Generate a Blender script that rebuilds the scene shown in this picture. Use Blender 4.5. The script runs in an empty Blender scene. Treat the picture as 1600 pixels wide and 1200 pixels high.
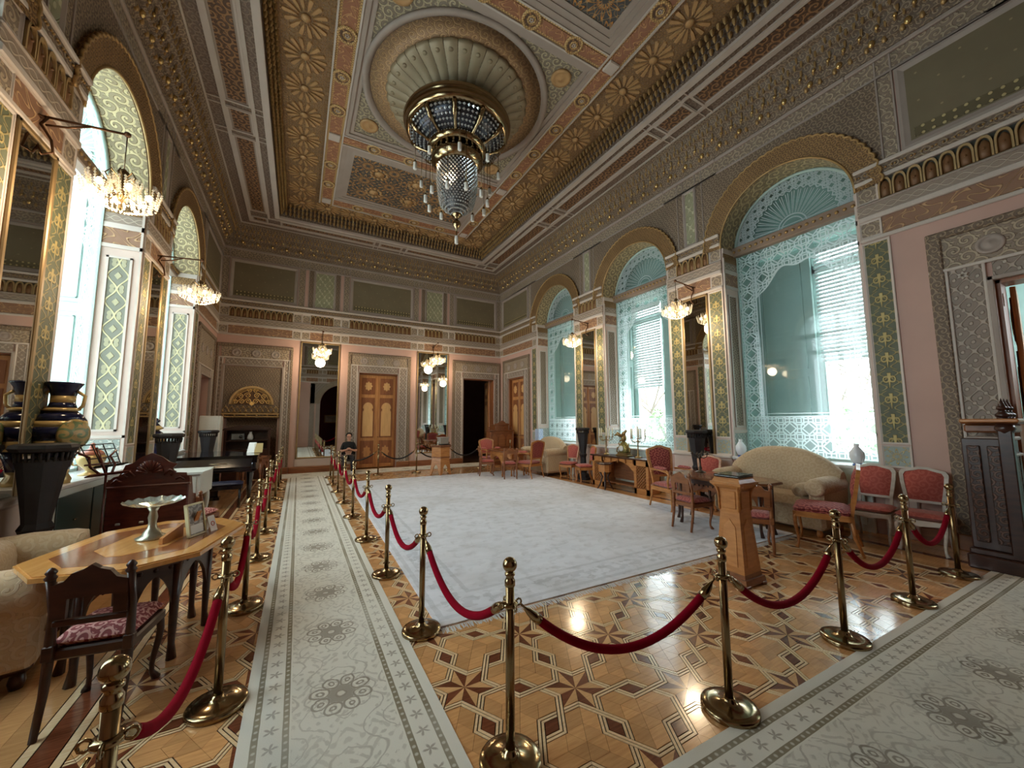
import bpy, math, random
import numpy as np
from math import sin, cos, pi, radians, sqrt, atan2, floor
from mathutils import Matrix, Vector
random.seed(7)
SC = bpy.context.scene
COL = SC.collection

# ------------------------------------------------------------------ camera
FPX, PITCH, ROLL, YAW, EYE = 592.93, radians(5.6175), radians(-0.1956), radians(29.2606), 1.65
_f = Vector((sin(YAW) * cos(PITCH), cos(YAW) * cos(PITCH), sin(PITCH)))
_r = Vector((cos(YAW), -sin(YAW), 0)); _u = _r.cross(_f)
_r2 = _r * cos(ROLL) + _u * sin(ROLL); _u2 = -_r * sin(ROLL) + _u * cos(ROLL)
cam = bpy.data.cameras.new('camera'); camo = bpy.data.objects.new('camera', cam); COL.objects.link(camo)
camo.matrix_world = Matrix(((_r2.x, _u2.x, -_f.x, 0), (_r2.y, _u2.y, -_f.y, 0), (_r2.z, _u2.z, -_f.z, EYE), (0, 0, 0, 1)))
cam.sensor_fit = 'HORIZONTAL'; cam.sensor_width = 36; cam.lens = FPX / 1600 * 36; cam.clip_start = .05
SC.camera = camo

# ------------------------------------------------------------------ sky and exposure
SKY = 10.0
EXPOSURE = 0.6
SC.view_settings.view_transform = 'Standard'; SC.view_settings.look = 'None'
SC.view_settings.gamma = 1; SC.view_settings.use_curve_mapping = False
SC.view_settings.exposure = EXPOSURE
w = bpy.data.worlds.new('overcast_sky'); SC.world = w; w.use_nodes = True
w.node_tree.nodes['Background'].inputs[0].default_value = (.90, .95, 1.0, 1)
w.node_tree.nodes['Background'].inputs[1].default_value = SKY
SC.cycles.max_bounces = 10; SC.cycles.diffuse_bounces = 6; SC.cycles.glossy_bounces = 5
SC.cycles.transmission_bounces = 6; SC.cycles.transparent_max_bounces = 12
SC.cycles.caustics_reflective = False; SC.cycles.caustics_refractive = False
SC.cycles.sample_clamp_indirect = 6.0

# room shell in metres: x to the window wall on the right, y to the far wall
X0, X1, Y0, Y1, CX, CY = -2.3, 7.5, -0.6, 14.4, 2.6, 6.9
ZC, ZT = 7.88, 8.25
WIN = [(2.88, 5.08), (6.40, 8.60), (9.92, 12.12)]     # window openings along a long wall
SILL, SPR, RAD = 0.95, 5.2, 1.1

LEFTN = ('window_left_near_offscreen', 'window_left_middle_offscreen', 'window_left_far_daylight')
def portal(name, loc, rot, sx, sy):
    l = bpy.data.lights.new(name, 'AREA'); l.shape = 'RECTANGLE'; l.size = sx; l.size_y = sy
    l.cycles.is_portal = True
    o = bpy.data.objects.new(name, l); o.location = loc; o.rotation_euler = rot; COL.objects.link(o)
# sampling portals in the window openings themselves: they give no light of their own, they only pass on the sky
for i, (a, b) in enumerate(WIN):
    portal('window_right_daylight', (8.72, Y0 + (a + b) / 2, 3.6), (0, pi / 2, 0), 5.6, 2.1)
    portal(LEFTN[i], (-3.52, Y0 + (a + b) / 2, 3.6), (0, -pi / 2, 0), 5.6, 2.1)

# ------------------------------------------------------------------ node expressions
class X:
    def __init__(s, nt, sock): s.nt, s.k = nt, sock
    def m(s, op, b=None, c=None, clamp=False):
        n = s.nt.nodes.new('ShaderNodeMath'); n.operation = op; n.use_clamp = clamp
        for i, q in enumerate((s, b, c)):
            if q is None: continue
            if isinstance(q, X): s.nt.links.new(q.k, n.inputs[i])
            else: n.inputs[i].default_value = q
        return X(s.nt, n.outputs[0])
    def __add__(s, b): return s.m('ADD', b)
    def __radd__(s, b): return s.m('ADD', b)
    def __sub__(s, b): return s.m('SUBTRACT', b)
    def __rsub__(s, b): return (s * -1.0) + b
    def __mul__(s, b): return s.m('MULTIPLY', b)
    def __rmul__(s, b): return s.m('MULTIPLY', b)
    def __truediv__(s, b): return s.m('DIVIDE', b)
    def sin(s): return s.m('SINE')
    def cos(s): return s.m('COSINE')
    def abs(s): return s.m('ABSOLUTE')
    def fract(s): return s.m('FRACT')
    def floor(s): return s.m('FLOOR')
    def sqrt(s): return s.m('SQRT')
    def min(s, b): return s.m('MINIMUM', b)
    def max(s, b): return s.m('MAXIMUM', b)
    def lt(s, b, e=None):                       # soft threshold: 1 below b
        if e is None: return s.m('LESS_THAN', b)
        return ((b - s) / e + 0.5).m('MINIMUM', 1.0).m('MAXIMUM', 0.0)
    def gt(s, b, e=None): return 1.0 - s.lt(b, e)
    def atan2(s, b): return s.m('ARCTAN2', b)

def S(c):                                       # sRGB 0..255 -> linear rgba
    return tuple(((q / 255) / 12.92 if q / 255 <= .04045 else ((q / 255 + .055) / 1.055) ** 2.4) for q in c) + (1,)

T = 2 * pi
def cell(u, v, su, sv=None, ou=0.0, ov=0.0):
    sv = sv or su
    a = ((u / su + (.5 + ou)).fract() - .5) * su; b = ((v / sv + (.5 + ov)).fract() - .5) * sv
    return a, b
def polar(a, b): return (a * a + b * b).sqrt(), b.atan2(a)
def P_arab(s):
    def f(u, v):
        # staggered scrolls, turning alternately left and right
        a, b = cell(u, v, s); c, d = cell(u, v, s, s, .5, .5)
        r1, t1 = polar(a, b); r2, t2 = polar(c, d); k = 22.0 / s
        near = r1.lt(r2)
        w1 = (t1 + r1 * k).sin(); w2 = (t2 - r2 * k).sin()
        q = w1 * near + w2 * (1.0 - near); r = r1.min(r2)
        leaf = ((u * (T / s) * 3.0).sin() + (v * (T / s) * 3.0).sin()).gt(1.1, .4) * r.gt(s * .3)
        return q.gt(.35, .4).max(leaf).max(r.lt(s * .06, s * .03))
    return f
def P_ogee(su, sv, w=.35):
    def f(u, v):
        a, b = u * (T / su), v * (T / sv)
        q = a.cos() + b.cos()
        line = q.abs().lt(w, .25)
        leaf = ((a * 2.0).cos() * (b * 2.0).cos() + (a + b).cos() * .6).gt(.95, .3)
        return line.max(leaf)
    return f
def P_gir(s, w=.22):
    def f(u, v):
        a, b = u * (T / s), v * (T / s)
        q = a.cos() + b.cos() + (a + b).cos() * .9 + (a - b).cos() * .9
        l1 = (q - .35).abs().lt(w, .1)
        q2 = (a * 2.0).cos() + (b * 2.0).cos()
        l2 = (q2 - .1).abs().lt(w * 1.1, .1)
        return l1.max(l2)
    return f
def P_knot(s, w):                                # strapwork of octagons, squares and links
    def f(u, v):
        a, b = cell(u, v, s); x, y = a.abs(), b.abs(); d = (x + y) * .7071
        o = (x.max(y).max(d) - .4 * s).abs().lt(w)
        q = (d - .24 * s).abs().lt(w)
        l = (x.lt(w).max(y.lt(w))) * x.max(y).gt(.33 * s)
        c, e = cell(u, v, s, s, .5, .5); x2, y2 = c.abs(), e.abs(); d2 = (x2 + y2) * .7071
        o2 = (x2.max(y2).max(d2) - .26 * s).abs().lt(w); q2 = (x2.max(y2) - .13 * s).abs().lt(w)
        m = ((a - b).abs() - .0).lt(w * 1.3) * d.gt(.24 * s) * d.lt(.42 * s)
        return o.max(q).max(l).max(o2).max(q2).max(m)
    return f
def P_ros(s, n=12):
    def f(u, v):
        a, b = cell(u, v, s); r, t = polar(a, b)
        pet = (t * float(n)).cos()
        e = (r / s * 2.0)
        p1 = (e - .55 - pet * .28).abs().lt(.09, .08)
        p2 = (e - .28 - pet * .1).abs().lt(.05, .05)
        c, d = cell(u, v, s, s, .5, .5); r2, t2 = polar(c, d)
        p3 = ((r2 / s * 2.0) - .3 - (t2 * 8.0).cos() * .1).abs().lt(.06, .06)
        return p1.max(p2).max(p3)
    return f
def P_script(h):
    def f(u, v):
        a = u * (T / h); b = v * (T / h)
        q = (a * .8 + (b * .9 + (a * .37).sin() * 2.2).sin() * 1.9).sin() + ((a * .53).sin() + b * .6).sin() * .7
        return q.abs().lt(.28, .2)
    return f
def P_fleur(su, sv):
    def f(u, v):
        a, b = cell(u, v, su, sv)
        x = a.abs() / su * 2.0; y = b / sv * 2.0
        r1 = ((x - .32) * (x - .32) + (y - .12) * (y - .12)).sqrt()
        h = (r1 - .27).abs().lt(.075, .05)
        st = (x - .09 - (y + .2) * .12).lt(0., .05) * y.abs().lt(.75, .05)
        r2 = ((x - .0) * (x - .0) * 1.6 + (y - .45) * (y - .45)).sqrt().lt(.24, .05)
        l2 = (((x - .6) * 1.6 + (y * 7.0).sin() * .5).abs()).lt(.16, .1)
        return h.max(st).max(r2).max(l2 * .6)
    return f
def P_dots(s, r):
    def f(u, v):
        a, b = cell(u, v, s); c, d = cell(u, v, s, s, .5, .5)
        return polar(a, b)[0].lt(r, r * .4).max(polar(c, d)[0].lt(r, r * .4))
    return f
def P_scroll(s):
    def f(u, v):
        a = u * (T / s); y = v * (T / s)
        st = (y - a.sin() * 1.2).abs().lt(.22, .2)
        st2 = (y + a.sin() * 1.2).abs().lt(.22, .2)
        lf = ((a * 3.0).sin() + (y * 3.0).cos()).gt(1.25, .3)
        return st.max(st2).max(lf)
    return f
def P_guil(s):                                   # interlaced guilloche
    def f(u, v):
        a = u * (T / s); y = v * (T / s)
        st = (y - a.sin() * .9).abs().lt(.2, .12)
        return st.max((y + a.sin() * .9).abs().lt(.2, .12))
    return f

MATS = {}
def base_nodes(name):
    m = bpy.data.materials.new(name); m.use_nodes = True
    nt = m.node_tree; bs = nt.nodes['Principled BSDF']
    return m, nt, bs
def uvx(nt):
    n = nt.nodes.new('ShaderNodeUVMap'); s = nt.nodes.new('ShaderNodeSeparateXYZ')
    nt.links.new(n.outputs[0], s.inputs[0])
    return X(nt, s.outputs[0]), X(nt, s.outputs[1])
def noise(nt, scale, coord='Object', detail=3, stretch=None, rough=.55):
    tc = nt.nodes.new('ShaderNodeTexCoord'); n = nt.nodes.new('ShaderNodeTexNoise')
    n.inputs['Scale'].default_value = scale; n.inputs['Detail'].default_value = detail; n.inputs['Roughness'].default_value = rough
    if stretch:
        mp = nt.nodes.new('ShaderNodeMapping'); mp.inputs['Scale'].default_value = stretch
        nt.links.new(tc.outputs[coord], mp.inputs[0]); nt.links.new(mp.outputs[0], n.inputs['Vector'])
    else: nt.links.new(tc.outputs[coord], n.inputs['Vector'])
    return X(nt, n.outputs[0])
def mix(nt, fac, a, b):
    n = nt.nodes.new('ShaderNodeMix'); n.data_type = 'RGBA'
    if isinstance(fac, X): nt.links.new(fac.k, n.inputs[0])
    else: n.inputs[0].default_value = fac
    for i, q in ((6, a), (7, b)):
        if isinstance(q, tuple): n.inputs[i].default_value = q
        else: nt.links.new(q, n.inputs[i])
    return n.outputs[2]
def mat(name, col, rough=.55, metal=0., pat=None, col2=None, bump=.0, metal2=None, var=.12, vscale=2.5, spec=.5, sheen=0, stretch=None, pat2=None, col3=None, coat=0):
    """colour (sRGB) with an optional ornament pattern in a second colour and mild uneven ageing"""
    if name in MATS: return MATS[name]
    m, nt, bs = base_nodes(name); c = S(col)
    bs.inputs['Roughness'].default_value = rough; bs.inputs['Metallic'].default_value = metal
    bs.inputs['Specular IOR Level'].default_value = spec
    if sheen: bs.inputs['Sheen Weight'].default_value = sheen
    if coat: bs.inputs['Coat Weight'].default_value = coat; bs.inputs['Coat Roughness'].default_value = .12
    out = c; h = None
    if pat:
        u, v = uvx(nt); h = pat(u, v)
        out = mix(nt, h, c, S(col2))
        if metal2 is not None:
            q = h * (metal2 - metal) + metal; nt.links.new(q.k, bs.inputs['Metallic'])
        if pat2:
            h2 = pat2(u, v); out = mix(nt, h2, out, S(col3)); h = h.max(h2)
    if var:
        nz = noise(nt, vscale, stretch=stretch)
        f = ((nz - .5) * (var * 4)).m('ADD', 1.0)
        n = nt.nodes.new('ShaderNodeMix'); n.data_type = 'RGBA'; n.blend_type = 'MULTIPLY'; n.inputs[0].default_value = 1
        cb = nt.nodes.new('ShaderNodeCombineColor')
        for i in range(3): nt.links.new(f.k, cb.inputs[i])
        if isinstance(out, tuple): n.inputs[6].default_value = out
        else: nt.links.new(out, n.inputs[6])
        nt.links.new(cb.outputs[0], n.inputs[7]); out = n.outputs[2]
    if isinstance(out, tuple): bs.inputs['Base Color'].default_value = out
    else: nt.links.new(out, bs.inputs['Base Color'])
    if bump and h is not None:
        b = nt.nodes.new('ShaderNodeBump'); b.inputs['Strength'].default_value = 1; b.inputs['Distance'].default_value = bump
        nt.links.new(h.k, b.inputs['Height']); nt.links.new(b.outputs[0], bs.inputs['Normal'])
    MATS[name] = m
    return m
def wood(name, col, col2, rough=.35, stretch=(1, 1, 14), scale=3., coat=.0, axis=None, randomize=0):
    if name in MATS: return MATS[name]
    m, nt, bs = base_nodes(name)
    bs.inputs['Roughness'].default_value = rough
    if coat: bs.inputs['Coat Weight'].default_value = coat; bs.inputs['Coat Roughness'].default_value = .08
    nz = noise(nt, scale, stretch=stretch, detail=4)
    out = mix(nt, ((nz - .35) * 2.6).m('MINIMUM', 1.).m('MAXIMUM', 0.), S(col), S(col2))
    if randomize:
        oi = nt.nodes.new('ShaderNodeObjectInfo'); ge = nt.nodes.new('ShaderNodeNewGeometry')
        rnd = (X(nt, oi.outputs['Random']) + X(nt, ge.outputs['Random Per Island'])).fract()
        hs = nt.nodes.new('ShaderNodeHueSaturation'); nt.links.new(out, hs.inputs['Color'])
        val = (rnd - .5) * (2 * randomize) + 1.0; nt.links.new(val.k, hs.inputs['Value']); out = hs.outputs[0]
    nt.links.new(out, bs.inputs['Base Color'])
    MATS[name] = m
    return m
def emis(name, col, st):
    m, nt, bs = base_nodes(name)
    bs.inputs['Base Color'].default_value = S(col); bs.inputs['Emission Color'].default_value = S(col); bs.inputs['Emission Strength'].default_value = st
    return m
def glassy(name, tint, alpha, rough=.05, pat=None, etch=(225, 235, 235), gloss=.1, etch_alpha=.55):
    """thin sheet: clear (transparent + gloss), with an etched white pattern that scatters light"""
    m = bpy.data.materials.new(name); m.use_nodes = True; nt = m.node_tree; nt.nodes.clear()
    o = nt.nodes.new('ShaderNodeOutputMaterial')
    tr = nt.nodes.new('ShaderNodeBsdfTransparent'); tr.inputs[0].default_value = S(tint)
    gl = nt.nodes.new('ShaderNodeBsdfGlossy'); gl.inputs['Roughness'].default_value = rough
    mx = nt.nodes.new('ShaderNodeMixShader'); mx.inputs[0].default_value = gloss
    nt.links.new(tr.outputs[0], mx.inputs[1]); nt.links.new(gl.outputs[0], mx.inputs[2])
    last = mx.outputs[0]
    if pat or alpha:
        df = nt.nodes.new('ShaderNodeBsdfDiffuse'); df.inputs[0].default_value = S(etch)
        tl = nt.nodes.new('ShaderNodeBsdfTranslucent'); tl.inputs[0].default_value = S(etch)
        m1 = nt.nodes.new('ShaderNodeMixShader'); m1.inputs[0].default_value = .5
        nt.links.new(df.outputs[0], m1.inputs[1]); nt.links.new(tl.outputs[0], m1.inputs[2])
        m2 = nt.nodes.new('ShaderNodeMixShader')
        nt.links.new(last, m2.inputs[1]); nt.links.new(m1.outputs[0], m2.inputs[2])
        if pat:
            u, v = uvx(nt); f = pat(u, v) * (etch_alpha - alpha) + alpha; nt.links.new(f.k, m2.inputs[0])
        else: m2.inputs[0].default_value = alpha
        last = m2.outputs[0]
    nt.links.new(last, o.inputs[0])
    MATS[name] = m
    return m

# ------------------------------------------------------------------ mesh builder
class MB:
    def __init__(s): s.v, s.f, s.sm, s.uv = [], [], [], None
    def add(s, vs, fs, smooth=False):
        b = len(s.v); s.v += [tuple(q) for q in vs]
        for f in fs: s.f.append(tuple(i + b for i in f)); s.sm.append(smooth)
        return s
    def box(s, x0, x1, y0, y1, z0, z1):
        return s.add([(x0, y0, z0), (x1, y0, z0), (x1, y1, z0), (x0, y1, z0), (x0, y0, z1), (x1, y0, z1), (x1, y1, z1), (x0, y1, z1)],
                     [(3, 2, 1, 0), (4, 5, 6, 7), (0, 1, 5, 4), (1, 2, 6, 5), (2, 3, 7, 6), (3, 0, 4, 7)])
    def cb(s, x0, x1, y0, y1, z0, z1, c=.01):           # chamfered box
        c = min(c, (x1 - x0) / 2.01, (y1 - y0) / 2.01, (z1 - z0) / 2.01)
        n = []
        for x, sx in ((x0, 1), (x1, -1)):
            for y, sy in ((y0, 1), (y1, -1)):
                for z, sz in ((z0, 1), (z1, -1)):
                    n += [(x, y + sy * c, z + sz * c), (x + sx * c, y, z + sz * c), (x + sx * c, y + sy * c, z)]
        def I(ix, iy, iz, k): return (ix * 4 + iy * 2 + iz) * 3 + k
        F = []
        for a in (0, 1):
            q = [I(a, 0, 0, 0), I(a, 1, 0, 0), I(a, 1, 1, 0), I(a, 0, 1, 0)]; F.append(q if a else q[::-1])
            q = [I(0, a, 0, 1), I(1, a, 0, 1), I(1, a, 1, 1), I(0, a, 1, 1)]; F.append(q[::-1] if a else q)
            q = [I(0, 0, a, 2), I(1, 0, a, 2), I(1, 1, a, 2), I(0, 1, a, 2)]; F.append(q if a else q[::-1])
        for p in (0, 1):
            for r in (0, 1):
                q = [I(p, r, 0, 0), I(p, r, 1, 0), I(p, r, 1, 1), I(p, r, 0, 1)]; F.append(q if p ^ r else q[::-1])
                q = [I(p, 0, r, 0), I(p, 1, r, 0), I(p, 1, r, 2), I(p, 0, r, 2)]; F.append(q[::-1] if p ^ r else q)
                q = [I(0, p, r, 1), I(1, p, r, 1), I(1, p, r, 2), I(0, p, r, 2)]; F.append(q if p ^ r else q[::-1])
                for t in (0, 1):
                    q = [I(p, r, t, 0), I(p, r, t, 1), I(p, r, t, 2)]; F.append(q if (p + r + t) % 2 else q[::-1])
        return s.add(n, F)
    def prism(s, poly, a, b, ax=2, sc=1.0, smooth=False):  # extrude 2-d polygon along axis ax from a to b
        n = len(poly)
        def P(p, t):
            return ((t, p[0], p[1]), (p[0], t, p[1]), (p[0], p[1], t))[ax]
        cx = sum(p[0] for p in poly) / n; cy = sum(p[1] for p in poly) / n
        top = [(cx + (p[0] - cx) * sc, cy + (p[1] - cy) * sc) for p in poly]
        vs = [P(p, a) for p in poly] + [P(p, b) for p in top]
        fl = -1 if ax == 1 else 1
        F = [tuple(range(n))[::-fl], tuple(range(n, 2 * n))[::fl]]
        b0 = len(s.v); s.v += vs
        for f in F: s.f.append(tuple(i + b0 for i in f)); s.sm.append(False)
        for i in range(n):
            j = (i + 1) % n; q = (i, j, n + j, n + i)
            s.f.append(tuple(k + b0 for k in (q if fl > 0 else q[::-1]))); s.sm.append(smooth)
        return s
    def lathe(s, prof, n=16, cx=0, cy=0, cz=0, a0=0, a1=None, ex=1, ey=1, smooth=True):
        full = a1 is None; a1 = a0 + T if full else a1; m = n if full else n + 1; b = len(s.v)
        for r, z in prof:
            for k in range(m):
                t = a0 + (a1 - a0) * k / n; s.v.append((cx + r * cos(t) * ex, cy + r * sin(t) * ey, cz + z))
        for i in range(len(prof) - 1):
            for k in range(n):
                k2 = (k + 1) % m
                s.f.append((b + i * m + k, b + i * m + k2, b + (i + 1) * m + k2, b + (i + 1) * m + k)); s.sm.append(smooth)
        if full:
            for i, rv in ((0, True), (len(prof) - 1, False)):
                if prof[i][0] > 1e-4:
                    q = [b + i * m + k for k in range(n)]; s.f.append(tuple(q[::-1] if rv else q)); s.sm.append(False)
        return s
    def tube(s, pts, r, n=8, closed=False, caps=True):
        pts = [Vector(p) for p in pts]; L = len(pts); rr = r if isinstance(r, (list, tuple)) else [r] * L; b = len(s.v)
        up = Vector((0, 0, 1)); prev = None
        for i, p in enumerate(pts):
            t = (pts[(i + 1) % L] - pts[i - 1]) if closed else (pts[min(i + 1, L - 1)] - pts[max(i - 1, 0)])
            t.normalize()
            if prev is None:
                a = t.cross(up)
                if a.length < .05: a = t.cross(Vector((1, 0, 0)))
            else: a = prev - t * prev.dot(t)
            a.normalize(); prev = a; c = t.cross(a)
            for k in range(n):
                q = p + (a * cos(T * k / n) + c * sin(T * k / n)) * rr[i]; s.v.append(tuple(q))
        for i in range(L if closed else L - 1):
            j = (i + 1) % L
            for k in range(n):
                k2 = (k + 1) % n
                s.f.append((b + i * n + k, b + i * n + k2, b + j * n + k2, b + j * n + k)); s.sm.append(True)
        if caps and not closed:
            s.f.append(tuple(b + k for k in range(n))[::-1]); s.sm.append(False)
            s.f.append(tuple(b + (L - 1) * n + k for k in range(n))); s.sm.append(False)
        return s
    def ball(s, c, r, n=12, m=8, sz=1.0):
        return s.lathe([(max(1e-5, r * sin(pi * i / m)), -r * sz * cos(pi * i / m)) for i in range(m + 1)], n, c[0], c[1], c[2])
    def grid(s, fn, nu, nv, smooth=True, flip=False):
        b = len(s.v)
        for i in range(nu + 1):
            for j in range(nv + 1): s.v.append(tuple(fn(i / nu, j / nv)))
        for i in range(nu):
            for j in range(nv):
                q = (b + i * (nv + 1) + j, b + (i + 1) * (nv + 1) + j, b + (i + 1) * (nv + 1) + j + 1, b + i * (nv + 1) + j + 1)
                s.f.append(q[::-1] if flip else q); s.sm.append(smooth)
        return s
    def pillow(s, x0, x1, y0, y1, z0, z1, p=.35, nu=10, nv=10, e=4):   # stuffed cushion
        def h(a): return max(0, 1 - abs(2 * a - 1) ** e) ** p
        s.grid(lambda a, b: (x0 + (x1 - x0) * a, y0 + (y1 - y0) * b, (z0 + z1) / 2 + (z1 - z0) / 2 * h(a) * h(b)), nu, nv)
        s.grid(lambda a, b: (x0 + (x1 - x0) * a, y0 + (y1 - y0) * b, (z0 + z1) / 2 - (z1 - z0) / 2 * h(a) * h(b)), nu, nv, flip=True)
        return s
    def xf(s, mtx):                                        # transform everything so far
        s.v = [tuple(mtx @ Vector(q)) for q in s.v]; return s
    def join(s, o, mtx=None):
        b = len(s.v); s.v += [tuple(mtx @ Vector(q)) for q in o.v] if mtx else list(o.v)
        s.f += [tuple(i + b for i in f) for f in o.f]; s.sm += o.sm; return s
    def mesh(s, name, m=None):
        me = bpy.data.meshes.new(name); me.from_pydata(s.v, [], s.f)
        me.polygons.foreach_set('use_smooth', s.sm); me.update()
        uv = me.uv_layers.new(name='UVMap')
        nl = len(me.loops); vi = np.empty(nl, np.int32); me.loops.foreach_get('vertex_index', vi)
        co = np.empty(len(me.vertices) * 3, np.float32); me.vertices.foreach_get('co', co); co = co.reshape(-1, 3)
        if s.uv is not None: q = np.array(s.uv, np.float32)[vi]
        else:
            nr = np.empty(len(me.polygons) * 3, np.float32); me.polygons.foreach_get('normal', nr); nr = np.abs(nr.reshape(-1, 3))
            lt = np.empty(len(me.polygons), np.int32); me.polygons.foreach_get('loop_total', lt)
            ax = np.repeat(np.argmax(nr, 1), lt); p = co[vi]
            q = np.where((ax == 0)[:, None], p[:, [1, 2]], np.where((ax == 1)[:, None], p[:, [0, 2]], p[:, [0, 1]]))
        uv.data.foreach_set('uv', np.ascontiguousarray(q, np.float32).ravel())
        if m: me.materials.append(m)
        return me
def mesh_obj(name, me, parent=None, loc=(0, 0, 0), rot=(0, 0, 0), scale=None):
    o = bpy.data.objects.new(name, me); COL.objects.link(o)
    if parent: o.parent = parent
    o.location = loc; o.rotation_euler = rot
    if scale: o.scale = scale
    return o
def obj(name, mb, m, parent=None, loc=(0, 0, 0), rot=(0, 0, 0)):
    return mesh_obj(name, mb.mesh(name, m), parent, loc, rot)
def tag(o, label=None, cat=None, group=None, kind=None):
    if label: o['label'] = label
    if cat: o['category'] = cat
    if group: o['group'] = group
    if kind: o['kind'] = kind
    return o
def thing(name, label, cat, loc=(0, 0, 0), rz=0, group=None):
    o = bpy.data.objects.new(name, None); COL.objects.link(o); o.empty_display_size = .1
    o.location = loc; o.rotation_euler = (0, 0, rz)
    return tag(o, label, cat, group)
def dup(root, loc, rz, label=None, group=None):
    def cp(o, par):
        c = o.copy(); COL.objects.link(c)
        if par is not None: c.parent = par; c.matrix_parent_inverse = o.matrix_parent_inverse
        for ch in KIDS.get(o, []): cp(ch, c)
        return c
    KIDS = {}
    for o in COL.objects:
        if o.parent: KIDS.setdefault(o.parent, []).append(o)
    r = cp(root, None); r.location = loc; r.rotation_euler = (0, 0, rz)
    if label: r['label'] = label
    if group: r['group'] = group
    return r
def arc(cx, cy, r, a0, a1, n): return [(cx + r * cos(a0 + (a1 - a0) * i / n), cy + r * sin(a0 + (a1 - a0) * i / n)) for i in range(n + 1)]
def shared(cache={}):
    return cache
def piece(key, fn, m):                                     # shared mesh data for alike pieces
    c = shared()
    if key not in c: c[key] = fn().mesh(key, m)
    return c[key]
# ------------------------------------------------------------------ materials of the room
def P_jamb(u, v):                                          # crossing leafy stems with a lozenge between
    a, b = cell(u, v, .24, .42)
    x = a.abs() / .12; y = b.abs() / .21
    stem = (x - y + (y * 6.0).sin() * .08).abs().lt(.11, .06)
    leaf = ((x - .45) * (x - .45) * 5.0 + (y - .15) * (y - .15) * 9.0).lt(.32, .1) * .45
    loz = (x * .8 + (y - 1.0).abs()).lt(.3, .06) * .6
    return stem.max(leaf).max(loz)
M_pink = mat('pink_plaster', (196, 160, 146), .7, var=.06, vscale=1.2)
M_white = mat('white_moulding', (196, 184, 174), .55, var=.06)
M_grey = mat('grey_moulding', (160, 146, 136), .6, var=.08)
M_orn = mat('carved_grey_ornament', (138, 122, 106), .6, pat=P_arab(.22), col2=(176, 158, 134), bump=.012, var=.1)
M_ornd = mat('carved_brown_ornament', (112, 95, 80), .6, pat=P_arab(.16), col2=(154, 134, 110), bump=.012, var=.12)
M_script = mat('inscription_band', (140, 104, 80), .55, pat=P_script(.2), col2=(190, 152, 112), bump=.008, var=.1)
M_latt = mat('lattice_band', (150, 134, 120), .6, pat=P_guil(.28), col2=(188, 172, 154), bump=.01, var=.08)
M_gold = mat('aged_gold', (172, 140, 92), .42, .45, var=.18, vscale=6)
M_goldo = mat('gilt_ornament', (116, 88, 58), .5, .2, pat=P_arab(.12), col2=(166, 132, 86), bump=.015, metal2=.4, var=.15)
M_olive = mat('olive_panel', (116, 104, 80), .7, pat=P_dots(.42, .014), col2=(150, 136, 104), var=.07)
M_oliveb = mat('olive_scroll_border', (96, 86, 60), .6, pat=P_scroll(.3), col2=(186, 168, 120), bump=.012, var=.08)
M_green = mat('green_gilt_strip', (88, 92, 70), .55, pat=P_fleur(.22, .3), col2=(176, 158, 104), bump=.012, metal2=.3, var=.1)
M_star = mat('star_plinth_panel', (156, 166, 160), .6, pat=P_ros(.25, 8), col2=(200, 178, 124), bump=.006, var=.06)
M_jamb = mat('jamb_lattice_panel', (122, 122, 108), .55, pat=P_jamb, col2=(200, 190, 148), bump=.014, var=.08)
M_greenish = mat('pale_carved_panel', (150, 148, 118), .6, pat=P_ogee(.3, .42, .22), col2=(186, 182, 150), bump=.015, var=.08)
M_surr = mat('door_surround_lattice', (140, 126, 114), .6, pat=P_ogee(.2, .24, .24), col2=(178, 164, 150), bump=.012, var=.1)
M_dark = mat('dark_green_arcade_ground', (58, 60, 52), .7, var=.1)
M_niche = mat('niche_brown', (120, 84, 52), .5, .15, var=.15)
M_mint = mat('mint_paint', (172, 194, 188), .45, var=.04)
M_mintd = M_mint
M_sillw = mat('white_marble_top', (214, 214, 214), .25, var=.06)
M_cabg = mat('dark_green_doors', (40, 58, 54), .4, var=.08)
M_doorw = wood('door_oak', (200, 144, 90), (168, 110, 62), .38, (6, 6, .6), 3)
M_doorl = wood('door_pale_inlay', (224, 178, 120), (204, 154, 98), .38, (6, 6, .6), 3)
M_doord = wood('door_dark_panel', (150, 94, 58), (122, 72, 42), .4, (6, 6, .6), 3)
M_mirror = mat('mirror_glass', (206, 208, 206), .015, 1., var=0)
M_gframe = mat('gilt_frame', (150, 124, 86), .4, .4, var=.15)
M_void = mat('far_room_plaster', (150, 126, 112), .8, var=.1)
M_redwall = mat('red_room_wall', (96, 34, 36), .8, var=.1)
M_brass = mat('polished_brass', (154, 134, 102), .16, 1., var=.05)
M_starw = mat('white_star', (206, 196, 184), .6, var=.05)
M_shine = mat('bright_gilding', (214, 184, 124), .25, .8, var=.1)
M_line = mat('dark_groove', (60, 48, 40), .7, var=0)

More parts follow.
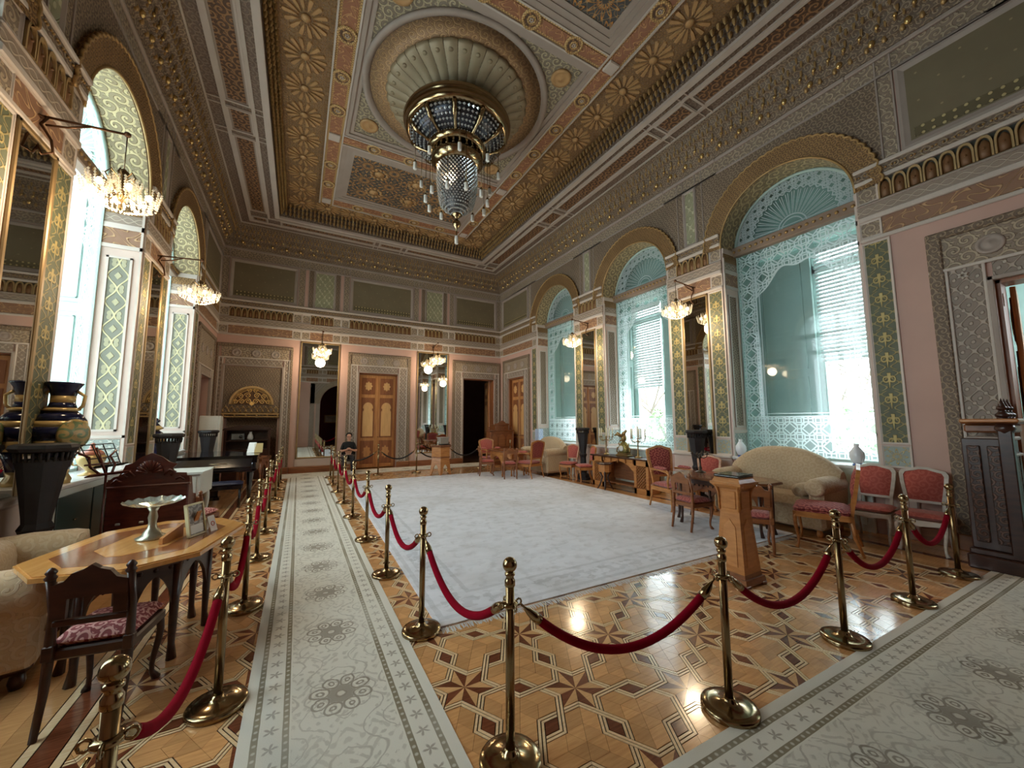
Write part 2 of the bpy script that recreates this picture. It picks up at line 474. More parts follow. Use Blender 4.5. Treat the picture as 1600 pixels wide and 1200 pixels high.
def wall(name, L, loc, rz, openings):
    mb = MB(); cur = 0; TOP = 8.5
    for s0, s1, z0, z1, ar in sorted(openings):
        if s0 > cur: mb.box(cur, s0, -.5, 0, 0, TOP)
        if z0 > 0: mb.box(s0, s1, -.5, 0, 0, z0)
        if ar:
            c, r = (s0 + s1) / 2, (s1 - s0) / 2; A = arc(c, z1, r, pi, 0, 28)
            for (a, p), (b, q) in zip(A, A[1:]): mb.prism([(a, p), (b, q), (b, TOP), (a, TOP)], -.5, 0, 1)
        else: mb.box(s0, s1, -.5, 0, z1, TOP)
        cur = s1
    mb.box(cur, L, -.5, 0, 0, TOP)
    o = obj(name, mb, M_pink, None, loc, (0, 0, rz)); o['kind'] = 'structure'
    return o
LW, LB = Y1 - Y0, X1 - X0
wins = [(a, b, SILL, SPR, True) for a, b in WIN]
W_R = wall('wall_right', LW, (X1, Y0, 0), pi / 2, wins + [(.36, 1.66, 0, 3.38, False), (12.99, 14.26, 0, 3.38, False)])
W_L = wall('wall_left', LW, (X0, Y1, 0), -pi / 2, wins + [(.74, 2.0, 0, 2.9, False)])
W_B = wall('wall_back', LB, (X1, Y1, 0), pi, [(.33, 1.72, 0, 3.4, False), (4.34, 5.69, 0, 3.4, False), (8.1, 9.48, 0, 1.78, False)])
W_F = wall('wall_front', LB, (X0, Y0, 0), 0, [(3.55, 6.25, 0, 2.9, True)])

# ---- shared wall ornament ------------------------------------------------------
def bandbox(par, name, s0, s1, z0, z1, n1, m, n0=0.0, c=.006):
    """a flat or moulded strip fixed to the wall, its own centre as origin"""
    hs, hz = (s1 - s0) / 2, (z1 - z0) / 2
    return obj(name, MB().cb(-hs, hs, n0, n1, -hz, hz, c), m, par, ((s0 + s1) / 2, 0, (z0 + z1) / 2))
def framed(par, name, s0, s1, z0, z1, m, fw=.06, mf=None, n=.03, depth=.012):
    """recessed panel in a raised moulding: panel with a frame sub-part"""
    mf = mf or M_white; hs, hz = (s1 - s0) / 2, (z1 - z0) / 2
    p = obj(name, MB().box(-hs + fw * .6, hs - fw * .6, 0, depth, -hz + fw * .6, hz - fw * .6), m, par, ((s0 + s1) / 2, 0, (z0 + z1) / 2))
    fb = MB(); i = fw
    prof = [(0, 0), (0, n), (.35 * i, n * 1.0), (.6 * i, n * .7), (i, depth * .9)]
    R = []
    for d, h in prof: R.append([(-hs + d, h, -hz + d), (hs - d, h, -hz + d), (hs - d, h, hz - d), (-hs + d, h, hz - d)])
    vs = [q for r in R for q in r]; fs = []
    for k in range(len(prof) - 1):
        for j in range(4):
            a, b = k * 4 + j, k * 4 + (j + 1) % 4; fs.append((a, b, b + 4, a + 4))
    fb.add(vs, fs); obj('panel_frame', fb, mf, p)
    return p
def niche_mesh():
    w, h = .155, .30; mb = MB()
    def pt(ws, hs, k=7):                       # pointed arch outline
        P = [(-ws, 0), (ws, 0), (ws, hs * .55)]
        for i in range(1, k): t = i / k; P.append((ws * cos(t * pi / 2) ** .8, hs * .55 + hs * .45 * sin(t * pi / 2)))
        P.append((0, hs))
        return P + [(-x, z) for x, z in P[-2:2:-1]] + [(-ws, hs * .55)]
    o, i = pt(w * .48, h), pt(w * .36, h * .9); n = len(o)
    vs = [(x, .045, z) for x, z in o] + [(x, .045, z) for x, z in i] + [(x, .0, z) for x, z in o] + [(x * .9, .02, z) for x, z in i]
    fs = [(k, (k + 1) % n, n + (k + 1) % n, n + k) for k in range(n)]
    fs += [(2 * n + k, 2 * n + (k + 1) % n, (k + 1) % n, k) for k in range(n)] + [(n + k, n + (k + 1) % n, 3 * n + (k + 1) % n, 3 * n + k) for k in range(n)]
    mb.add(vs, fs)
    return mb
def niche_back():
    mb = MB(); w, h = .155, .30
    mb.lathe([(.0001, 0), (.05, .02), (.056, .1), (.05, .19), (.02, .245), (.0001, .26)], 8, 0, .005, 0, 0, pi, 1, .7)
    return mb.ball((0, .042, .13), .016, 8, 5)
def bead_row(par, s0, s1, z, step=.1, r=.021, n=.065):
    k = max(2, int((s1 - s0) / step)); mb = MB()
    for i in range(k):
        s = s0 + (s1 - s0) * (i + .5) / k
        for d in (-.018, .018): mb.ball((s + d, n, z), r * .62, 6, 4, 1.2)
    o = obj('bead_row', mb, M_gold, par); o['kind'] = 'stuff'
def entab(par, s0, s1, squares=True, arc_in=(0, 0)):
    """entablature over one stretch of wall: inscription band, lattice band, blind arcade, bead band"""
    q = .26
    for z0, z1, n, m in ((4.36, 4.42, .035, M_white), (4.68, 4.76, .05, M_white), (4.92, 4.955, .045, M_grey), (5.265, 5.33, .06, M_white), (5.46, 5.52, .085, M_white)):
        bandbox(par, 'moulding', s0, s1, z0, z1, n, m, c=.012)
    bandbox(par, 'bead_band', s0, s1, 5.33, 5.46, .055, M_ornd); bead_row(par, s0, s1, 5.395)
    bandbox(par, 'lattice_band', s0, s1, 4.76, 4.92, .03, M_latt)
    for a in (s0, s1 - q):
        framed(par, 'square_panel', a, a + q, 4.42, 4.68, M_orn, .03, M_white, .02)
        framed(par, 'square_panel', a, a + q, 4.965, 5.26, M_orn, .03, M_white, .03)
    bandbox(par, 'inscription_panel', s0 + q, s1 - q, 4.425, 4.675, .012, M_script)
    bandbox(par, 'arcade_ground', s0 + q, s1 - q, 4.955, 5.265, .006, M_dark)
    k = max(1, round((s1 - s0 - 2 * q) / .155)); st = (s1 - s0 - 2 * q) / k
    ma = piece('niche', niche_mesh, M_goldarc); mk = piece('niche_shell', niche_back, M_niche)
    for i in range(k):
        o = mesh_obj('niche', ma, par, (s0 + q + st * (i + .5), .004, 4.957)); mesh_obj('niche_shell', mk, o)
def attic(par, s0, s1, kind, ex0=0, ex1=0):
    """wall above the entablature up to the cornice"""
    bandbox(par, 'moulding', s0, s1, 7.13, 7.2, .05, M_grey, c=.015); bandbox(par, 'moulding', s0, s1, 6.84, 6.88, .03, M_grey)
    bandbox(par, 'frieze', s0, s1, 6.88, 7.13, .012, M_orn)
    a, b = s0 + ex0, s1 - ex1
    if kind == 'olive':
        t = .2
        for p in (a, b - t):
            bandbox(par, 'strip_panel', p + .025, p + t - .025, 5.52, 6.84, .012, M_orn)
            for e in (p, p + t - .025): bandbox(par, 'moulding', e, e + .025, 5.52, 7.13, .026, M_grey)
        P = framed(par, 'olive_panel', a + t + .02, b - t - .02, 5.54, 6.82, M_olive, .1, M_grey, .035)
        w = (b - a) / 2 - t - .16
        obj('scroll_border', MB().box(-w, w, 0, .022, -.52, -.38), M_oliveb, P)
    else:
        t = .17
        for p in (a, b - t):
            bandbox(par, 'strip_panel', p + .02, p + t - .02, 5.52, 6.84, .012, M_ornd)
            for e in (p, p + t - .02): bandbox(par, 'moulding', e, e + .02, 5.52, 7.13, .026, M_grey)
        framed(par, 'carved_panel', a + t, b - t, 5.54, 6.83, M_greenish, .05, M_grey, .035)
M_goldarc = mat('niche_gilt_edge', (170, 142, 98), .5, .25, var=.12)
def cornice(par, L):
    """gilded stalactite cornice between wall and ceiling, mitred at both ends"""
    P = [(0, 7.2), (.05, 7.2), (.07, 7.3), (.11, 7.32), (.13, 7.45), (.2, 7.48), (.24, 7.62), (.33, 7.66), (.38, 7.8), (.46, 7.82), (.46, 7.89)]
    mb = MB(); mb.grid(lambda i, j: (lambda p: ((p[0] if i < .5 else L - p[0]), p[0], p[1]))(P[round(j * (len(P) - 1))]), 1, len(P) - 1, False)
    obj('cornice_cove', mb, M_ornd, par)
    b2 = MB(); st = .2; k = int((L - .5) / st)
    for i in range(k):
        s = .25 + (L - .5) * (i + .5) / k
        b2.ball((s, .1, 7.33), .035, 6, 4, 1.6)
        b2.add([(s - .09, .05, 7.24), (s + .09, .05, 7.24), (s, .07, 7.34)], [(0, 1, 2)])
        for d, z, n, r in ((-.05, 7.49, .19, .026), (.05, 7.49, .19, .026), (0, 7.56, .24, .022), (-.05, 7.66, .33, .026), (.05, 7.66, .33, .026), (0, 7.74, .37, .02)):
            b2.lathe([(r, 0), (r * .9, -.05), (r * .3, -.1), (.001, -.11)], 5, s + d, n, z + .05, smooth=False)
    o = obj('cornice_drops', b2, M_gold, par); o['kind'] = 'stuff'
    b3 = MB(); k2 = k // 2
    for i in range(k2):
        s = .3 + (L - .6) * (i + .5) / k2; b3.ball((s, .13, 7.36), .045, 8, 6, 1.3)
        for d in (-.1, .1): b3.ball((s + d, .22, 7.5), .028, 6, 5, 1.3)
    o = obj('cornice_bosses', b3, M_shine, par); o['kind'] = 'stuff'
def skirting(par, s0, s1):
    bandbox(par, 'baseboard', s0, s1, 0, .2, .04, M_basew, c=.012)
M_basew = wood('baseboard_wood', (150, 96, 58), (112, 66, 38), .4, (1, 1, 8), 2)
def surround(par, s0, s1, o0, o1, otop, top, left=True, right=True):
    """carved frame round a doorway; s0..s1 outer, o0..o1 opening"""
    for a, b in ((s0, o0), (o1, s1)):
        w = b - a; lo = a < o0
        x = (a, a + .12 * w / .45) if lo else (b - .12 * w / .45, b)
        bandbox(par, 'moulding', x[0], x[1], .2, top, .05, M_ornd, c=.012)
        y = (x[1], b - .05) if lo else (a + .05, x[0])
        bandbox(par, 'surround_panel', y[0] + .03, y[1] - .03, .2, otop + .26, .022, M_surr)
        for e in (y[0], y[1] - .03): bandbox(par, 'moulding', e, e + .03, .2, otop + .26, .04, M_white)
        z = (b - .05, b) if lo else (a, a + .05)
        bandbox(par, 'moulding', z[0], z[1], 0, otop + .05, .06, M_grey)
        bandbox(par, 'baseboard', a, b, 0, .2, .065, M_basew, c=.012)
    bandbox(par, 'moulding', o0 - .05, o1 + .05, otop, otop + .05, .06, M_grey)
    bandbox(par, 'surround_panel', o0, o1, otop + .05, otop + .24, .022, M_surr)
    bandbox(par, 'moulding', s0, s1, otop + .24, otop + .28, .045, M_white)
    hs = (s1 - s0) / 2; hz = (top - otop - .28) / 2
    P = bandbox(par, 'overdoor_panel', s0 + .12, s1 - .12, otop + .28, top - .1, .025, M_orn)
    for k in (-.32, 0, .32):
        mb = MB().lathe([(.13, 0), (.12, .02), (.09, .022), (.085, .012), (.05, .02), (.0001, .04)], 16); mb.xf(Matrix.Rotation(-pi / 2, 4, 'X') @ Matrix.Identity(4))
        obj('boss', mb, M_grey, P, (k * hs * 1.6, .022, -.02))
    bandbox(par, 'moulding', s0, s1, top - .1, top, .06, M_ornd, c=.02)
def door(name, par_loc, rz, s0, s1, top, n=-.14, open_=0.0):
    """double oak door: each leaf has an upper cartouche panel and a long arched panel"""
    R = bpy.data.objects.new(name, None); COL.objects.link(R); R.location = par_loc; R.rotation_euler = (0, 0, rz); R['kind'] = 'structure'
    w = (s1 - s0) / 2
    fr = MB().box(s0, s0 + .04, -.3, -.02, 0, top).box(s1 - .04, s1, -.3, -.02, 0, top).box(s0, s1, -.3, -.02, top - .04, top)
    obj('door_casing', fr, M_doord, R)
    for k in (0, 1):
        a = s0 + .04 + k * (w - .04); lw = w - .045
        leaf = obj('leaf', MB().cb(0, lw, -.05, 0, .02, top - .045, .006), M_doorw, R, (a if k == 0 or not open_ else a + lw, n, 0), (0, 0, open_ if k else 0))
        ox = 0 if k == 0 or not open_ else -lw
        if ox: leaf.data.transform(Matrix.Translation((-lw, 0, 0)))
        c = lw / 2 + ox; p = .09
        def rect(z0, z1, m, nm):
            h = (z1 - z0) / 2; q = lw / 2 - p
            b = MB().cb(-q, q, 0, .014, -h, h, .012); return obj(nm, b, m, leaf, (c, 0, (z0 + z1) / 2))
        rect(.16, .98, M_doord, 'lower_panel'); rect(1.08, 2.52, M_doord, 'middle_panel'); rect(2.64, top - .16, M_doord, 'upper_panel')
        q = lw / 2 - p - .05
        A = [(-q, 1.13), (q, 1.13), (q, 2.02), (q * .8, 2.06), (q * .8, 2.12)] + [(q * cos(t) * 1.0, 2.14 + q * 1.2 * sin(t)) for t in [i * pi / 10 for i in range(11)]] + [(-q * .8, 2.12), (-q * .8, 2.06), (-q, 2.02)]
        obj('arched_inlay', MB().prism(A, .012, .024, 1), M_doorl, leaf, (c, 0, 0))
        z = (2.64 + top - .16) / 2
        C = [((.12 + .018 * cos(8 * t)) * cos(t), z + (.15 + .02 * cos(8 * t)) * sin(t)) for t in [i * T / 40 for i in range(40)]]
        obj('cartouche', MB().prism(C, .012, .024, 1), M_doorl, leaf, (c, 0, 0))
        C = [((.13 + .02 * cos(8 * t)) * cos(t), .57 + (.2 + .03 * cos(8 * t)) * sin(t)) for t in [i * T / 40 for i in range(40)]]
        obj('cartouche', MB().prism(C, .012, .02, 1), M_doorw, leaf, (c, 0, 0))
        if k == 0:
            h = MB().tube([(lw - .045 + ox, .0, 1.1), (lw - .045 + ox, .05, 1.1), (lw - .045 + ox, .05, 1.1), (lw - .15 + ox, .05, 1.1)], .012, 6)
            obj('door_handle', h, M_brass, leaf)
    obj('meeting_bead', MB().cb(-.02, .02, 0, .03, .02, top - .05, .008), M_doorw, R, ((s0 + s1) / 2, n, 0)) if not open_ else None
    return R
def pier_mirror(par, s0, s1, z0, z1, fw=.05):
    p = obj('mirror_glass', MB().box(-(s1 - s0) / 2 + fw, (s1 - s0) / 2 - fw, .01, .02, -(z1 - z0) / 2 + fw, (z1 - z0) / 2 - fw), M_mirror, par, ((s0 + s1) / 2, 0, (z0 + z1) / 2))
    hs, hz = (s1 - s0) / 2, (z1 - z0) / 2; mb = MB()
    for a in (0, 1):
        sgn = 1 if a else -1
        mb.cb(min(sgn * hs, sgn * (hs - fw)), max(sgn * hs, sgn * (hs - fw)), 0, .035, -hz, hz, .01)
        mb.cb(-hs, hs, 0, .035, min(sgn * hz, sgn * (hz - fw)), max(sgn * hz, sgn * (hz - fw)), .01)
    obj('mirror_frame', mb, M_gframe, p)

def green_strip(par, a, b):
    framed(par, 'green_strip', a, b, 1.3, 4.35, M_green, .035, M_white, .02)
    framed(par, 'star_panel', a, b, .97, 1.29, M_star, .03, M_white, .02)
def long_wall(par, near_door, far_door):
    segs = [(0, WIN[0][0]), (WIN[0][1], WIN[1][0]), (WIN[1][1], WIN[2][0]), (WIN[2][1], LW)]
    for i, (a, b) in enumerate(segs):
        entab(par, a, b)
        e = .34
        attic(par, a, b, 'carved' if i in (1, 2) else 'olive', 0 if i == 0 else e, 0 if i == 3 else e)
        if i in (1, 2):
            green_strip(par, a + .01, a + .33); green_strip(par, b - .33, b - .01)
            pier_mirror(par, a + .34, b - .34, .62, 4.36)
            bandbox(par, 'plinth', a, b, 0, .9, .06, M_pinkd, c=.02); bandbox(par, 'moulding', a, b, .9, .97, .08, M_white, c=.02)
        else:
            g = (b - .33, b - .01) if i == 0 else (a + .01, a + .33)
            green_strip(par, *g); bandbox(par, 'plinth', g[0] - .02, g[1] + .02, 0, .93, .05, M_pinkd, c=.02)
        bandbox(par, 'moulding', a, b, 6.84, 6.88, .03, M_grey)
    for a, b in WIN:                                        # frieze continues over the arches
        bandbox(par, 'moulding', a, b, 7.13, 7.2, .05, M_grey, c=.015); bandbox(par, 'frieze', a, b, 6.88, 7.13, .012, M_orn)
        bandbox(par, 'moulding', a, b, 6.84, 6.88, .03, M_grey)
        c = (a + b) / 2; K = 24; sp = MB()
        A = [(-1.44, SPR + .3)] + [(1.4 * cos(pi - pi * i / K), SPR + 1.4 * sin(pi - pi * i / K)) for i in range(1, K)] + [(1.44, SPR + .3)]
        for (p, q), (r, t_) in zip(A, A[1:]): sp.prism([(p, max(q, 5.5)), (r, max(t_, 5.5)), (r, 6.84), (p, 6.84)], 0, .012, 1)
        obj('spandrel_panel', sp, M_ornd, par, (c, 0, 0))
    cornice(par, LW)
M_pinkd = mat('pale_pink_plinth', (200, 178, 166), .6, var=.06)
long_wall(W_R, True, True); long_wall(W_L, True, True)
surround(W_R, 12.6, 14.72, 12.99, 14.26, 3.38, 4.18); skirting(W_R, 12.12, 12.6)
surround(W_R, -.05, 2.2, .36, 1.66, 3.38, 4.18); skirting(W_R, 2.2, 2.88)
surround(W_L, .3, 2.44, .74, 2.0, 2.9, 4.18); skirting(W_L, 2.44, 2.88); skirting(W_L, 12.12, 15)
door('door_2', (X1, Y0, 0), pi / 2, 12.99, 14.26, 3.38)
d3 = door('door_3', (X1, Y0, 0), pi / 2, .36, 1.66, 3.38, -.3)
for ch in list(d3.children):
    if ch.name.startswith('leaf'):
        if ch.location.x > .9: ch.rotation_euler = (0, 0, radians(-84)); ch.location = (1.6, -.34, 0)
        else:
            for g in list(ch.children): bpy.data.objects.remove(g)
            bpy.data.objects.remove(ch)
    elif ch.name.startswith('meeting'): bpy.data.objects.remove(ch)
obj('hinge', MB().cb(-.02, .02, -.03, .012, 0, .16, .004), M_starw, d3, (1.63, -.06, 3.05))
st = MB()                                                   # small six-pointed star emblem on the near surround
for k in (0, 1):
    P = [(.055 * cos(pi / 2 + k * pi + i * T / 3), .055 * sin(pi / 2 + k * pi + i * T / 3)) for i in range(3)]
    Q = [(p[0] * .6, p[1] * .6) for p in P]
    for i in range(3):
        j = (i + 1) % 3; st.prism([P[i], P[j], Q[j], Q[i]], .02, .05, 1)
obj('star_emblem', st, M_starw, W_R, (1.9, 0, 3.52))
# ---- far wall -----------------------------------------------------------------
def short_wall(par):
    entab(par, 0, 2.36); entab(par, 2.36, 3.62); entab(par, 3.62, 6.33); entab(par, 6.33, 7.55); entab(par, 7.55, LB)
    attic(par, .0, 2.34, 'olive'); attic(par, 2.34, 3.6, 'carved', .1, .1); attic(par, 3.6, 6.3, 'olive'); attic(par, 6.3, 7.5, 'carved', .1, .1); attic(par, 7.5, LB, 'olive')
    cornice(par, LB)
short_wall(W_B); short_wall(W_F)
pier_mirror(W_B, 2.36, 3.62, .45, 4.35); pier_mirror(W_B, 6.33, 7.55, .45, 4.35)
surround(W_B, .02, 2.19, .33, 1.72, 3.4, 4.12); surround(W_B, 3.86, 6.07, 4.34, 5.69, 3.4, 4.1)
for a, b in ((2.19, 3.86), (6.07, 7.73)): skirting(W_B, a, b)
for a, b in ((2.36, 3.62), (6.33, 7.55)):
    bandbox(W_B, 'dado_panel', a - .02, b + .02, .2, .45, .03, M_pinkd, c=.015)
door('door_1', (X1, Y1, 0), pi, 4.34, 5.69, 3.4)
obj('door_light_blocker', MB().box(4.3, 5.73, -.52, -.46, -.05, 3.5), M_void, W_B); obj('door_light_blocker', MB().box(12.95, 14.3, -.52, -.46, -.05, 3.5), M_void, W_R); obj('door_light_blocker', MB().box(.7, 2.04, -.52, -.46, -.05, 3.0), M_void, W_L)  # unseen panels behind the doors, added to block sky light at the gaps
# dark room beyond the open doorway, with one open oak leaf and a pale curtain
d4 = door('door_4', (X1, Y1, 0), pi, .33, 1.72, 3.4, -.45, 0)
for ch in list(d4.children):
    if ch.name.startswith('leaf') and ch.location.x > .6:
        for g in list(ch.children): bpy.data.objects.remove(g)
        bpy.data.objects.remove(ch)
for ch in list(d4.children):
    if ch.name.startswith('leaf'): ch.rotation_euler = (0, 0, radians(-100)); ch.location = (.37, -.42, 0)
    if ch.name.startswith('meeting'): bpy.data.objects.remove(ch)
rm = MB()
rm.add([(4.3, 14.88, -.004), (7.48, 14.88, -.004), (9.0, 19, -.004), (4.3, 19, -.004), (4.3, 14.88, 4.2), (7.48, 14.88, 4.2), (9.0, 19, 4.2), (4.3, 19, 4.2)], [(0, 1, 2, 3), (7, 6, 5, 4), (1, 2, 6, 5), (2, 3, 7, 6), (3, 0, 4, 7)])
tag(obj('wall_far_room', rm, M_void), kind='structure')
# hall behind the photographer: red walls, seen only in the mirrors
rm = MB(); rm.add([(.2, -1.08, -.004), (5.2, -1.1, 0), (5.2, -6, 0), (.2, -6, 0), (.2, -1.1, 5), (5.2, -1.1, 5), (5.2, -6, 5), (.2, -6, 5)], [(0, 1, 2, 3), (7, 6, 5, 4), (1, 2, 6, 5), (2, 3, 7, 6), (3, 0, 4, 7)])
tag(obj('wall_red_hall', rm, M_redwall), kind='structure')
ar = MB(); A1 = arc(4.9, 2.9, 1.36, pi, 0, 26); A2 = arc(4.9, 2.9, 1.7, pi, 0, 26)
for k in range(26): ar.prism([A1[k], A1[k + 1], A2[k + 1], A2[k]], 0, .06, 1)
obj('arch_moulding', ar, M_orn, W_F)
K_ = 24; sp_ = MB(); A3 = [(-1.98, 2.9)] + [(1.7 * cos(pi - pi * i / K_), 2.9 + 1.7 * sin(pi - pi * i / K_)) for i in range(K_ + 1)] + [(1.98, 2.9)]
for (p, q), (r, t_) in zip(A3, A3[1:]):
    if r - p > 1e-6 and min(q, t_) < 4.3: sp_.prism([(p, min(q, 4.3)), (r, min(t_, 4.3)), (r, 4.34), (p, 4.34)], 0, .03, 1)
obj('arch_spandrel', sp_, M_surr, W_F, (4.9, 0, 0))
for s in (2.92, 6.6): bandbox(W_F, 'arch_panel', s, s + .28, 0, 4.3, .03, M_surr)
for s in (3.3, 6.25): bandbox(W_F, 'arch_pilaster', s, s + .25, 0, 2.9, .05, M_grey)
# corridor beyond the near right doorway; unseen opening added to let sky in
rm = MB(); rm.add([(7.98, -.6, -.004), (10.5, -.6, -.004), (10.5, 1.6, -.004), (7.98, 1.6, -.004), (7.98, -.6, 4), (10.5, -.6, 4), (10.5, 1.6, 4), (7.98, 1.6, 4), (9.2, -.6, -.004), (9.2, -.6, 4), (9.2, -.6, 2.4), (10.5, -.6, 2.4)], [(0, 1, 2, 3), (7, 6, 5, 4), (1, 2, 6, 5), (2, 3, 7, 6), (0, 8, 9, 4), (8, 1, 11, 10)])
tag(obj('wall_side_corridor', rm, M_mintd), kind='structure')
# left wall doorway niche
obj('niche_back_panel', MB().box(.74, 2.0, -.4, -.36, 0, 2.9), M_void, W_L)

# ---- fireplace recess with gilded tympanum on the far wall -----------------------
surround(W_B, 7.75, 9.78, 8.04, 9.55, 3.4, 4.1)
obj('chimney_breast', MB().box(8.05, 9.54, .0, .03, 1.78, 3.38), M_ornd, W_B)
obj('fire_recess', MB().box(8.06, 9.52, -.56, -.5, -.05, 1.85), M_ornd, W_B)
gold_t = mat('gilded_tympanum', (250, 206, 124), .4, .2, var=.1)
A = arc(8.8, 2.2, .52, 0, pi, 24)
tyo = obj('tympanum', MB().prism(A, .03, .06, 1), mat('tympanum_ground', (92, 58, 24), .5, .1), W_B)
sv = MB()
def scroll(cx, cz, R, turn, ph, nn=16):
    sv.tube([(cx + R * (1 - i / nn * .85) * cos(ph + turn * i * .62), .068, cz + R * (1 - i / nn * .85) * sin(ph + turn * i * .62)) for i in range(nn + 1)], [.013 - .004 * i / nn for i in range(nn + 1)], 5)
for sg in (-1, 1):
    for px, pz, R in ((.1, .1, .09), (.27, .09, .085), (.42, .08, .07), (.12, .28, .09), (.3, .25, .085), (.08, .43, .07)): scroll(8.8 + sg * px, 2.2 + pz, R, sg, pi / 2 - sg * pi / 2)
for r in (.5, .46): sv.tube([(8.8 + r * cos(t), .066, 2.2 + r * sin(t)) for t in [pi * i / 24 for i in range(25)]], .008, 5)
sv.prism([(8.73, 2.22), (8.8, 2.3), (8.87, 2.22), (8.8, 2.16)], .06, .085, 1)
obj('gilded_scrolls', sv, gold_t, tyo)
rim = MB(); A2 = arc(8.8, 2.2, .58, 0, pi, 24)
for k in range(24): rim.prism([A[k], A[k + 1], A2[k + 1], A2[k]], .03, .1, 1)
obj('tympanum_rim', rim, M_gold, W_B)
cr = MB()
for k in range(10):
    s = 8.8 + (k - 4.5) * .145; cr.tube([(s + .062 * cos(t), .09 + .02 * sin(t), 2.03 + .085 * sin(t)) for t in [i * T / 10 for i in range(10)]], .011, 5, True)
    cr.ball((s + .07, .1, 2.0), .026, 6, 4, 1.7); cr.ball((s, .09, 2.13), .02, 6, 4, 1.5)
cr.cb(8.05, 9.55, .03, .13, 1.88, 1.93, .01).cb(8.05, 9.55, .03, .15, 1.80, 1.84, .01)
for k in range(6): cr.ball((8.1 + k * .28, .13, 1.86), .03, 6, 4)
obj('gilded_cresting', cr, M_gold, W_B)
# ------------------------------------------------------------------ ceiling
M_cbord = mat('ceiling_strip', (112, 94, 82), .6, pat=P_arab(.2), col2=(136, 118, 102), bump=.01, var=.1)
M_cpan = mat('ceiling_dark_panel', (84, 60, 44), .55, pat=P_arab(.26), col2=(146, 108, 72), bump=.015, var=.15)
M_cgrey = mat('ceiling_grey_field', (152, 136, 124), .6, var=.08)
M_cmould = mat('ceiling_moulding', (182, 168, 156), .55, var=.06)
M_cstar = mat('gilt_star_field', (120, 92, 62), .5, .1, pat=P_ros(.24, 10), col2=(176, 138, 92), bump=.015, metal2=.2, var=.12)
M_cred = mat('red_inscription_band', (138, 90, 64), .5, pat=P_script(.17), col2=(186, 138, 94), bump=.008, var=.1)
M_cgold = mat('gilt_frame_strip', (148, 116, 76), .5, .2, pat=P_dots(.05, .014), col2=(206, 170, 110), bump=.004, var=.1)
M_cblue = mat('geometric_blue_gold_panel', (66, 66, 66), .55, pat=P_ros(.66, 12), col2=(196, 136, 70), bump=.02, var=.15, pat2=P_gir(.33, .16), col3=(160, 130, 92))
M_crose = mat('rose_disc_arabesque', (154, 118, 84), .55, .1, pat=P_arab(.24), col2=(182, 144, 100), bump=.015, var=.1)
M_cpet = mat('rose_petal', (150, 134, 106), .5, .15, var=.14, vscale=5)
M_csp = mat('rose_spandrel', (120, 108, 92), .6, pat=P_arab(.25), col2=(166, 152, 122), bump=.015, var=.1)
HX, HY = (X1 - X0) / 2, (Y1 - Y0) / 2
CE = obj('ceiling', MB().box(-HX - .4, HX + .4, -HY - .4, HY + .4, ZT + .02, ZT + .2), M_cgrey, None, (CX, CY, 0)); CE['kind'] = 'structure'
def ring(hx0, hy0, hx1, hy1, z0, z1):                   # rectangular frame (inner half sizes 1)
    mb = MB()
    mb.box(-hx0, hx0, hy1, hy0, z0, z1).box(-hx0, hx0, -hy0, -hy1, z0, z1).box(-hx0, -hx1, -hy1, hy1, z0, z1).box(hx1, hx0, -hy1, hy1, z0, z1)
    return mb
def cp(name, mb, m, par=None, loc=(0, 0, 0)): return obj(name, mb, m, par or CE, loc)
# lower border all round at ZC, with panels
I0, J0, I1, J1 = HX - .44, HY - .44, 3.38, 6.1          # border from cornice to inner moulding
cp('ceiling_border', ring(HX + .1, HY + .1, I1, J1, ZC, ZT + .02), M_cbord)
cp('border_moulding', ring(I0, J0, I0 - .05, J0 - .05, ZC - .03, ZC), M_cmould)
cp('border_moulding', ring(I0 - .26, J0 - .26, I0 - .33, J0 - .33, ZC - .035, ZC), M_cmould)
cp('border_moulding', ring(I1 + .32, J1 + .32, I1 + .26, J1 + .26, ZC - .03, ZC), M_cmould)
cp('border_moulding', ring(I1 + .12, J1 + .12, I1, J1, ZC - .06, ZC), M_cmould)
ia, ja = I1 + .32, J1 + .32; ib, jb = I0 - .33, J0 - .33
def cpanel(x0, x1, y0, y1):
    hx, hy = (x1 - x0) / 2, (y1 - y0) / 2
    p = cp('border_panel', MB().box(-hx, hx, -hy, hy, -.012, 0), M_cgrey, None, ((x0 + x1) / 2, (y0 + y1) / 2, ZC))
    f = .07
    obj('panel_field', MB().box(-hx + f, hx - f, -hy + f, hy - f, -.02, -.012), M_cpan, p)
    fr = MB(); e = .035
    fr.box(-hx, hx, -hy, -hy + e, -.04, 0).box(-hx, hx, hy - e, hy, -.04, 0).box(-hx, -hx + e, -hy + e, hy - e, -.04, 0).box(hx - e, hx, -hy + e, hy - e, -.04, 0)
    obj('panel_frame', fr, M_cmould, p)
def split(L, pat):                                      # long, small, long ... along a side
    out = []; t = sum(pat); k = 2 * L / t; c = -L
    for q in pat: out.append((c + .08, c + q * k - .08)); c += q * k
    return out
pl = [3.1, .75, 3.1, .75, 3.1]; ps = [2.4, .75, 2.4]
for sgn in (-1, 1):
    for a, b in split(ja - .25, pl): cpanel(min(sgn * ia, sgn * ib), max(sgn * ia, sgn * ib), a, b)
    for a, b in split(ia - .25, ps): cpanel(a, b, min(sgn * ja, sgn * jb), max(sgn * ja, sgn * jb))
    for s2 in (-1, 1): cpanel(min(sgn * ia, sgn * ib), max(sgn * ia, sgn * ib), min(s2 * ja, s2 * jb), max(s2 * ja, s2 * jb))
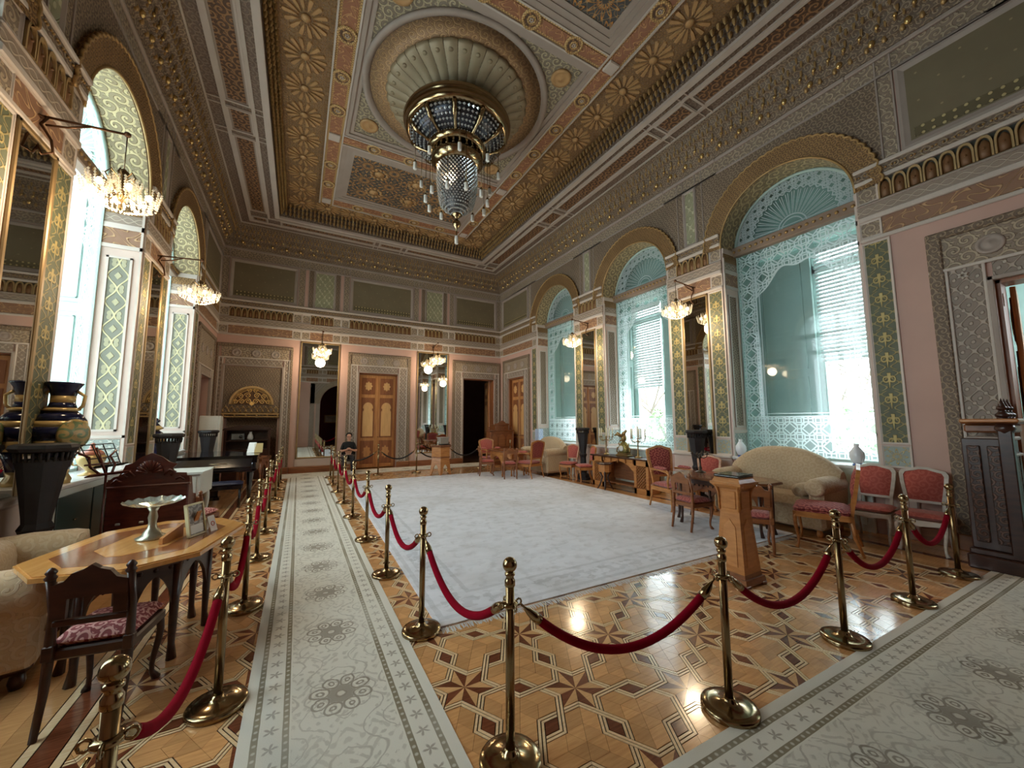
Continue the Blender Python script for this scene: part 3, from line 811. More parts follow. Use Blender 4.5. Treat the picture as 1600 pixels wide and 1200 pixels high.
def bars(L, pat, horiz, sgn):
    c = -L; t = sum(pat); k = 2 * L / t
    for q in pat[:-1]:
        c += q * k
        for d in (-.075, .075):
            if horiz: cp('border_bar', MB().box(c + d - .012, c + d + .012, min(sgn * I1, sgn * I0), max(sgn * I1, sgn * I0), ZC - .025, ZC), M_cmould)
            else: cp('border_bar', MB().box(min(sgn * I1, sgn * I0), max(sgn * I1, sgn * I0), c + d - .012, c + d + .012, ZC - .025, ZC), M_cmould)
for sgn in (-1, 1):
    t0 = ja - .25; bars(t0, pl, False, sgn)
    c = -(ia - .25); k = 2 * (ia - .25) / sum(ps)
    for q in ps[:-1]:
        c += q * k
        for d in (-.075, .075): cp('border_bar', MB().box(c + d - .012, c + d + .012, min(sgn * J1, sgn * J0), max(sgn * J1, sgn * J0), ZC - .025, ZC), M_cmould)
# stalactite rise, then the gilt star band at the upper level
b2 = MB()
def drops(x0, y0, x1, y1):
    L = max(abs(x1 - x0), abs(y1 - y0)); k = int(L / .11)
    for i in range(k):
        t = (i + .5) / k; x, y = x0 + (x1 - x0) * t, y0 + (y1 - y0) * t
        nx, ny = ((0, -math.copysign(1, y0)) if abs(x1 - x0) > abs(y1 - y0) else (-math.copysign(1, x0), 0))
        for d, z in ((0, ZC + .1), (.06, ZC + .2), (.12, ZC + .3)):
            b2.lathe([(.036, .05), (.034, 0), (.014, -.05), (.001, -.06)], 5, x + nx * (d + .04), y + ny * (d + .04), z, smooth=False)
drops(-I1, J1, I1, J1); drops(-I1, -J1, I1, -J1); drops(-I1, -J1, -I1, J1); drops(I1, -J1, I1, J1)
o = cp('stalactite_row', b2, M_gold); o['kind'] = 'stuff'
G0, H0, G1, H1 = 3.13, 5.9, 2.36, 5.28
cp('star_band', ring(I1, J1, G1, H1, ZT, ZT + .02), M_cstar)
def rosette():
    mb = MB(); N = 14
    for k in range(N):
        t = T * k / N; d = T / N / 2 * .62
        P = [(.09 * cos(t), .09 * sin(t)), (.2 * cos(t - d), .2 * sin(t - d)), (.345 * cos(t - d * .75), .345 * sin(t - d * .75)), (.36 * cos(t), .36 * sin(t)), (.345 * cos(t + d * .75), .345 * sin(t + d * .75)), (.2 * cos(t + d), .2 * sin(t + d))]
        mb.prism(P, 0, -.022, 2, .85)
    mb.lathe([(.075, 0), (.07, -.03), (.03, -.04), (.0001, -.05)], 12)
    return mb
M_ros = mat('gilt_rosette', (174, 136, 90), .5, .2, var=.15, vscale=8)
mr = piece('star_rosette', rosette, M_ros)
cxm, cym = (I1 - .16 + G1) / 2, (J1 - .1 + H1) / 2
n = 16
for i in range(n):
    for sgn in (-1, 1): mesh_obj('star_rosette', mr, CE, (sgn * cxm, -cym + 2 * cym * i / (n - 1), ZT))
for i in range(1, 8):
    for sgn in (-1, 1): mesh_obj('star_rosette', mr, CE, (-cxm + 2 * cxm * i / 8, sgn * cym, ZT))
# red inscription frame and cross bands
zf = ZT - .05
def frame_strip(x0, x1, y0, y1, long_x):
    w = (y1 - y0) if long_x else (x1 - x0)
    cp('band_edge', MB().box(x0, x1, y0, y1, zf, ZT), M_cgold)
    e = .075
    if long_x: cp('red_band', MB().box(x0, x1, y0 + e, y1 - e, zf - .012, zf), M_cred)
    else: cp('red_band', MB().box(x0 + e, x1 - e, y0, y1, zf - .012, zf), M_cred)
    for p in (0, 1):
        if long_x: q = y0 if p == 0 else y1 - .03; cp('band_moulding', MB().box(x0, x1, q, q + .03, zf - .03, zf), M_cmould)
        else: q = x0 if p == 0 else x1 - .03; cp('band_moulding', MB().box(q, q + .03, y0, y1, zf - .03, zf), M_cmould)
A_, B_ = 1.98, 4.88; CB0, CB1 = 2.02, 2.36
for sgn in (-1, 1):
    frame_strip(min(sgn * A_, sgn * G1), max(sgn * A_, sgn * G1), -H1, H1, False)
    frame_strip(-A_, A_, min(sgn * B_, sgn * H1), max(sgn * B_, sgn * H1), True)
    frame_strip(-A_, A_, min(sgn * CB0, sgn * CB1), max(sgn * CB0, sgn * CB1), True)
def medal():
    return MB().lathe([(.17, 0), (.165, -.03), (.125, -.035), (.12, -.02), (.075, -.02), (.07, -.035), (.05, -.035), (.045, -.02), (.0001, -.022)], 20)
mm = piece('medallion', medal, M_cgold)
def mflower():
    mb = MB()
    for k in range(5): mb.ball((.026 * cos(T * k / 5), .026 * sin(T * k / 5), -.03), .016, 6, 4, .6)
    return mb
mf_ = piece('medallion_flower', mflower, M_cmould); md_ = piece('medallion_ring', lambda: MB().lathe([(.121, -.022), (.0755, -.022)], 20), M_cpan)
def medallion(loc):
    o = mesh_obj('medallion', mm, CE, loc); mesh_obj('medallion_flower', mf_, o); mesh_obj('medallion_ring', md_, o)
gx = (A_ + G1) / 2
for sgn in (-1, 1):
    for y in (-4.2, -3.3, -1.35, -.45, .45, 1.35, 3.3, 4.2): medallion((sgn * gx, y, zf))
    for x in (-1.3, -.43, .43, 1.3):
        medallion((x, sgn * (CB0 + CB1) / 2, zf)); medallion((x, sgn * (B_ + H1) / 2, zf))
    for s2 in (-1, 1):
        for y in ((CB0 + CB1) / 2, (B_ + H1) / 2): cp('corner_block', MB().cb(-.12, .12, -.12, .12, -.05, 0, .015), M_cmould, None, (sgn * gx, s2 * y, zf))
# two end panels of interlaced stars, and the square with the rose
for sgn in (-1, 1):
    y0, y1 = sorted((sgn * CB1, sgn * B_)); c = (y0 + y1) / 2; hy = (y1 - y0) / 2
    p = cp('star_panel_field', MB().box(-A_ + .3, A_ - .3, -hy + .3, hy - .3, -.015, 0), M_cblue, None, (0, c, ZT))
    fr = MB(); hx = A_
    for a, z in ((0, -.06), (.1, -.045), (.2, -.03)):
        b = a + .1
        fr.box(-hx + a, hx - a, -hy + a, -hy + b, z, 0).box(-hx + a, hx - a, hy - b, hy - a, z, 0).box(-hx + a, -hx + b, -hy + b, hy - b, z, 0).box(hx - b, hx - a, -hy + b, hy - b, z, 0)
    obj('panel_frame', fr, M_cmoulg if 'M_cmoulg' in globals() else M_cgrey, p)
    def boss():
        mb = MB()
        for k in range(12):
            t = T * k / 12; mb.ball((.2 * cos(t), .2 * sin(t), -.01), .05, 6, 4, .5)
        return mb.lathe([(.13, 0), (.12, -.03), (.05, -.03), (.0001, -.07)], 12)
    mbk = piece('panel_rosette', boss, M_ros)
    for x in (-1.0, 0, 1.0):
        for y in (-.45, .45): mesh_obj('panel_rosette', mbk, p, (x, y, -.012))
p = cp('rose_square', MB().box(-A_, A_, -CB0, CB0, -.01, 0), M_csp, None, (0, 0, ZT))
fr = MB()
for a, z in ((0, -.06), (.09, -.03)):
    b = a + .09
    fr.box(-A_ + a, A_ - a, -CB0 + a, -CB0 + b, z, 0).box(-A_ + a, A_ - a, CB0 - b, CB0 - a, z, 0).box(-A_ + a, -A_ + b, -CB0 + b, CB0 - b, z, 0).box(A_ - b, A_ - a, -CB0 + b, CB0 - b, z, 0)
obj('panel_frame', fr, M_cgrey, p)
for sx in (-1, 1):
    for sy in (-1, 1): mesh_obj('corner_rosette', piece('corner_rosette', lambda: MB().lathe([(.2, 0), (.19, -.03), (.14, -.03), (.12, -.01), (.06, -.03), (.0001, -.05)], 16), M_ros), p, (sx * 1.52, sy * 1.52, -.01))
RC = cp('ceiling_rose', MB().lathe([(1.86, ZT), (1.86, ZT - .06), (1.78, ZT - .07), (1.75, ZT - .03), (1.72, ZT - .02), (1.72, ZT - .012)], 64), M_cgrey)
obj('rose_disc', MB().lathe([(1.73, ZT - .02), (1.3, ZT - .03), (.4, ZT - .02)], 64), M_crose, RC)
def petal():
    mb = MB(); N = 34; d = T / N / 2 * .96
    P = [(1.36, ZT - .03), (1.40, ZT - .05), (1.38, ZT - .1), (1.28, ZT - .14), (1.05, ZT - .2), (.85, ZT - .3), (.8, ZT - .33)]
    n = 6
    def fn(i, j):
        k = round(j * (len(P) - 1)); r, z = P[k]; t = (i - .5) * 2; b = (1 - t * t)
        return (r * cos(t * d) + (.03 * b if k < 2 else 0), r * sin(t * d), z - .025 * b)
    mb.grid(fn, n, len(P) - 1)
    mb.ball((1.29, 0, ZT - .155), .045, 8, 5, .5)
    return mb
mp = piece('petal', petal, M_cpet)
for k in range(34): mesh_obj('petal', mp, RC, (0, 0, 0), (0, 0, T * k / 34))
obj('rose_cone', MB().lathe([(1.36, ZT - .02), (1.2, ZT - .1), (.8, ZT - .28), (.75, ZT - .32)], 48), M_ornd, RC)
# ------------------------------------------------------------------ windows
def P_pane(u, v):
    g = P_knot(.3, .011)(u, v)
    side = u.abs().gt(.74); low = v.lt(1.72)
    # cusped arch head between the side borders
    x = u.abs() / .74
    head = v.gt(4.62 - x * x * .55 - (x * 9.0).cos() * .05)
    mask = side.max(low).max(head)
    edge = ((u.abs() - .74).abs().lt(.012) * v.lt(4.6)).max((v - 1.72).abs().lt(.012)).max((u.abs() - .68).abs().lt(.007) * v.lt(4.2)).max((v - 1.78).abs().lt(.007) * u.abs().lt(.68))
    edge2 = (v - (4.62 - x * x * .55 - (x * 9.0).cos() * .05)).abs().lt(.016) * u.abs().lt(.74)
    haze = low * .28
    return (g * mask).max(edge).max(edge2).max(haze)
def P_fan(u, v):
    b = v - 5.3; r, t = polar(u, b)
    ray = ((t * (19 / pi)).fract() - .5).abs()
    w = r * .55
    petal = (ray - .42 + r * .16).abs().lt(.07, .04) * r.gt(.26) * r.lt(.68)
    ring_ = (r - .24).abs().lt(.012).max((r - .72 - (t * 38.0).cos() * .02).abs().lt(.014)).max((r - 1.0).abs().lt(.012)).max((r - .18).abs().lt(.01))
    g = P_knot(.16, .009)(u, v) * r.gt(.73)
    base = (b - .02).abs().lt(.012).max((b - .06).abs().lt(.008))
    return petal.max(ring_).max(g).max(base)
G_pane = glassy('etched_glass', (226, 236, 236), .03, .03, P_pane, (232, 242, 244), .07, .8)
G_fan = glassy('etched_fanlight_glass', (215, 232, 230), .03, .03, P_fan, (232, 242, 244), .07, .8)
G_outer = glassy('outer_glass', (236, 240, 240), 0, .02, None, gloss=.06)
G_outl = G_outer
M_slat = mat('blind_slat', (226, 230, 230), .6, var=.04)
M_beam = mat('transom_brown', (138, 116, 98), .55, var=.1)
def window(name, loc, rz, cs, blind, leafside=1):
    R = bpy.data.objects.new(name, None); COL.objects.link(R)
    R.matrix_world = Matrix.Translation(loc) @ Matrix.Rotation(rz, 4, 'Z') @ Matrix.Translation((cs, 0, 0)); R['kind'] = 'structure'
    hw = 1.1
    # archivolt with scalloped outer edge
    av = MB(); N = 34
    def sc(r0, n0, r1, n1, k=4):
        for i in range(N * k):
            a, b = pi * i / (N * k), pi * (i + 1) / (N * k)
            def rr(t): return r1 + .03 * abs(sin(t * N))
            P = [(r0, n0, a), (rr(a), n1, a), (rr(b), n1, b), (r0, n0, b)]
            av.add([(r * cos(t), n, SPR + r * sin(t)) for r, n, t in P], [(0, 3, 2, 1)])
    sc(1.1, .03, 1.41, .075)
    for i in range(N * 4):
        a, b = pi * i / (N * 4), pi * (i + 1) / (N * 4)
        ra, rb = 1.41 + .03 * abs(sin(a * N)), 1.41 + .03 * abs(sin(b * N))
        av.add([(ra * cos(a), .075, SPR + ra * sin(a)), (ra * cos(a), 0, SPR + ra * sin(a)), (rb * cos(b), 0, SPR + rb * sin(b)), (rb * cos(b), .075, SPR + rb * sin(b))], [(0, 1, 2, 3)])
    A = obj('archivolt', av, M_goldo, R)
    ed = MB(); ed.tube([((1.415 + .03 * abs(sin(t * N))) * cos(t), .075, SPR + (1.415 + .03 * abs(sin(t * N))) * sin(t)) for t in [pi * i / 136 for i in range(137)]], .018, 5)
    ed.tube([(1.1 * cos(t), .03, SPR + 1.1 * sin(t)) for t in [pi * i / 40 for i in range(41)]], .02, 5)
    obj('archivolt_edge', ed, M_gold, A)
    so = MB(); so.grid(lambda i, j: (1.095 * cos(pi * i), -.5 * j, SPR + 1.095 * sin(pi * i)), 32, 1)
    so.uv = [(1.1 * pi * (k // 2) / 32, -.5 * (k % 2)) for k in range(66)]
    obj('arch_soffit', so, M_soff, R)
    # jambs: framed lattice panel, inscription above, corner mouldings
    for sg in (-1, 1):
        J = obj('jamb', MB().box(min(sg * hw, sg * (hw - .02)), max(sg * hw, sg * (hw - .02)), -.5, 0, SILL, SPR), M_pinkd, R)
        def jp(nm, n0, n1, z0, z1, d, m):
            c, h = (n0 + n1) / 2, (z0 + z1) / 2; a, b = sorted((0, -sg * d))
            return obj(nm, MB().box(a, b, -(n1 - n0) / 2, (n1 - n0) / 2, -(z1 - z0) / 2, (z1 - z0) / 2), m, J, (sg * (hw - .02), c, h))
        jp('lattice_panel', -.37, -.13, 1.55, 4.2, .006, M_ornd if blind else M_jamb)
        for n0, n1, z0, z1 in ((-.4, -.37, 1.52, 4.23), (-.13, -.1, 1.52, 4.23), (-.4, -.1, 4.2, 4.23), (-.4, -.1, 1.52, 1.55), (-.5, 0, 4.36, 4.42), (-.5, 0, 4.68, 4.76), (-.03, 0, SILL, 5.0), (-.5, 0, 1.42, 1.46), (-.5, 0, 5.1, 5.2)): jp('moulding', n0, n1, z0, z1, .02, M_white)
        jp('inscription_panel', -.5, -.03, 4.42, 4.68, .008, M_script); jp('lattice_band', -.5, -.03, 4.76, 4.92, .008, M_latt)
        jp('carved_panel', -.5, -.03, 4.92, 5.1, .012, M_goldo); jp('foot_panel', -.46, -.05, 1.02, 1.4, .006, M_star2)
    # transom with gilded studs
    tb = obj('transom_beam', MB().cb(-hw, hw, -.5, -.36, 5.08, 5.28, .015), M_beam, R)
    ms = piece('stud', lambda: MB().lathe([(.03, 0), (.028, .015), (.012, .024), (.0001, .026)], 10).xf(Matrix.Rotation(-pi / 2, 4, 'X')), M_gold)
    for i in range(20): mesh_obj('stud', ms, tb, (-hw + 2 * hw * (i + .5) / 20, -.36, 5.18))
    # panes
    obj('pane', MB().add([(-hw, -.5, SILL), (hw, -.5, SILL), (hw, -.5, 5.08), (-hw, -.5, 5.08)], [(0, 1, 2, 3)]), G_pane, R)
    A = arc(0, SPR, 1.095, 0, pi, 32); fb = MB(); fb.add([(x, -.48, z) for x, z in A], [tuple(range(33))])
    obj('fanlight_pane', fb, G_fan, R)
    rim = MB(); rim.tube([(1.07 * cos(t), -.47, SPR + 1.07 * sin(t)) for t in [pi * i / 40 for i in range(41)]], .03, 6)
    rim.box(-hw, -hw + .05, -.53, -.47, SILL, 5.08).box(hw - .05, hw, -.53, -.47, SILL, 5.08).box(-hw, hw, -.53, -.47, SILL, SILL + .05)
    obj('window_frame', rim, M_mint, R)
    # deep painted reveal out to the outer window
    D0, D1 = -.5, -1.25; rv = MB(); e = hw + .03; zt = 6.36
    rv.add([(-e, D0, .9), (e, D0, .9), (e, D1, .9), (-e, D1, .9), (-e, D0, zt), (e, D0, zt), (e, D1, zt), (-e, D1, zt)], [(0, 1, 2, 3), (7, 6, 5, 4), (0, 3, 7, 4), (1, 5, 6, 2)])
    rvo = obj('reveal', rv, M_mint, R)
    for sg in (-1, 1):
        for z0, z1 in ((1.05, 3.3), (3.45, 5.9)):
            a, b = sorted((sg * e, sg * (e - .025)))
            obj('reveal_panel', MB().cb(a, b, D1 + .14, D0 - .12, z0, z1, .01), M_mint, rvo)
            a, b = sorted((sg * (e - .02), sg * (e - .048)))
            gm = MB()
            for n0, n1, p, q in ((D1 + .2, D1 + .215, z0 + .06, z1 - .06), (D0 - .195, D0 - .18, z0 + .06, z1 - .06), (D1 + .2, D0 - .18, z0 + .06, z0 + .075), (D1 + .2, D0 - .18, z1 - .075, z1 - .06)): gm.box(a, b, n0, n1, p, q)
            obj('reveal_moulding', gm, M_mintd, rvo)
    of = MB(); d = .09
    for a, b in ((-e, -e + .16), (e - .16, e), (-.07, .07)): of.box(a, b, D1, D1 + d, .9, zt)
    for a, b in ((.9, 1.08), (4.5, 4.66), (6.2, zt)): of.box(-e, e, D1, D1 + d, a, b)
    if not blind:
        for x in (-.56, .56): of.box(x - .03, x + .03, D1 + .01, D1 + .06, .9, 4.5)
    obj('outer_frame', of, M_mint, R)
    if blind:
        obj('outer_lintel', MB().box(-e, e, D1, D1 + .06, 5.0, zt).box(-e, e, D1, D0 - .02, 5.1, 5.14), M_mint, R)
        obj('fan_backboard', MB().box(-e, e, D0 - .4, D0 - .36, 5.14, zt), M_mintd, R)  # board added behind the fanlight to keep daylight out of its cavity
        obj('outer_pane', MB().add([(-e, D1 + .05, .9), (e, D1 + .05, .9), (e, D1 + .05, 5.0), (-e, D1 + .05, 5.0)], [(0, 1, 2, 3)]), G_outer, R)
        sd = leafside; a, b = sorted((sd * .02, sd * e))
        lf = obj('shutter_leaf', MB().cb(a, b, D1 + .1, D1 + .16, .9, 5.0, .01), M_mint, R)
        for z0, z1 in ((1.05, 2.5), (2.65, 4.85)):
            fb = MB(); p, q = a + .16, b - .2
            for m0, m1, r0, r1 in ((p, p + .02, z0, z1), (q - .02, q, z0, z1), (p, q, z0, z0 + .02), (p, q, z1 - .02, z1)): fb.box(m0, m1, D1 + .155, D1 + .182, r0, r1)
            obj('leaf_moulding', fb, M_mintd, lf)
    if blind:
        bl = obj('blind', MB().cb(-.5, .5, D1 + .13, D1 + .19, 4.9, 4.98, .01), M_slat, R, (-leafside * .54, 0, 0))
        sl = piece('slat', lambda: MB().box(-.49, .49, -.006, .006, -.033, .033).xf(Matrix.Rotation(.5, 4, 'X')), M_slat)
        for k in range(blind): mesh_obj('slat', sl, bl, (0, D1 + .16, 4.87 - k * .075))
    if not blind: obj('outer_pane', MB().add([(-e, D1 + .05, .9), (e, D1 + .05, .9), (e, D1 + .05, zt), (-e, D1 + .05, zt)], [(0, 1, 2, 3)]), G_outl, R)
    obj('sill', MB().cb(-hw, hw, -.5, .05, SILL - .05, SILL + .01, .012), M_sillw, R)
    return R
M_soff = mat('arch_soffit_carving', (150, 134, 104), .55, .1, pat=P_arab(.3), col2=(200, 182, 140), bump=.02, metal2=.3, var=.1)
M_star2 = mat('jamb_foot_panel', (150, 158, 152), .6, pat=P_ogee(.2, .16, .2), col2=(190, 192, 182), bump=.008, var=.06)
for i, (a, b) in enumerate(WIN):
    window('window_%d' % (i + 1), (X1, Y0, 0), pi / 2, (a + b) / 2, (29, 31, 33)[i], (1, -1, 1)[i])
    window('window_%d' % (i + 4), (X0, Y1, 0), -pi / 2, (a + b) / 2, 0)

# ------------------------------------------------------------------ parquet floor
W_light = wood('parquet_light_strip', (242, 212, 170), (228, 190, 142), .16, (1, 9, 1), 9, .35, randomize=.08)
W_field = wood('parquet_oak', (222, 168, 112), (200, 144, 92), .16, (1, 9, 1), 7, .35, randomize=.16)
W_dk = wood('parquet_walnut', (128, 72, 46), (96, 50, 31), .16, (1, 9, 1), 8, .35, randomize=.14)
W_tan = wood('parquet_tan', (226, 176, 122), (206, 154, 102), .16, (1, 9, 1), 8, .35, randomize=.1)
W_base = mat('parquet_dark_line', (58, 34, 22), .2, var=.1)
FL = obj('floor', MB().box(X0 - .5, X1 + .5, Y0 - .5, Y1 + .5, -.1, -.0035), W_base); FL['kind'] = 'structure'
def clip(P, nx, ny, d):                                   # keep nx*x+ny*y <= d
    out = []
    for i in range(len(P)):
        a, b = P[i], P[(i + 1) % len(P)]; da, db = nx * a[0] + ny * a[1] - d, nx * b[0] + ny * b[1] - d
        if da <= 1e-9: out.append(a)
        if (da < -1e-9 and db > 1e-9) or (da > 1e-9 and db < -1e-9):
            t = da / (da - db); out.append((a[0] + (b[0] - a[0]) * t, a[1] + (b[1] - a[1]) * t))
    return out
def area(P): return abs(sum(P[i][0] * P[(i + 1) % len(P)][1] - P[(i + 1) % len(P)][0] * P[i][1] for i in range(len(P)))) / 2
def shrink(P, g):                                         # convex inset
    n = len(P); A = sum(P[i][0] * P[(i + 1) % n][1] - P[(i + 1) % n][0] * P[i][1] for i in range(n))
    if A < 0: P = P[::-1]
    Q = P
    for i in range(n):
        a, b = P[i], P[(i + 1) % n]; dx, dy = b[0] - a[0], b[1] - a[1]; L = sqrt(dx * dx + dy * dy)
        if L < 1e-6: continue
        nx, ny = dy / L, -dx / L
        Q = clip(Q, nx, ny, nx * a[0] + ny * a[1] - g)
        if len(Q) < 3: return []
    return Q
LA = .69; D_ = LA / sqrt(3); RO = .292; BW = .044          # lattice period, hexagon spacing, hexagon size, band width
OX, OY = 1.575, 2.02
CELL = []                                                  # pieces of one lattice cell, relative to its star
def hexside(k, R, o):                                      # corner k of a hexagon around o
    return (o[0] + R * cos(k * pi / 3), o[1] + R * sin(k * pi / 3))
ap = cos(pi / 6)
def bandpiece(o, k, r0, r1): return [hexside(k, r0, o), hexside(k + 1, r0, o), hexside(k + 1, r1, o), hexside(k, r1, o)]
# star points sit on lattice edges: directions 90, 30, -30 ...; hexagon centres lie at angle 0, 60, ... from the star
tipd = LA / 2 - (RO - D_ / 2) * sqrt(3); notch = D_ - RO
for k in range(6):
    tn = k * pi / 3; N_ = (notch * cos(tn), notch * sin(tn))
    for s_ in (-1, 1):
        tt = tn + s_ * pi / 6; Tp = (tipd * cos(tt), tipd * sin(tt))
        CELL.append(('star_wedge', 'dk' if s_ > 0 else 'tan', [(0, 0), N_, Tp]))
for kind, o in ((0, (D_, 0)), (1, (D_ * cos(pi / 3), D_ * sin(pi / 3)))):
    # corners pointing at stars: kind 0 -> angles 180, 60, -60 ; kind 1 -> 0, 120, 240
    starc = (1, 3, 5) if kind == 0 else (0, 2, 4)
    neigh = {}
    for k in range(6):
        if k not in starc: neigh[k] = (o[0] + D_ * cos(k * pi / 3), o[1] + D_ * sin(k * pi / 3))
    for k in range(6):                                     # side from corner k to k+1
        nk = k if k in neigh else k + 1
        nb = neigh[nk % 6]; over = (k in neigh)
        w1, w2 = .0085, .0
        for r0, r1 in ((RO - .005, RO - .0225), (RO - .0285, RO - .046)):
            P = bandpiece(o, k, r0, r1)
            if over: CELL.append(('inlay_strip', 'light', P))
            else:                                          # passes under the neighbour's band
                j = None
                for q in range(6):                         # the neighbour's side that crosses
                    m_ = ((q + .5) * pi / 3); nx, ny = cos(m_), sin(m_)
                    dO, dI = nx * nb[0] + ny * nb[1] + RO * ap, nx * nb[0] + ny * nb[1] + (RO - BW - .007) * ap
                    ds = [nx * p[0] + ny * p[1] for p in P]
                    if min(ds) < dI - .001 and max(ds) > dO + .001:
                        A1_, A2_ = clip(P, -nx, -ny, -dO), clip(P, nx, ny, dI); j = q
                        for A_p in (A1_, A2_):
                            if len(A_p) > 2: CELL.append(('inlay_strip', 'light', A_p))
                        break
                if j is None: CELL.append(('inlay_strip', 'light', P))
        RI = RO - .051
        P = [o, hexside(k, RI, o), hexside(k + 1, RI, o)]  # field sector, cut back where the neighbour overlaps
        for q in range(6):
            pass
        # the neighbour's outer boundary on this side
        best = None
        for q in range(6):
            m_ = (q + .5) * pi / 3; nx, ny = cos(m_), sin(m_); dO = nx * nb[0] + ny * nb[1] + RO * ap
            A_p = clip(P, -nx, -ny, -dO)
            if len(A_p) > 2 and area(A_p) < area(P) - 1e-6 and (best is None or area(A_p) > area(best)): best = A_p
        P = best or P
        mid = (o[0] + .5 * RI * ap * cos((k + .5) * pi / 3), o[1] + .5 * RI * ap * sin((k + .5) * pi / 3)); nx, ny = cos((k + .5) * pi / 3), sin((k + .5) * pi / 3)
        d = nx * mid[0] + ny * mid[1]
        for A_p in (clip(P, nx, ny, d), clip(P, -nx, -ny, -d)):
            if len(A_p) > 2: CELL.append(('parquet_plank', 'field', A_p))
for k in range(3):                                         # dark lozenges where two hexagons overlap
    t = pi / 6 + k * pi / 3; c = (LA / 2 * cos(t), LA / 2 * sin(t)); RI = RO - .051
    hs = RI - D_ / 2; hl = hs * sqrt(3)
    CELL.append(('lozenge', 'dk', [(c[0] + hl * cos(t), c[1] + hl * sin(t)), (c[0] - hs * sin(t), c[1] + hs * cos(t)), (c[0] - hl * cos(t), c[1] - hl * sin(t)), (c[0] + hs * sin(t), c[1] - hs * cos(t))]))
WM = {'dk': W_dk, 'tan': W_tan, 'light': W_light, 'field': W_field}
FX0, FX1, FY0, FY1 = -.92, 6.12, .25, 13.0
PIECES = []
for i, (nm, mk, P) in enumerate(CELL):
    P = shrink(P, .0007 if nm != 'star_wedge' else .0004)
    if len(P) < 3: continue
    me = MB().prism(P, -.0035, 0, 2).mesh(nm, WM[mk]); PIECES.append((nm, mk, P, me))
def seen(x, y):
    d = Vector((x, y, 0)) - Vector((0, 0, EYE)); z = d.dot(_f)
    if z < .3: return None
    px, py = 800 + FPX * d.dot(_r2) / z, 600 - FPX * d.dot(_u2) / z
    if not (-60 < px < 1660 and 600 < py < 1290): return None
    if 1.2 < x < 6.5 and 3.2 < y < 11.4: return None       # under the rug
    if -.1 < x < .72 and y < 13: return None               # under the runner
    if y < 1.1: return None
    return z
cells = []
for a in range(-12, 26):
    for b in range(-30, 40):
        x, y = OX + a * LA * cos(pi / 6), OY + b * LA + (LA / 2 if a % 2 else 0)
        if FX0 - .5 < x < FX1 + .5 and FY0 - .5 < y < FY1 + .5: cells.append((x, y))
inst = {}; rest = {}
cand = {}
for x, y in cells:
    for i, (nm, mk, P, me) in enumerate(PIECES):
        cx = x + sum(p[0] for p in P) / len(P); cy = y + sum(p[1] for p in P) / len(P)
        xs = [x + p[0] for p in P]; ys = [y + p[1] for p in P]
        if min(xs) > FX0 and max(xs) < FX1 and min(ys) > FY0 and max(ys) < FY1:
            z = seen(cx, cy); cand.setdefault(nm, []).append((z if z else 1e6, i, x, y, None))
        else:
            Q = [(x + p[0], y + p[1]) for p in P]
            for q in ((-1, 0, -FX0), (1, 0, FX1), (0, -1, -FY0), (0, 1, FY1)): Q = clip(Q, *q) if len(Q) > 2 else []
            if len(Q) > 2: rest.setdefault(mk, MB()).prism(Q, -.0035, 0, 2)
for nm, L in cand.items():
    L.sort(key=lambda q: q[0])
    for r, (z, i, x, y, _) in enumerate(L):
        if r < 290 and z < 1e5: mesh_obj(nm, PIECES[i][3], FL, (x, y, 0))
        else: rest.setdefault(PIECES[i][1], MB()).prism([(x + p[0], y + p[1]) for p in PIECES[i][2]], -.0035, 0, 2)
for k, mb in rest.items():
    o = obj('parquet_' + {'dk': 'walnut', 'tan': 'tan', 'light': 'strips', 'field': 'oak'}[k], mb, WM[k], FL); o['kind'] = 'stuff'
# plank border round the field
bd = {'light': MB(), 'dk': MB(), 'field': MB()}
def bring(d0, d1, k, step=1.1):
    x0, x1, y0, y1 = FX0 - d1, FX1 + d1, FY0 - d1, FY1 + d1; e = d1 - d0
    for (a0, a1, b0, b1, hor) in ((x0, x1, y0, y0 + e, 1), (x0, x1, y1 - e, y1, 1), (x0, x0 + e, y0 + e, y1 - e, 0), (x1 - e, x1, y0 + e, y1 - e, 0)):
        L = (a1 - a0) if hor else (b1 - b0); n = max(1, int(L / step))
        for i in range(n):
            g = .0008
            if hor: bd[k].prism([(a0 + L * i / n + g, b0 + g), (a0 + L * (i + 1) / n - g, b0 + g), (a0 + L * (i + 1) / n - g, b1 - g), (a0 + L * i / n + g, b1 - g)], -.0035, 0, 2)
            else: bd[k].prism([(a0 + g, b0 + L * i / n + g), (a1 - g, b0 + L * i / n + g), (a1 - g, b0 + L * (i + 1) / n - g), (a0 + g, b0 + L * (i + 1) / n - g)], -.0035, 0, 2)
bring(.008, .05, 'light'); bring(.056, .16, 'dk'); bring(.166, .21, 'light')
for k in range(11): bring(.216 + k * .115, .216 + (k + 1) * .115, 'field', .9) if k != 4 else bring(.216 + k * .115, .216 + (k + 1) * .115, 'dk', .9)
for k, mb in bd.items():
    o = obj('border_planks', mb, WM[k], FL); o['kind'] = 'stuff'
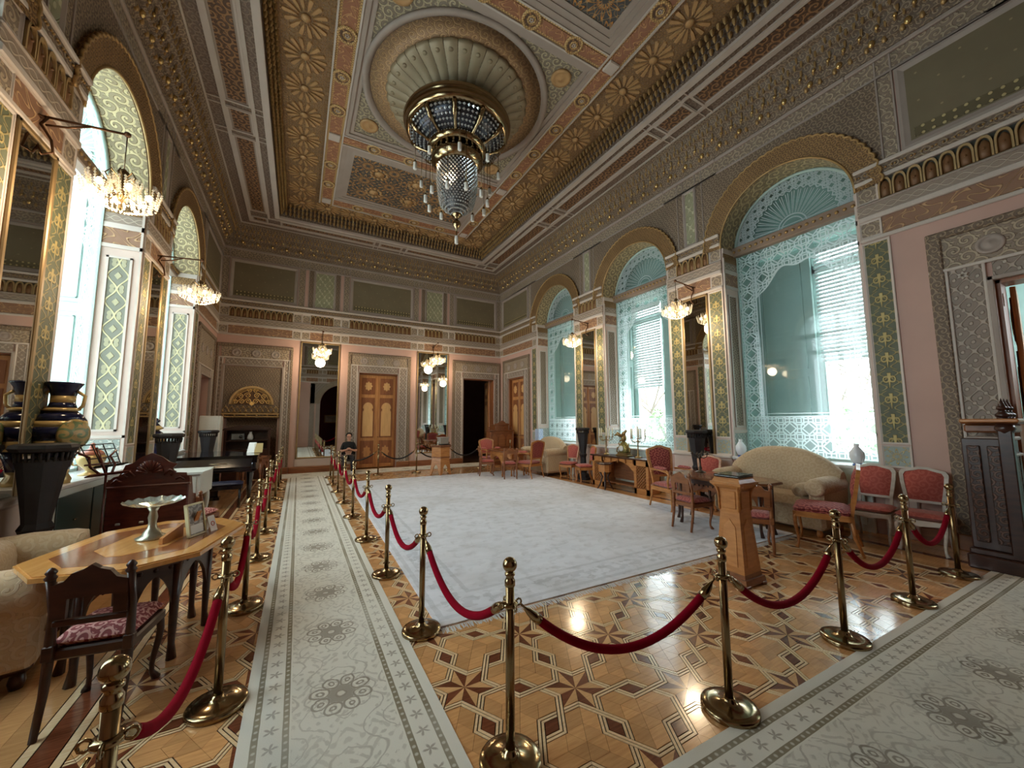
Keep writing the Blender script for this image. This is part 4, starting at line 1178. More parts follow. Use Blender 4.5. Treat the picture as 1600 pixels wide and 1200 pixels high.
# ------------------------------------------------------------------ carpets
def P_runner_border(hw):
    def lines(u, v):
        e = hw - u.abs()
        g1 = (e - .075).abs().lt(.016); g2 = (e - .215).abs().lt(.016)
        return g1.max(g2)
    return lines
def runner_mat(name, hw, c0, c1, c2):
    m, nt, bs = base_nodes(name); u, v = uvx(nt); bs.inputs['Roughness'].default_value = .95; bs.inputs['Specular IOR Level'].default_value = .1
    nz = noise(nt, 7., detail=4); nb = noise(nt, 26., detail=3)
    uu = u + (nz - .5) * .045; vv = v + (nb - .5) * .03
    e = hw - u.abs()
    field = e.gt(.24)
    lines = P_runner_border(hw)(u + (nz - .5) * .006, v)
    # scrolling vines and leaves in the field
    a, b = uu.abs() * (T / .27), vv * (T / .36)
    vine = ((a + (b).sin() * 1.6).sin() + (b * .5 + a.cos()).sin() * .6).abs().lt(.13, .12) * .5
    leaf = ((a * 2.2 + (b * 1.7).sin() * 2.0).sin() * (b * 2.6 - (a * 1.9).cos() * 1.8).sin()).gt(.62, .3) * .45
    med_a, med_b = cell(uu, vv, 10., .78); r, t = polar(med_a, med_b * 1.0)
    dt = ((t * (8 / T)).fract() - .5) * (T / 8); px, py = r * dt.cos() - .125, r * dt.sin()
    pd = (px * px * .7 + py * py).sqrt()
    med = (pd - .042).abs().lt(.006, .005).max((pd - .014).abs().lt(.005, .004)).max((r - .085).lt(0., .01) * (pd.gt(.046, .006)) * .9).max((r - .03).abs().lt(.006, .004))
    med = med * (1.0 - (r - .022).lt(0., .006) * .8)
    med = med.max((r - .185 - (t * 8.0 + pi).cos() * -.012).abs().lt(.005, .006) * .55)
    fl_a, fl_b = cell(e - .145, vv, 10., .13); fr, ft = polar(fl_a, fl_b)
    flower = (fr - .022 - (ft * 5.0).cos() * .016).lt(0., .012) * (e - .145).abs().lt(.055) * .75
    a3, b3 = uu * (T / .11), vv * (T / .12)
    leaf2 = ((a3 + (b3 * .6).sin() * 2.3).sin() * (b3 - (a3 * .7).cos() * 2.1).sin()).gt(.55, .3) * nb.gt(.47, .1) * .4
    pat = ((vine.max(leaf * .7).max(leaf2)) * field).max(med * field).max(flower)
    out = mix(nt, pat, S(c0), S(c1)); out = mix(nt, lines, out, S(c2))
    dots = polar(*cell(v, e - .075, .05, 10.))[0].lt(.009, .006).max(polar(*cell(v, e - .215, .05, 10.))[0].lt(.009, .006))
    out = mix(nt, dots * .6, out, S(c0))
    worn = noise(nt, 1.3, detail=2); out = mix(nt, ((worn - .45) * 1.6).m('MAXIMUM', 0.).m('MINIMUM', .5), out, S(c0))
    nt.links.new(out, bs.inputs['Base Color'])
    bp = nt.nodes.new('ShaderNodeBump'); bp.inputs['Distance'].default_value = .002; f = noise(nt, 260., detail=1); nt.links.new(f.k, bp.inputs['Height']); nt.links.new(bp.outputs[0], bs.inputs['Normal'])
    return m
def carpet(name, label, x0, x1, y0, y1, m, along, th=.009, wave=0, rz=0, z0=0.0):
    w, l = ((x1 - x0), (y1 - y0)) if along == 'y' else ((y1 - y0), (x1 - x0))
    mb = MB(); nu, nv = 8, max(8, int(l / .25))
    mb.grid(lambda a, b: ((a - .5) * w + (wave * sin(b * l * 2.2) * (1 if a < .5 else -1) if 0 < a < 1 else wave * .6 * sin(b * l * 1.7)), (b - .5) * l, th), nu, nv)
    mb.grid(lambda a, b: ((a - .5) * w, (b - .5) * l, 0), 1, 1, flip=True)
    for s in (-1, 1):
        mb.add([(s * w / 2, -l / 2, 0), (s * w / 2, l / 2, 0), (s * w / 2, l / 2, th), (s * w / 2, -l / 2, th)], [(0, 1, 2, 3)])
        mb.add([(-w / 2, s * l / 2, 0), (w / 2, s * l / 2, 0), (w / 2, s * l / 2, th), (-w / 2, s * l / 2, th)], [(0, 1, 2, 3)])
    o = obj(name, mb, m, None, ((x0 + x1) / 2, (y0 + y1) / 2, z0), (0, 0, (0 if along == 'y' else pi / 2) + rz))
    return tag(o, label, 'carpet')
M_runA = runner_mat('runner_wool', .5, (230, 226, 214), (156, 146, 132), (146, 136, 114))
carpet('runner_carpet', 'long cream runner carpet with olive striped border between the two rope rows', -.2, .8, .0, 13.15, M_runA, 'y')
M_runB = runner_mat('runner_wool_wide', .55, (230, 226, 214), (156, 146, 132), (146, 136, 114))
carpet('runner_carpet', 'greyish floral runner carpet leading across to the near right doorway', .82, 7.3, .2, 1.3, M_runB, 'x', rz=radians(-1.8))
carpet('runner_carpet', 'plain pale runner carpet along the far wall under the black ropes', -.6, 7.4, 13.16, 14.2, M_runA, 'x')
def rug_mat():
    m, nt, bs = base_nodes('pale_blue_rug'); u, v = uvx(nt); bs.inputs['Roughness'].default_value = .95; bs.inputs['Specular IOR Level'].default_value = .1
    n1 = noise(nt, 2.2, detail=5, stretch=(1, 3, 1)); n2 = noise(nt, 9., detail=4); n3 = noise(nt, .8, detail=2)
    out = mix(nt, ((n1 - .4) * 2.2).m('MAXIMUM', 0.).m('MINIMUM', 1.), S((236, 238, 246)), S((220, 222, 230)))
    ar = P_arab(.9)(u + (n2 - .5) * .35, v + (n1 - .5) * .45) * ((n2 - .4) * 1.6).m('MAXIMUM', 0.)
    out = mix(nt, ar * .6, out, S((156, 154, 156)))
    ex = 2.72 - u.abs(); ey = 4.2 - v.abs(); e = ex.min(ey)
    ln = (e + (n2 - .5) * .04 - .5).abs().lt(.025).max((e + (n2 - .5) * .04 - .12).abs().lt(.025)).max((e - .3).abs().lt(.1) * n2.gt(.5)) * .22
    out = mix(nt, ln, out, S((150, 152, 158)))
    out = mix(nt, ((n3 - .5) * 1.4).m('MAXIMUM', 0.), out, S((176, 170, 162)))
    nt.links.new(out, bs.inputs['Base Color'])
    return m
M_rug = rug_mat()
RUG = carpet('area_rug', 'very large faded pale blue area rug in the middle of the hall', 1.14, 6.46, 3.04, 11.42, M_rug, 'y', .012, rz=radians(-1.2))
fr = MB(); random.seed(3)
for i in range(560):
    x = -2.65 + 5.3 * (i + .5) / 560
    for s in (-1, 1):
        l = random.uniform(.05, .085); d = random.uniform(-.015, .015)
        fr.add([(x - .004, s * 4.21, .006), (x + .004, s * 4.21, .006), (x + .004 + d, s * (4.21 + l), .001), (x - .003 + d, s * (4.21 + l), .001)], [(0, 1, 2, 3)])
f_ = obj('fringe', fr, mat('rug_fringe', (214, 214, 214), .9, var=.1), RUG); f_['kind'] = 'stuff'

# ------------------------------------------------------------------ rope barrier
M_vel = mat('crimson_velvet', (132, 4, 30), .9, var=.12, vscale=12, spec=.08)
M_velk = mat('black_rope', (22, 20, 24), .7, var=.1)
M_brassd = mat('brass_tarnished', (138, 116, 84), .24, 1., var=.12, vscale=4)
RING = .735
def make_post():
    t = thing('rope_stanchion', '', 'stanchion')
    obj('base', MB().lathe([(.15, 0), (.152, .006), (.152, .024), (.146, .032), (.11, .036), (.05, .046), (.032, .06), (.026, .075)], 28), M_brass, t)
    obj('pole', MB().lathe([(.0225, .06), (.0225, .84)], 16), M_brassd, t)
    rg = MB().lathe([(.0235, RING - .012), (.04, RING - .008), (.042, RING), (.04, RING + .008), (.0235, RING + .012)], 16)
    for k in range(4):
        a = k * pi / 2; c = Vector((cos(a), sin(a), 0)); p = c * .05
        rg.tube([tuple(p + c * (.016 * cos(q)) + Vector((0, 0, RING + .016 * sin(q)))) for q in [i * T / 8 for i in range(8)]], .005, 5, True)
    obj('hook_ring', rg, M_brass, t)
    obj('collar', MB().lathe([(.0225, .82), (.027, .825), (.027, .85), (.023, .856), (.018, .868), (.026, .876), (.026, .886), (.015, .894)], 16), M_brass, t)
    obj('ball_finial', MB().ball((0, 0, .925), .037, 18, 12), M_brass, t)
    return t
def rope(p, q, sag, label, m, group):
    p, q = Vector((*p, RING - .005)), Vector((*q, RING - .005)); d = (q - p); d.normalize(); p = p + d * .055; q = q - d * .055
    t = thing('barrier_rope', label, 'rope', tuple(p), 0, group)
    n = 22
    def pt(s):
        v = p.lerp(q, s); return Vector((v.x, v.y, v.z - sag * (1 - (2 * s - 1) ** 2))) - p
    P = [pt(.07 + .86 * i / n) for i in range(n + 1)]
    obj('velvet_cord', MB().tube([tuple(v) for v in P], [.0215] + [.023] * (n - 1) + [.0215], 10), m, t)
    for s0, s1, s2 in ((0, .035, .085), (1, .965, .915)):
        obj('end_cap', MB().tube([tuple(pt(s0)), tuple(pt(s0 + (s1 - s0) * .5)), tuple(pt(s1)), tuple(pt((s1 + s2) / 2)), tuple(pt(s2))], [.006, .006, .017, .025, .025], 10), M_brass, t)
post0 = make_post(); _used = [False]
def post(x, y, rz, label, group):
    if not _used[0]:
        _used[0] = True; post0.location = (x, y, 0); post0.rotation_euler = (0, 0, rz); tag(post0, label, None, group); return post0
    return dup(post0, (x, y, 0), rz, label, group)
ORD = ['first', 'second', 'third', 'fourth', 'fifth', 'sixth', 'seventh', 'eighth', 'ninth']
Mp = [(.97, 1.76), (.92, 3.12), (.9, 4.4), (.9, 5.8), (.89, 7.28), (.88, 8.62), (.88, 10.0), (.86, 11.2), (.89, 12.6)]
Lp = [(-.44, 1.62), (-.34, 2.92), (-.35, 4.28), (-.37, 5.67), (-.37, 6.96), (-.4, 8.4), (-.36, 9.7), (-.36, 11.1), (-.36, 12.4)]
Rp = [(2.23, 1.44), (3.66, 1.42), (4.94, 1.38), (6.2, 1.36)]
Bp = [(2.24, 12.6), (3.42, 12.5), (4.55, 12.6), (5.75, 12.6)]
for i, (x, y) in enumerate(Mp):
    post(x, y, 0, 'brass stanchion at the corner post where the rug barrier turns' if i == 0 else '%s brass stanchion after the corner post, between long runner and rug' % ORD[i - 1], 'stanchions between the long runner and the rug')
for i in range(8): rope(Mp[i], Mp[i + 1], .24 if i else .27, 'crimson velvet rope between runner and rug, %s span from the corner post' % ORD[i], M_vel, 'ropes between the long runner and the rug')
for i, (x, y) in enumerate(Lp):
    post(x, y, 0, '%s brass stanchion on the piano side of the runner, from its near end' % ORD[i], 'stanchions on the piano side of the runner')
for i in range(8): rope(Lp[i], Lp[i + 1], .26, 'crimson velvet rope on the piano side of the runner, %s span from near end' % ORD[i], M_vel, 'ropes on the piano side of the runner')
for i, (x, y) in enumerate(Rp):
    post(x, y, 0, '%s brass stanchion from the corner post along the greyish floral runner' % ORD[i], 'stanchions beside the greyish runner')
RR = [Mp[0]] + Rp
for i in range(4): rope(RR[i], RR[i + 1], .3, 'crimson velvet rope beside the greyish runner, %s span from the corner post' % ORD[i], M_vel, 'ropes beside the greyish runner')
rope((-.9, .65), Lp[0], .22, 'crimson velvet rope leaving the near end of the piano-side barrier', M_vel, 'ropes on the piano side of the runner')
BB = [Mp[8]] + Bp
lab = ['in front of the seated person', 'in front of the oak double door', 'beside the hexagonal taboret', 'beside the dark open doorway']
for i, (x, y) in enumerate(Bp): post(x, y, 0, 'slim brass stanchion with black ropes standing ' + ['before the oak double door', 'before the tall far mirror beside the hexagonal taboret', 'behind the hexagonal taboret', 'in front of the dark open doorway'][i], 'stanchions along the far wall')
for i in range(4): rope(BB[i], BB[i + 1], .26, 'black barrier rope hanging ' + ['in front of the seated person', 'in front of the oak double door', 'behind the hexagonal taboret', 'across the dark open doorway'][i], M_velk, 'black ropes along the far wall')

# ------------------------------------------------------------------ great chandelier
def crystal_mat(name, col, tr=.3, em=0):
    m = bpy.data.materials.new(name); m.use_nodes = True; nt = m.node_tree; bs = nt.nodes['Principled BSDF']
    bs.inputs['Base Color'].default_value = S(col); bs.inputs['Roughness'].default_value = .06; bs.inputs['Metallic'].default_value = .55
    o = nt.nodes['Material Output']; t = nt.nodes.new('ShaderNodeBsdfTransparent'); mx = nt.nodes.new('ShaderNodeMixShader'); mx.inputs[0].default_value = tr
    nt.links.new(bs.outputs[0], mx.inputs[1]); nt.links.new(t.outputs[0], mx.inputs[2]); nt.links.new(mx.outputs[0], o.inputs[0])
    if em: bs.inputs['Emission Color'].default_value = S((255, 212, 160)); bs.inputs['Emission Strength'].default_value = em
    return m
M_cry = crystal_mat('cut_crystal', (214, 214, 212), .25)
M_crylit = crystal_mat('lamp_crystal', (250, 240, 220), .35)
_b = M_crylit.node_tree.nodes['Principled BSDF']; _b.inputs['Metallic'].default_value = 0; _b.inputs['Transmission Weight'].default_value = .5; _b.inputs['Roughness'].default_value = .3
M_tube = mat('frosted_glass_tube', (226, 222, 214), .3, var=.03)
def octa(mb, c, rx, ry, rz_):
    x, y, z = c
    mb.add([(x + rx, y, z), (x, y + ry, z), (x - rx, y, z), (x, y - ry, z), (x, y, z + rz_), (x, y, z - rz_)], [(0, 1, 4), (1, 2, 4), (2, 3, 4), (3, 0, 4), (1, 0, 5), (2, 1, 5), (3, 2, 5), (0, 3, 5)])
GC = thing('grand_chandelier', 'huge gilt chandelier with crystal bowl and bead column hanging from the ceiling rose', 'chandelier', (CX, CY, 0))
obj('rim_ring', MB().lathe([(.76, 7.9), (.86, 7.86), (.98, 7.8), (1.06, 7.75), (1.09, 7.69), (1.07, 7.63), (1.03, 7.6), (1.05, 7.56), (1.02, 7.5), (.96, 7.47), (.9, 7.49)], 56), M_brass, GC)
def bowl(t): return (.95 - .42 * t ** 1.4, 7.48 - .3 * t ** .7)
obj('bowl_lining', MB().lathe([(bowl(i / 8)[0] - .05, bowl(i / 8)[1] + .02) for i in range(9)], 32), mat('bowl_lining_metal', (70, 72, 80), .3, .8, var=.1), GC)  # lining of dark grey metal behind the crystals
def cpanel_mesh():
    mb = MB()
    for i in range(5):
        for j in range(6):
            t = (j + .5) / 6; r, z = bowl(t); a = (i - 2) / 5 * .47
            octa(mb, (r * cos(a), r * sin(a), z), .03, .036 - .012 * t, .038)
    return mb
pm = piece('crystal_panel', cpanel_mesh, M_cry)
rib = piece('rib', lambda: MB().tube([(bowl(i / 8)[0] + .012, 0, bowl(i / 8)[1]) for i in range(9)], [.045, .05, .04, .055, .04, .03, .03, .034, .03], 6).ball((.88, 0, 7.36), .055, 8, 6), M_brass)
for k in range(11):
    mesh_obj('crystal_panel', pm, GC, (0, 0, 0), (0, 0, T * k / 11)); mesh_obj('rib', rib, GC, (0, 0, 0), (0, 0, T * (k + .5) / 11))
obj('gallery', MB().lathe([(.42, 7.24), (.5, 7.26), (.58, 7.24), (.6, 7.18), (.55, 7.12), (.5, 7.09), (.42, 7.1)], 40).lathe([(.42, 7.0), (.49, 7.01), (.52, 6.96), (.52, 6.9), (.45, 6.84), (.41, 6.8)], 40), M_brass, GC)
hm = piece('gallery_post', lambda: MB().tube([(.485, 0, 6.99), (.49, 0, 7.02), (.49, 0, 7.08), (.485, 0, 7.11)], [.04, .024, .024, .04], 6), M_brass)
for k in range(24): mesh_obj('gallery_post', hm, GC, (0, 0, 0), (0, 0, T * k / 24))
bm_ = MB()
def col(t): return (.4 - .06 * (2 * t - .5) ** 2 if t < .8 else .4 - .06 * 1.21 - .28 * ((t - .8) / .2) ** 1.4, 6.85 - 1.05 * t)
for k in range(34):
    for j in range(24):
        a = T * (k + .5 * (j % 2)) / 34
        r, z = col((j + .5) / 24); octa(bm_, (r * cos(a), r * sin(a), z), .026, .026, .026)
o = obj('bead_column', bm_, M_cry, GC); o['kind'] = 'stuff'
obj('column_core', MB().lathe([(max(.02, col(j / 10)[0] - .1), col(j / 10)[1]) for j in range(11)], 24), M_corec if 'M_corec' in globals() else mat('column_core_glass', (84, 82, 84), .4, .2, var=.1), GC)
obj('bottom_finial', MB().lathe([(.1, 5.82), (.11, 5.79), (.05, 5.75), (.03, 5.72), (.03, 5.69), (.075, 5.65), (.085, 5.6), (.06, 5.55), (.015, 5.5), (.01, 5.36), (.02, 5.34)], 18), M_brass, GC)
def pend_mesh(h):
    return lambda: MB().tube([(0, 0, 0), (0, 0, -h)], .006, 5)
shade = piece('glass_tube_shade', lambda: MB().lathe([(.02, .02), (.036, 0), (.036, -.14), (.03, -.15)], 10), M_tube)
capm = piece('tube_cap', lambda: MB().lathe([(.0001, .05), (.016, .045), (.03, .015), (.037, 0), (.037, -.012)], 10), M_brass)
def pendant(r, a, z0, z1):
    w_ = mesh_obj('pendant_wire', piece('wire%.2f' % (z0 - z1), pend_mesh(z0 - z1), M_brassd), GC, (r * cos(a), r * sin(a), z0))
    mesh_obj('tube_cap', capm, w_, (0, 0, z1 - z0)); mesh_obj('glass_tube_shade', shade, w_, (0, 0, z1 - z0))
for k in range(9): pendant(.84, T * (k + .3) / 9, 7.42, 6.72)
for k in range(11): pendant(.62, T * (k + .1) / 11, 7.25, 6.12)
mesh_obj('glass_tube_shade', shade, GC, (0, 0, 5.34))

# ------------------------------------------------------------------ bracket chandeliers on the walls
M_bulb = emis('warm_bulb', (255, 222, 176), 12)
def make_lamp():
    t = thing('wall_chandelier', '', 'chandelier', (0, 0, 0), 0, 'bracket chandeliers')
    br = MB().tube([(0, 0, 4.58), (0, .62, 4.62)], .012, 6).tube([(0, .01, 4.3), (0, .05, 4.2), (0, .12, 4.24), (0, .1, 4.36), (0, .02, 4.5), (0, .06, 4.58)], .012, 6).tube([(0, .05, 4.5), (0, .2, 4.53), (0, .35, 4.6)], .01, 6)
    br.lathe([(.05, 0), (.04, .02), (.0001, .03)], 10, 0, .0, 4.56).ball((0, .62, 4.62), .03, 8, 6)
    obj('bracket', br, mat('bronze_bracket', (96, 66, 44), .4, .7, var=.1), t)
    st = MB().tube([(0, .62, 4.6), (0, .62, 4.2)], .006, 5).lathe([(.015, 4.24), (.05, 4.2), (.02, 4.16), (.03, 4.1), (.02, 4.0), (.04, 3.94), (.012, 3.88), (.02, 3.82), (.0001, 3.78)], 10, 0, .62)
    for k in range(6):
        a = T * k / 6; c, s = cos(a), sin(a)
        st.tube([(.02 * c, .62 + .02 * s, 4.12), (.09 * c, .62 + .09 * s, 4.2), (.13 * c, .62 + .13 * s, 4.14), (.1 * c, .62 + .1 * s, 4.08)], .007, 5)
        st.tube([(.02 * c, .62 + .02 * s, 3.98), (.12 * c, .62 + .12 * s, 3.92), (.2 * c, .62 + .2 * s, 3.97)], .007, 5)
    obj('stem', st, M_brass, t)
    def basket():
        mb = MB()
        for q in range(12):
            a = T * q / 12
            for j in range(6):
                r = .098 * (1 - .05 * j); octa(mb, (r * cos(a), r * sin(a), .07 - j * .026), .012, .012, .016)
        return mb
    bk = piece('crystal_basket', basket, M_crylit); bb = piece('bulb', lambda: MB().ball((0, 0, .01), .026, 8, 6, 1.4), M_bulb)
    for k in range(6):
        a = T * (k + .5) / 6
        c = mesh_obj('crystal_basket', bk, t, (.21 * cos(a), .62 + .21 * sin(a), 3.97)); mesh_obj('bulb', bb, c)
    sk = MB()
    for q in range(24):
        a = T * q / 24
        for j in range(4): octa(sk, ((.27 - .05 * j) * cos(a), .62 + (.27 - .05 * j) * sin(a), 3.9 - .025 * j), .011, .011, .014)
    o = obj('crystal_skirt', sk, M_crylit, t); o['kind'] = 'stuff'
    up = mesh_obj('crystal_basket', bk, t, (0, .62, 4.06)); mesh_obj('bulb', bb, up)
    return t
lamp0 = make_lamp()
def place_lamp(first, x, y, rz, label):
    o = lamp0 if first else dup(lamp0, (x, y, 0), rz)
    o.location = (x, y, 0); o.rotation_euler = (0, 0, rz); tag(o, label)
    if not first: return                                  # a copied lamp brings its own light along
    l = bpy.data.lights.new('chandelier_light', 'POINT'); l.energy = LAMP_W; l.color = (1, .78, .52); l.shadow_soft_size = .16
    lo = bpy.data.objects.new('chandelier_light', l); COL.objects.link(lo); lo.parent = o; lo.location = (0, .62, 3.74)
LAMP_W = 46
ya, yb = Y0 + 5.74, Y0 + 9.26
place_lamp(True, X1, ya, pi / 2, 'lit crystal bracket chandelier on the right pier above the salon table')
place_lamp(False, X1, yb, pi / 2, 'lit crystal bracket chandelier on the right wall pier beside the far window')
place_lamp(False, X0, ya, -pi / 2, 'lit crystal bracket chandelier on the left pier above the tall cobalt vase')
place_lamp(False, X0, yb, -pi / 2, 'lit crystal bracket chandelier on the left wall pier above the carved desk and piano')
place_lamp(False, .58, Y1, pi, 'lit crystal bracket chandelier before the far mirror beside the gilded fireplace')
place_lamp(False, 4.5, Y1, pi, 'lit crystal bracket chandelier before the far mirror between oak door and dark doorway')
# ------------------------------------------------------------------ furniture materials
W_dark = wood('dark_carved_wood', (66, 38, 28), (44, 24, 18), .3, (2, 2, 9), 3)
W_mahog = wood('mahogany', (92, 42, 34), (64, 28, 24), .25, (2, 2, 8), 3)
W_oak = wood('golden_oak', (190, 128, 70), (160, 100, 50), .35, (2, 2, 9), 3)
W_oakd = wood('brown_oak', (142, 88, 52), (110, 64, 36), .35, (2, 2, 9), 3)
W_top = wood('polished_table_top', (214, 158, 92), (194, 136, 72), .14, (9, 1, 1), 3, .3)
W_topd = wood('table_inlay_dark', (150, 92, 52), (130, 76, 42), .14, (9, 1, 1), 3, .3)
W_brownt = wood('brown_table_top', (120, 76, 48), (96, 58, 36), .18, (9, 1, 1), 3, .2)
W_ebony = wood('ebonised_wood', (30, 22, 23), (20, 14, 15), .6, (2, 2, 8), 3)
W_whitef = wood('limed_white_wood', (206, 194, 180), (182, 168, 152), .5, (2, 2, 8), 3)
F_red = mat('red_damask', (146, 62, 58), .8, pat=P_arab(.13), col2=(182, 100, 92), bump=.002, var=.12, sheen=.2)
F_redp = mat('red_plain_velvet', (170, 78, 66), .85, pat=P_arab(.16), col2=(184, 94, 80), var=.12, sheen=.2)
F_redd = mat('red_brocade_dark', (120, 36, 38), .8, pat=P_arab(.15), col2=(176, 92, 80), bump=.002, var=.12)
F_pink = mat('rose_damask_seat', (138, 60, 62), .8, pat=P_arab(.1), col2=(214, 160, 150), bump=.002, var=.1)
F_beige = mat('beige_damask', (186, 160, 126), .85, pat=P_arab(.16), col2=(194, 170, 138), bump=.002, var=.1, sheen=.2)
M_black = mat('piano_black', (16, 16, 24), .12, var=0, coat=.5)
M_navy = mat('navy_leather', (26, 28, 52), .45, var=.1)
M_paperw = mat('white_paper', (226, 224, 218), .8, var=.03)
M_wmetal = mat('white_enamel', (222, 220, 214), .4, var=.04)
M_wcab = mat('white_lacquer', (206, 212, 206), .35, var=.06)
M_iron = mat('black_iron', (24, 22, 22), .5, .5, var=.1)
M_bone = mat('mother_of_pearl', (222, 206, 176), .4, var=.1)
M_glassc = crystal_mat('pressed_glass', (206, 216, 206), .35)

def legcurve(mb, x, y, z0, z1, r, dx=0, dy=0, n=8):        # slender cabriole leg
    P = []; R = []
    for i in range(9):
        t = i / 8; z = z1 - (z1 - z0) * t; b = .022 * sin(t * pi * 1.0) * (1 - t) - .018 * sin(t * pi) * t
        P.append((x + dx * b * 1.6 + dx * .012 * (t > .9), y + dy * b * 1.6 + dy * .012 * (t > .9), z)); R.append(r * (1 - .5 * t) + (.012 if t > .95 else 0))
    mb.tube(P, R, n)
def carved_chair(name, label, loc, rz, wm, fab, w=.42, d=.40, hs=.45, hb=.86, group=None):
    """small carved chair: stuffed seat, arched splat, crest with finials; faces local -y"""
    t = thing(name, label, 'chair', loc, rz, group)
    obj('seat', MB().pillow(-w / 2 + .01, w / 2 - .01, -d / 2, d / 2 - .03, hs - .07, hs + .025, .3), fab, t)
    obj('seat_rail', MB().cb(-w / 2, w / 2, -d / 2, d / 2 - .02, hs - .11, hs - .05, .01), wm, t)
    for sx in (-1, 1):
        mb = MB(); legcurve(mb, sx * (w / 2 - .03), -d / 2 + .03, 0, hs - .07, .024, sx, -1); obj('leg', mb, wm, t)
        mb = MB(); x = sx * (w / 2 - .022)
        mb.tube([(x, d / 2 + .035, 0), (x, d / 2 - .005, .2), (x, d / 2 - .02, hs - .08), (x, d / 2 - .015, hs + .15), (x, d / 2 + .03, hb - .04)], [.017, .02, .024, .02, .02], 8)
        mb.lathe([(.022, 0), (.028, .012), (.018, .025), (.026, .04), (.012, .06), (.0001, .066)], 8, x, d / 2 + .03, hb - .045)
        mb.cb(x - .024, x + .024, d / 2 - .04, d / 2 + .005, hs - .1, hs - .02, .005)
        obj('back_leg', mb, wm, t)
    q = w / 2 - .03
    C = [(-q, hb - .15), (q, hb - .15), (q, hb - .075), (q * .7, hb - .06), (q * .5, hb - .02), (q * .22, hb - .005), (0, hb + .02), (-q * .22, hb - .005), (-q * .5, hb - .02), (-q * .7, hb - .06), (-q, hb - .075)]
    cr = obj('crest_rail', MB().prism(C, d / 2 + .01, d / 2 + .042, 1), wm, t)
    dn = MB()
    for k in range(7): dn.ball((-q + 2 * q * (k + .5) / 7, d / 2 + .008, hb - .135), .012, 6, 4)
    dn.prism([(-.045, hb - .075), (.045, hb - .075), (.03, hb - .045), (0, hb - .035), (-.03, hb - .045)], d / 2 + .006, d / 2 + .012, 1)
    obj('crest_carving', dn, wm, cr)
    sp = MB(); s2 = q * .62; zl, zh = hs + .12, hb - .15               # splat: board with arched opening
    A = [(s2, zl)] + [(s2 * cos(a), zl + .1 + s2 * .75 * sin(a)) for a in [i * pi / 8 for i in range(9)]] + [(-s2, zl)]
    for (a, b), (c, e) in zip(A, A[1:]):
        if abs(a - c) > 1e-6: sp.prism([(a, b), (c, e), (c, zh), (a, zh)], d / 2 - .0, d / 2 + .024, 1)
    sp.box(s2, q, d / 2, d / 2 + .024, zl, zh).box(-q, -s2, d / 2, d / 2 + .024, zl, zh)
    obj('back_splat', sp, wm, t)
    obj('lower_rail', MB().cb(-q, q, d / 2 - .02, d / 2 + .01, hs + .075, hs + .11, .006), wm, t)
    return t
def padded_chair(name, label, loc, rz, wm, fab, w=.46, d=.44, hs=.45, hb=1.0, group=None, back=None, fabb=None):
    """upholstered chair with a shaped padded back; faces local -y"""
    t = thing(name, label, 'chair', loc, rz, group)
    obj('seat', MB().pillow(-w / 2, w / 2, -d / 2, d / 2 - .04, hs - .06, hs + .03, .3), fab, t)
    ap = [(-w / 2, hs - .06), (-w / 2, hs - .12), (-w * .3, hs - .115), (0, hs - .135), (w * .3, hs - .115), (w / 2, hs - .12), (w / 2, hs - .06)]
    mb = MB().prism(ap, -d / 2, -d / 2 + .03, 1).box(-w / 2, w / 2, d / 2 - .06, d / 2 - .03, hs - .12, hs - .05)
    for sx in (-1, 1): mb.box(min(sx * w / 2, sx * (w / 2 - .03)), max(sx * w / 2, sx * (w / 2 - .03)), -d / 2, d / 2 - .03, hs - .12, hs - .05)
    obj('seat_rail', mb, wm, t)
    for sx in (-1, 1):
        mb = MB(); legcurve(mb, sx * (w / 2 - .03), -d / 2 + .03, 0, hs - .06, .026, sx, -1); obj('leg', mb, wm, t)
        mb = MB().tube([(sx * (w / 2 - .03), d / 2 + .05, 0), (sx * (w / 2 - .03), d / 2 - .02, .22), (sx * (w / 2 - .03), d / 2 - .04, hs - .05)], [.016, .02, .026], 8); obj('back_leg', mb, wm, t)
    def out(k):                                             # shield-shaped back outline
        q = w / 2 * k; zb = hs + .1; h = hb - zb
        return [(-q * .8, zb), (q * .8, zb), (q * .86, zb + h * .2), (q * .96, zb + h * .55), (q, zb + h * .8), (q * .9, zb + h * .9), (q * .5, zb + h * .95), (q * .2, zb + h * 1.0), (-q * .2, zb + h * 1.0), (-q * .5, zb + h * .95), (-q * .9, zb + h * .9), (-q, zb + h * .8), (-q * .96, zb + h * .55), (-q * .86, zb + h * .2)]
    O = out(1.0); zc = (hs + .1 + hb) / 2; I = [(x * .82, zc + (z - zc) * .86) for x, z in O]; n = len(O)
    rake = Matrix.Translation((0, d / 2 - .04, hs)) @ Matrix.Rotation(radians(-9), 4, 'X') @ Matrix.Translation((0, 0, -hs))
    fr = MB()
    for k in range(n):
        j = (k + 1) % n; fr.prism([O[k], O[j], I[j], I[k]], 0, .04, 1)
    for sx in (-1, 1): fr.box(min(sx * w * .33, sx * w * .4), max(sx * w * .33, sx * w * .4), 0, .035, hs - .08, hs + .12)
    bf = obj('back_frame', fr.xf(rake), wm, t)
    pad = MB(); c0 = (0, zc); b = len(pad.v)
    for s_, y in ((1, .012), (.8, -.012), (.45, -.028), (.0001, -.032)):
        for x, z in I: pad.v.append((x * s_, y, zc + (z - zc) * s_))
    for r in range(3):
        for k in range(n):
            j = (k + 1) % n; pad.f.append((r * n + k, r * n + j, (r + 1) * n + j, (r + 1) * n + k)); pad.sm.append(True)
    pad.prism(I, .012, .036, 1)
    obj('back_pad', pad.xf(rake), fabb or fab, bf)
    return t
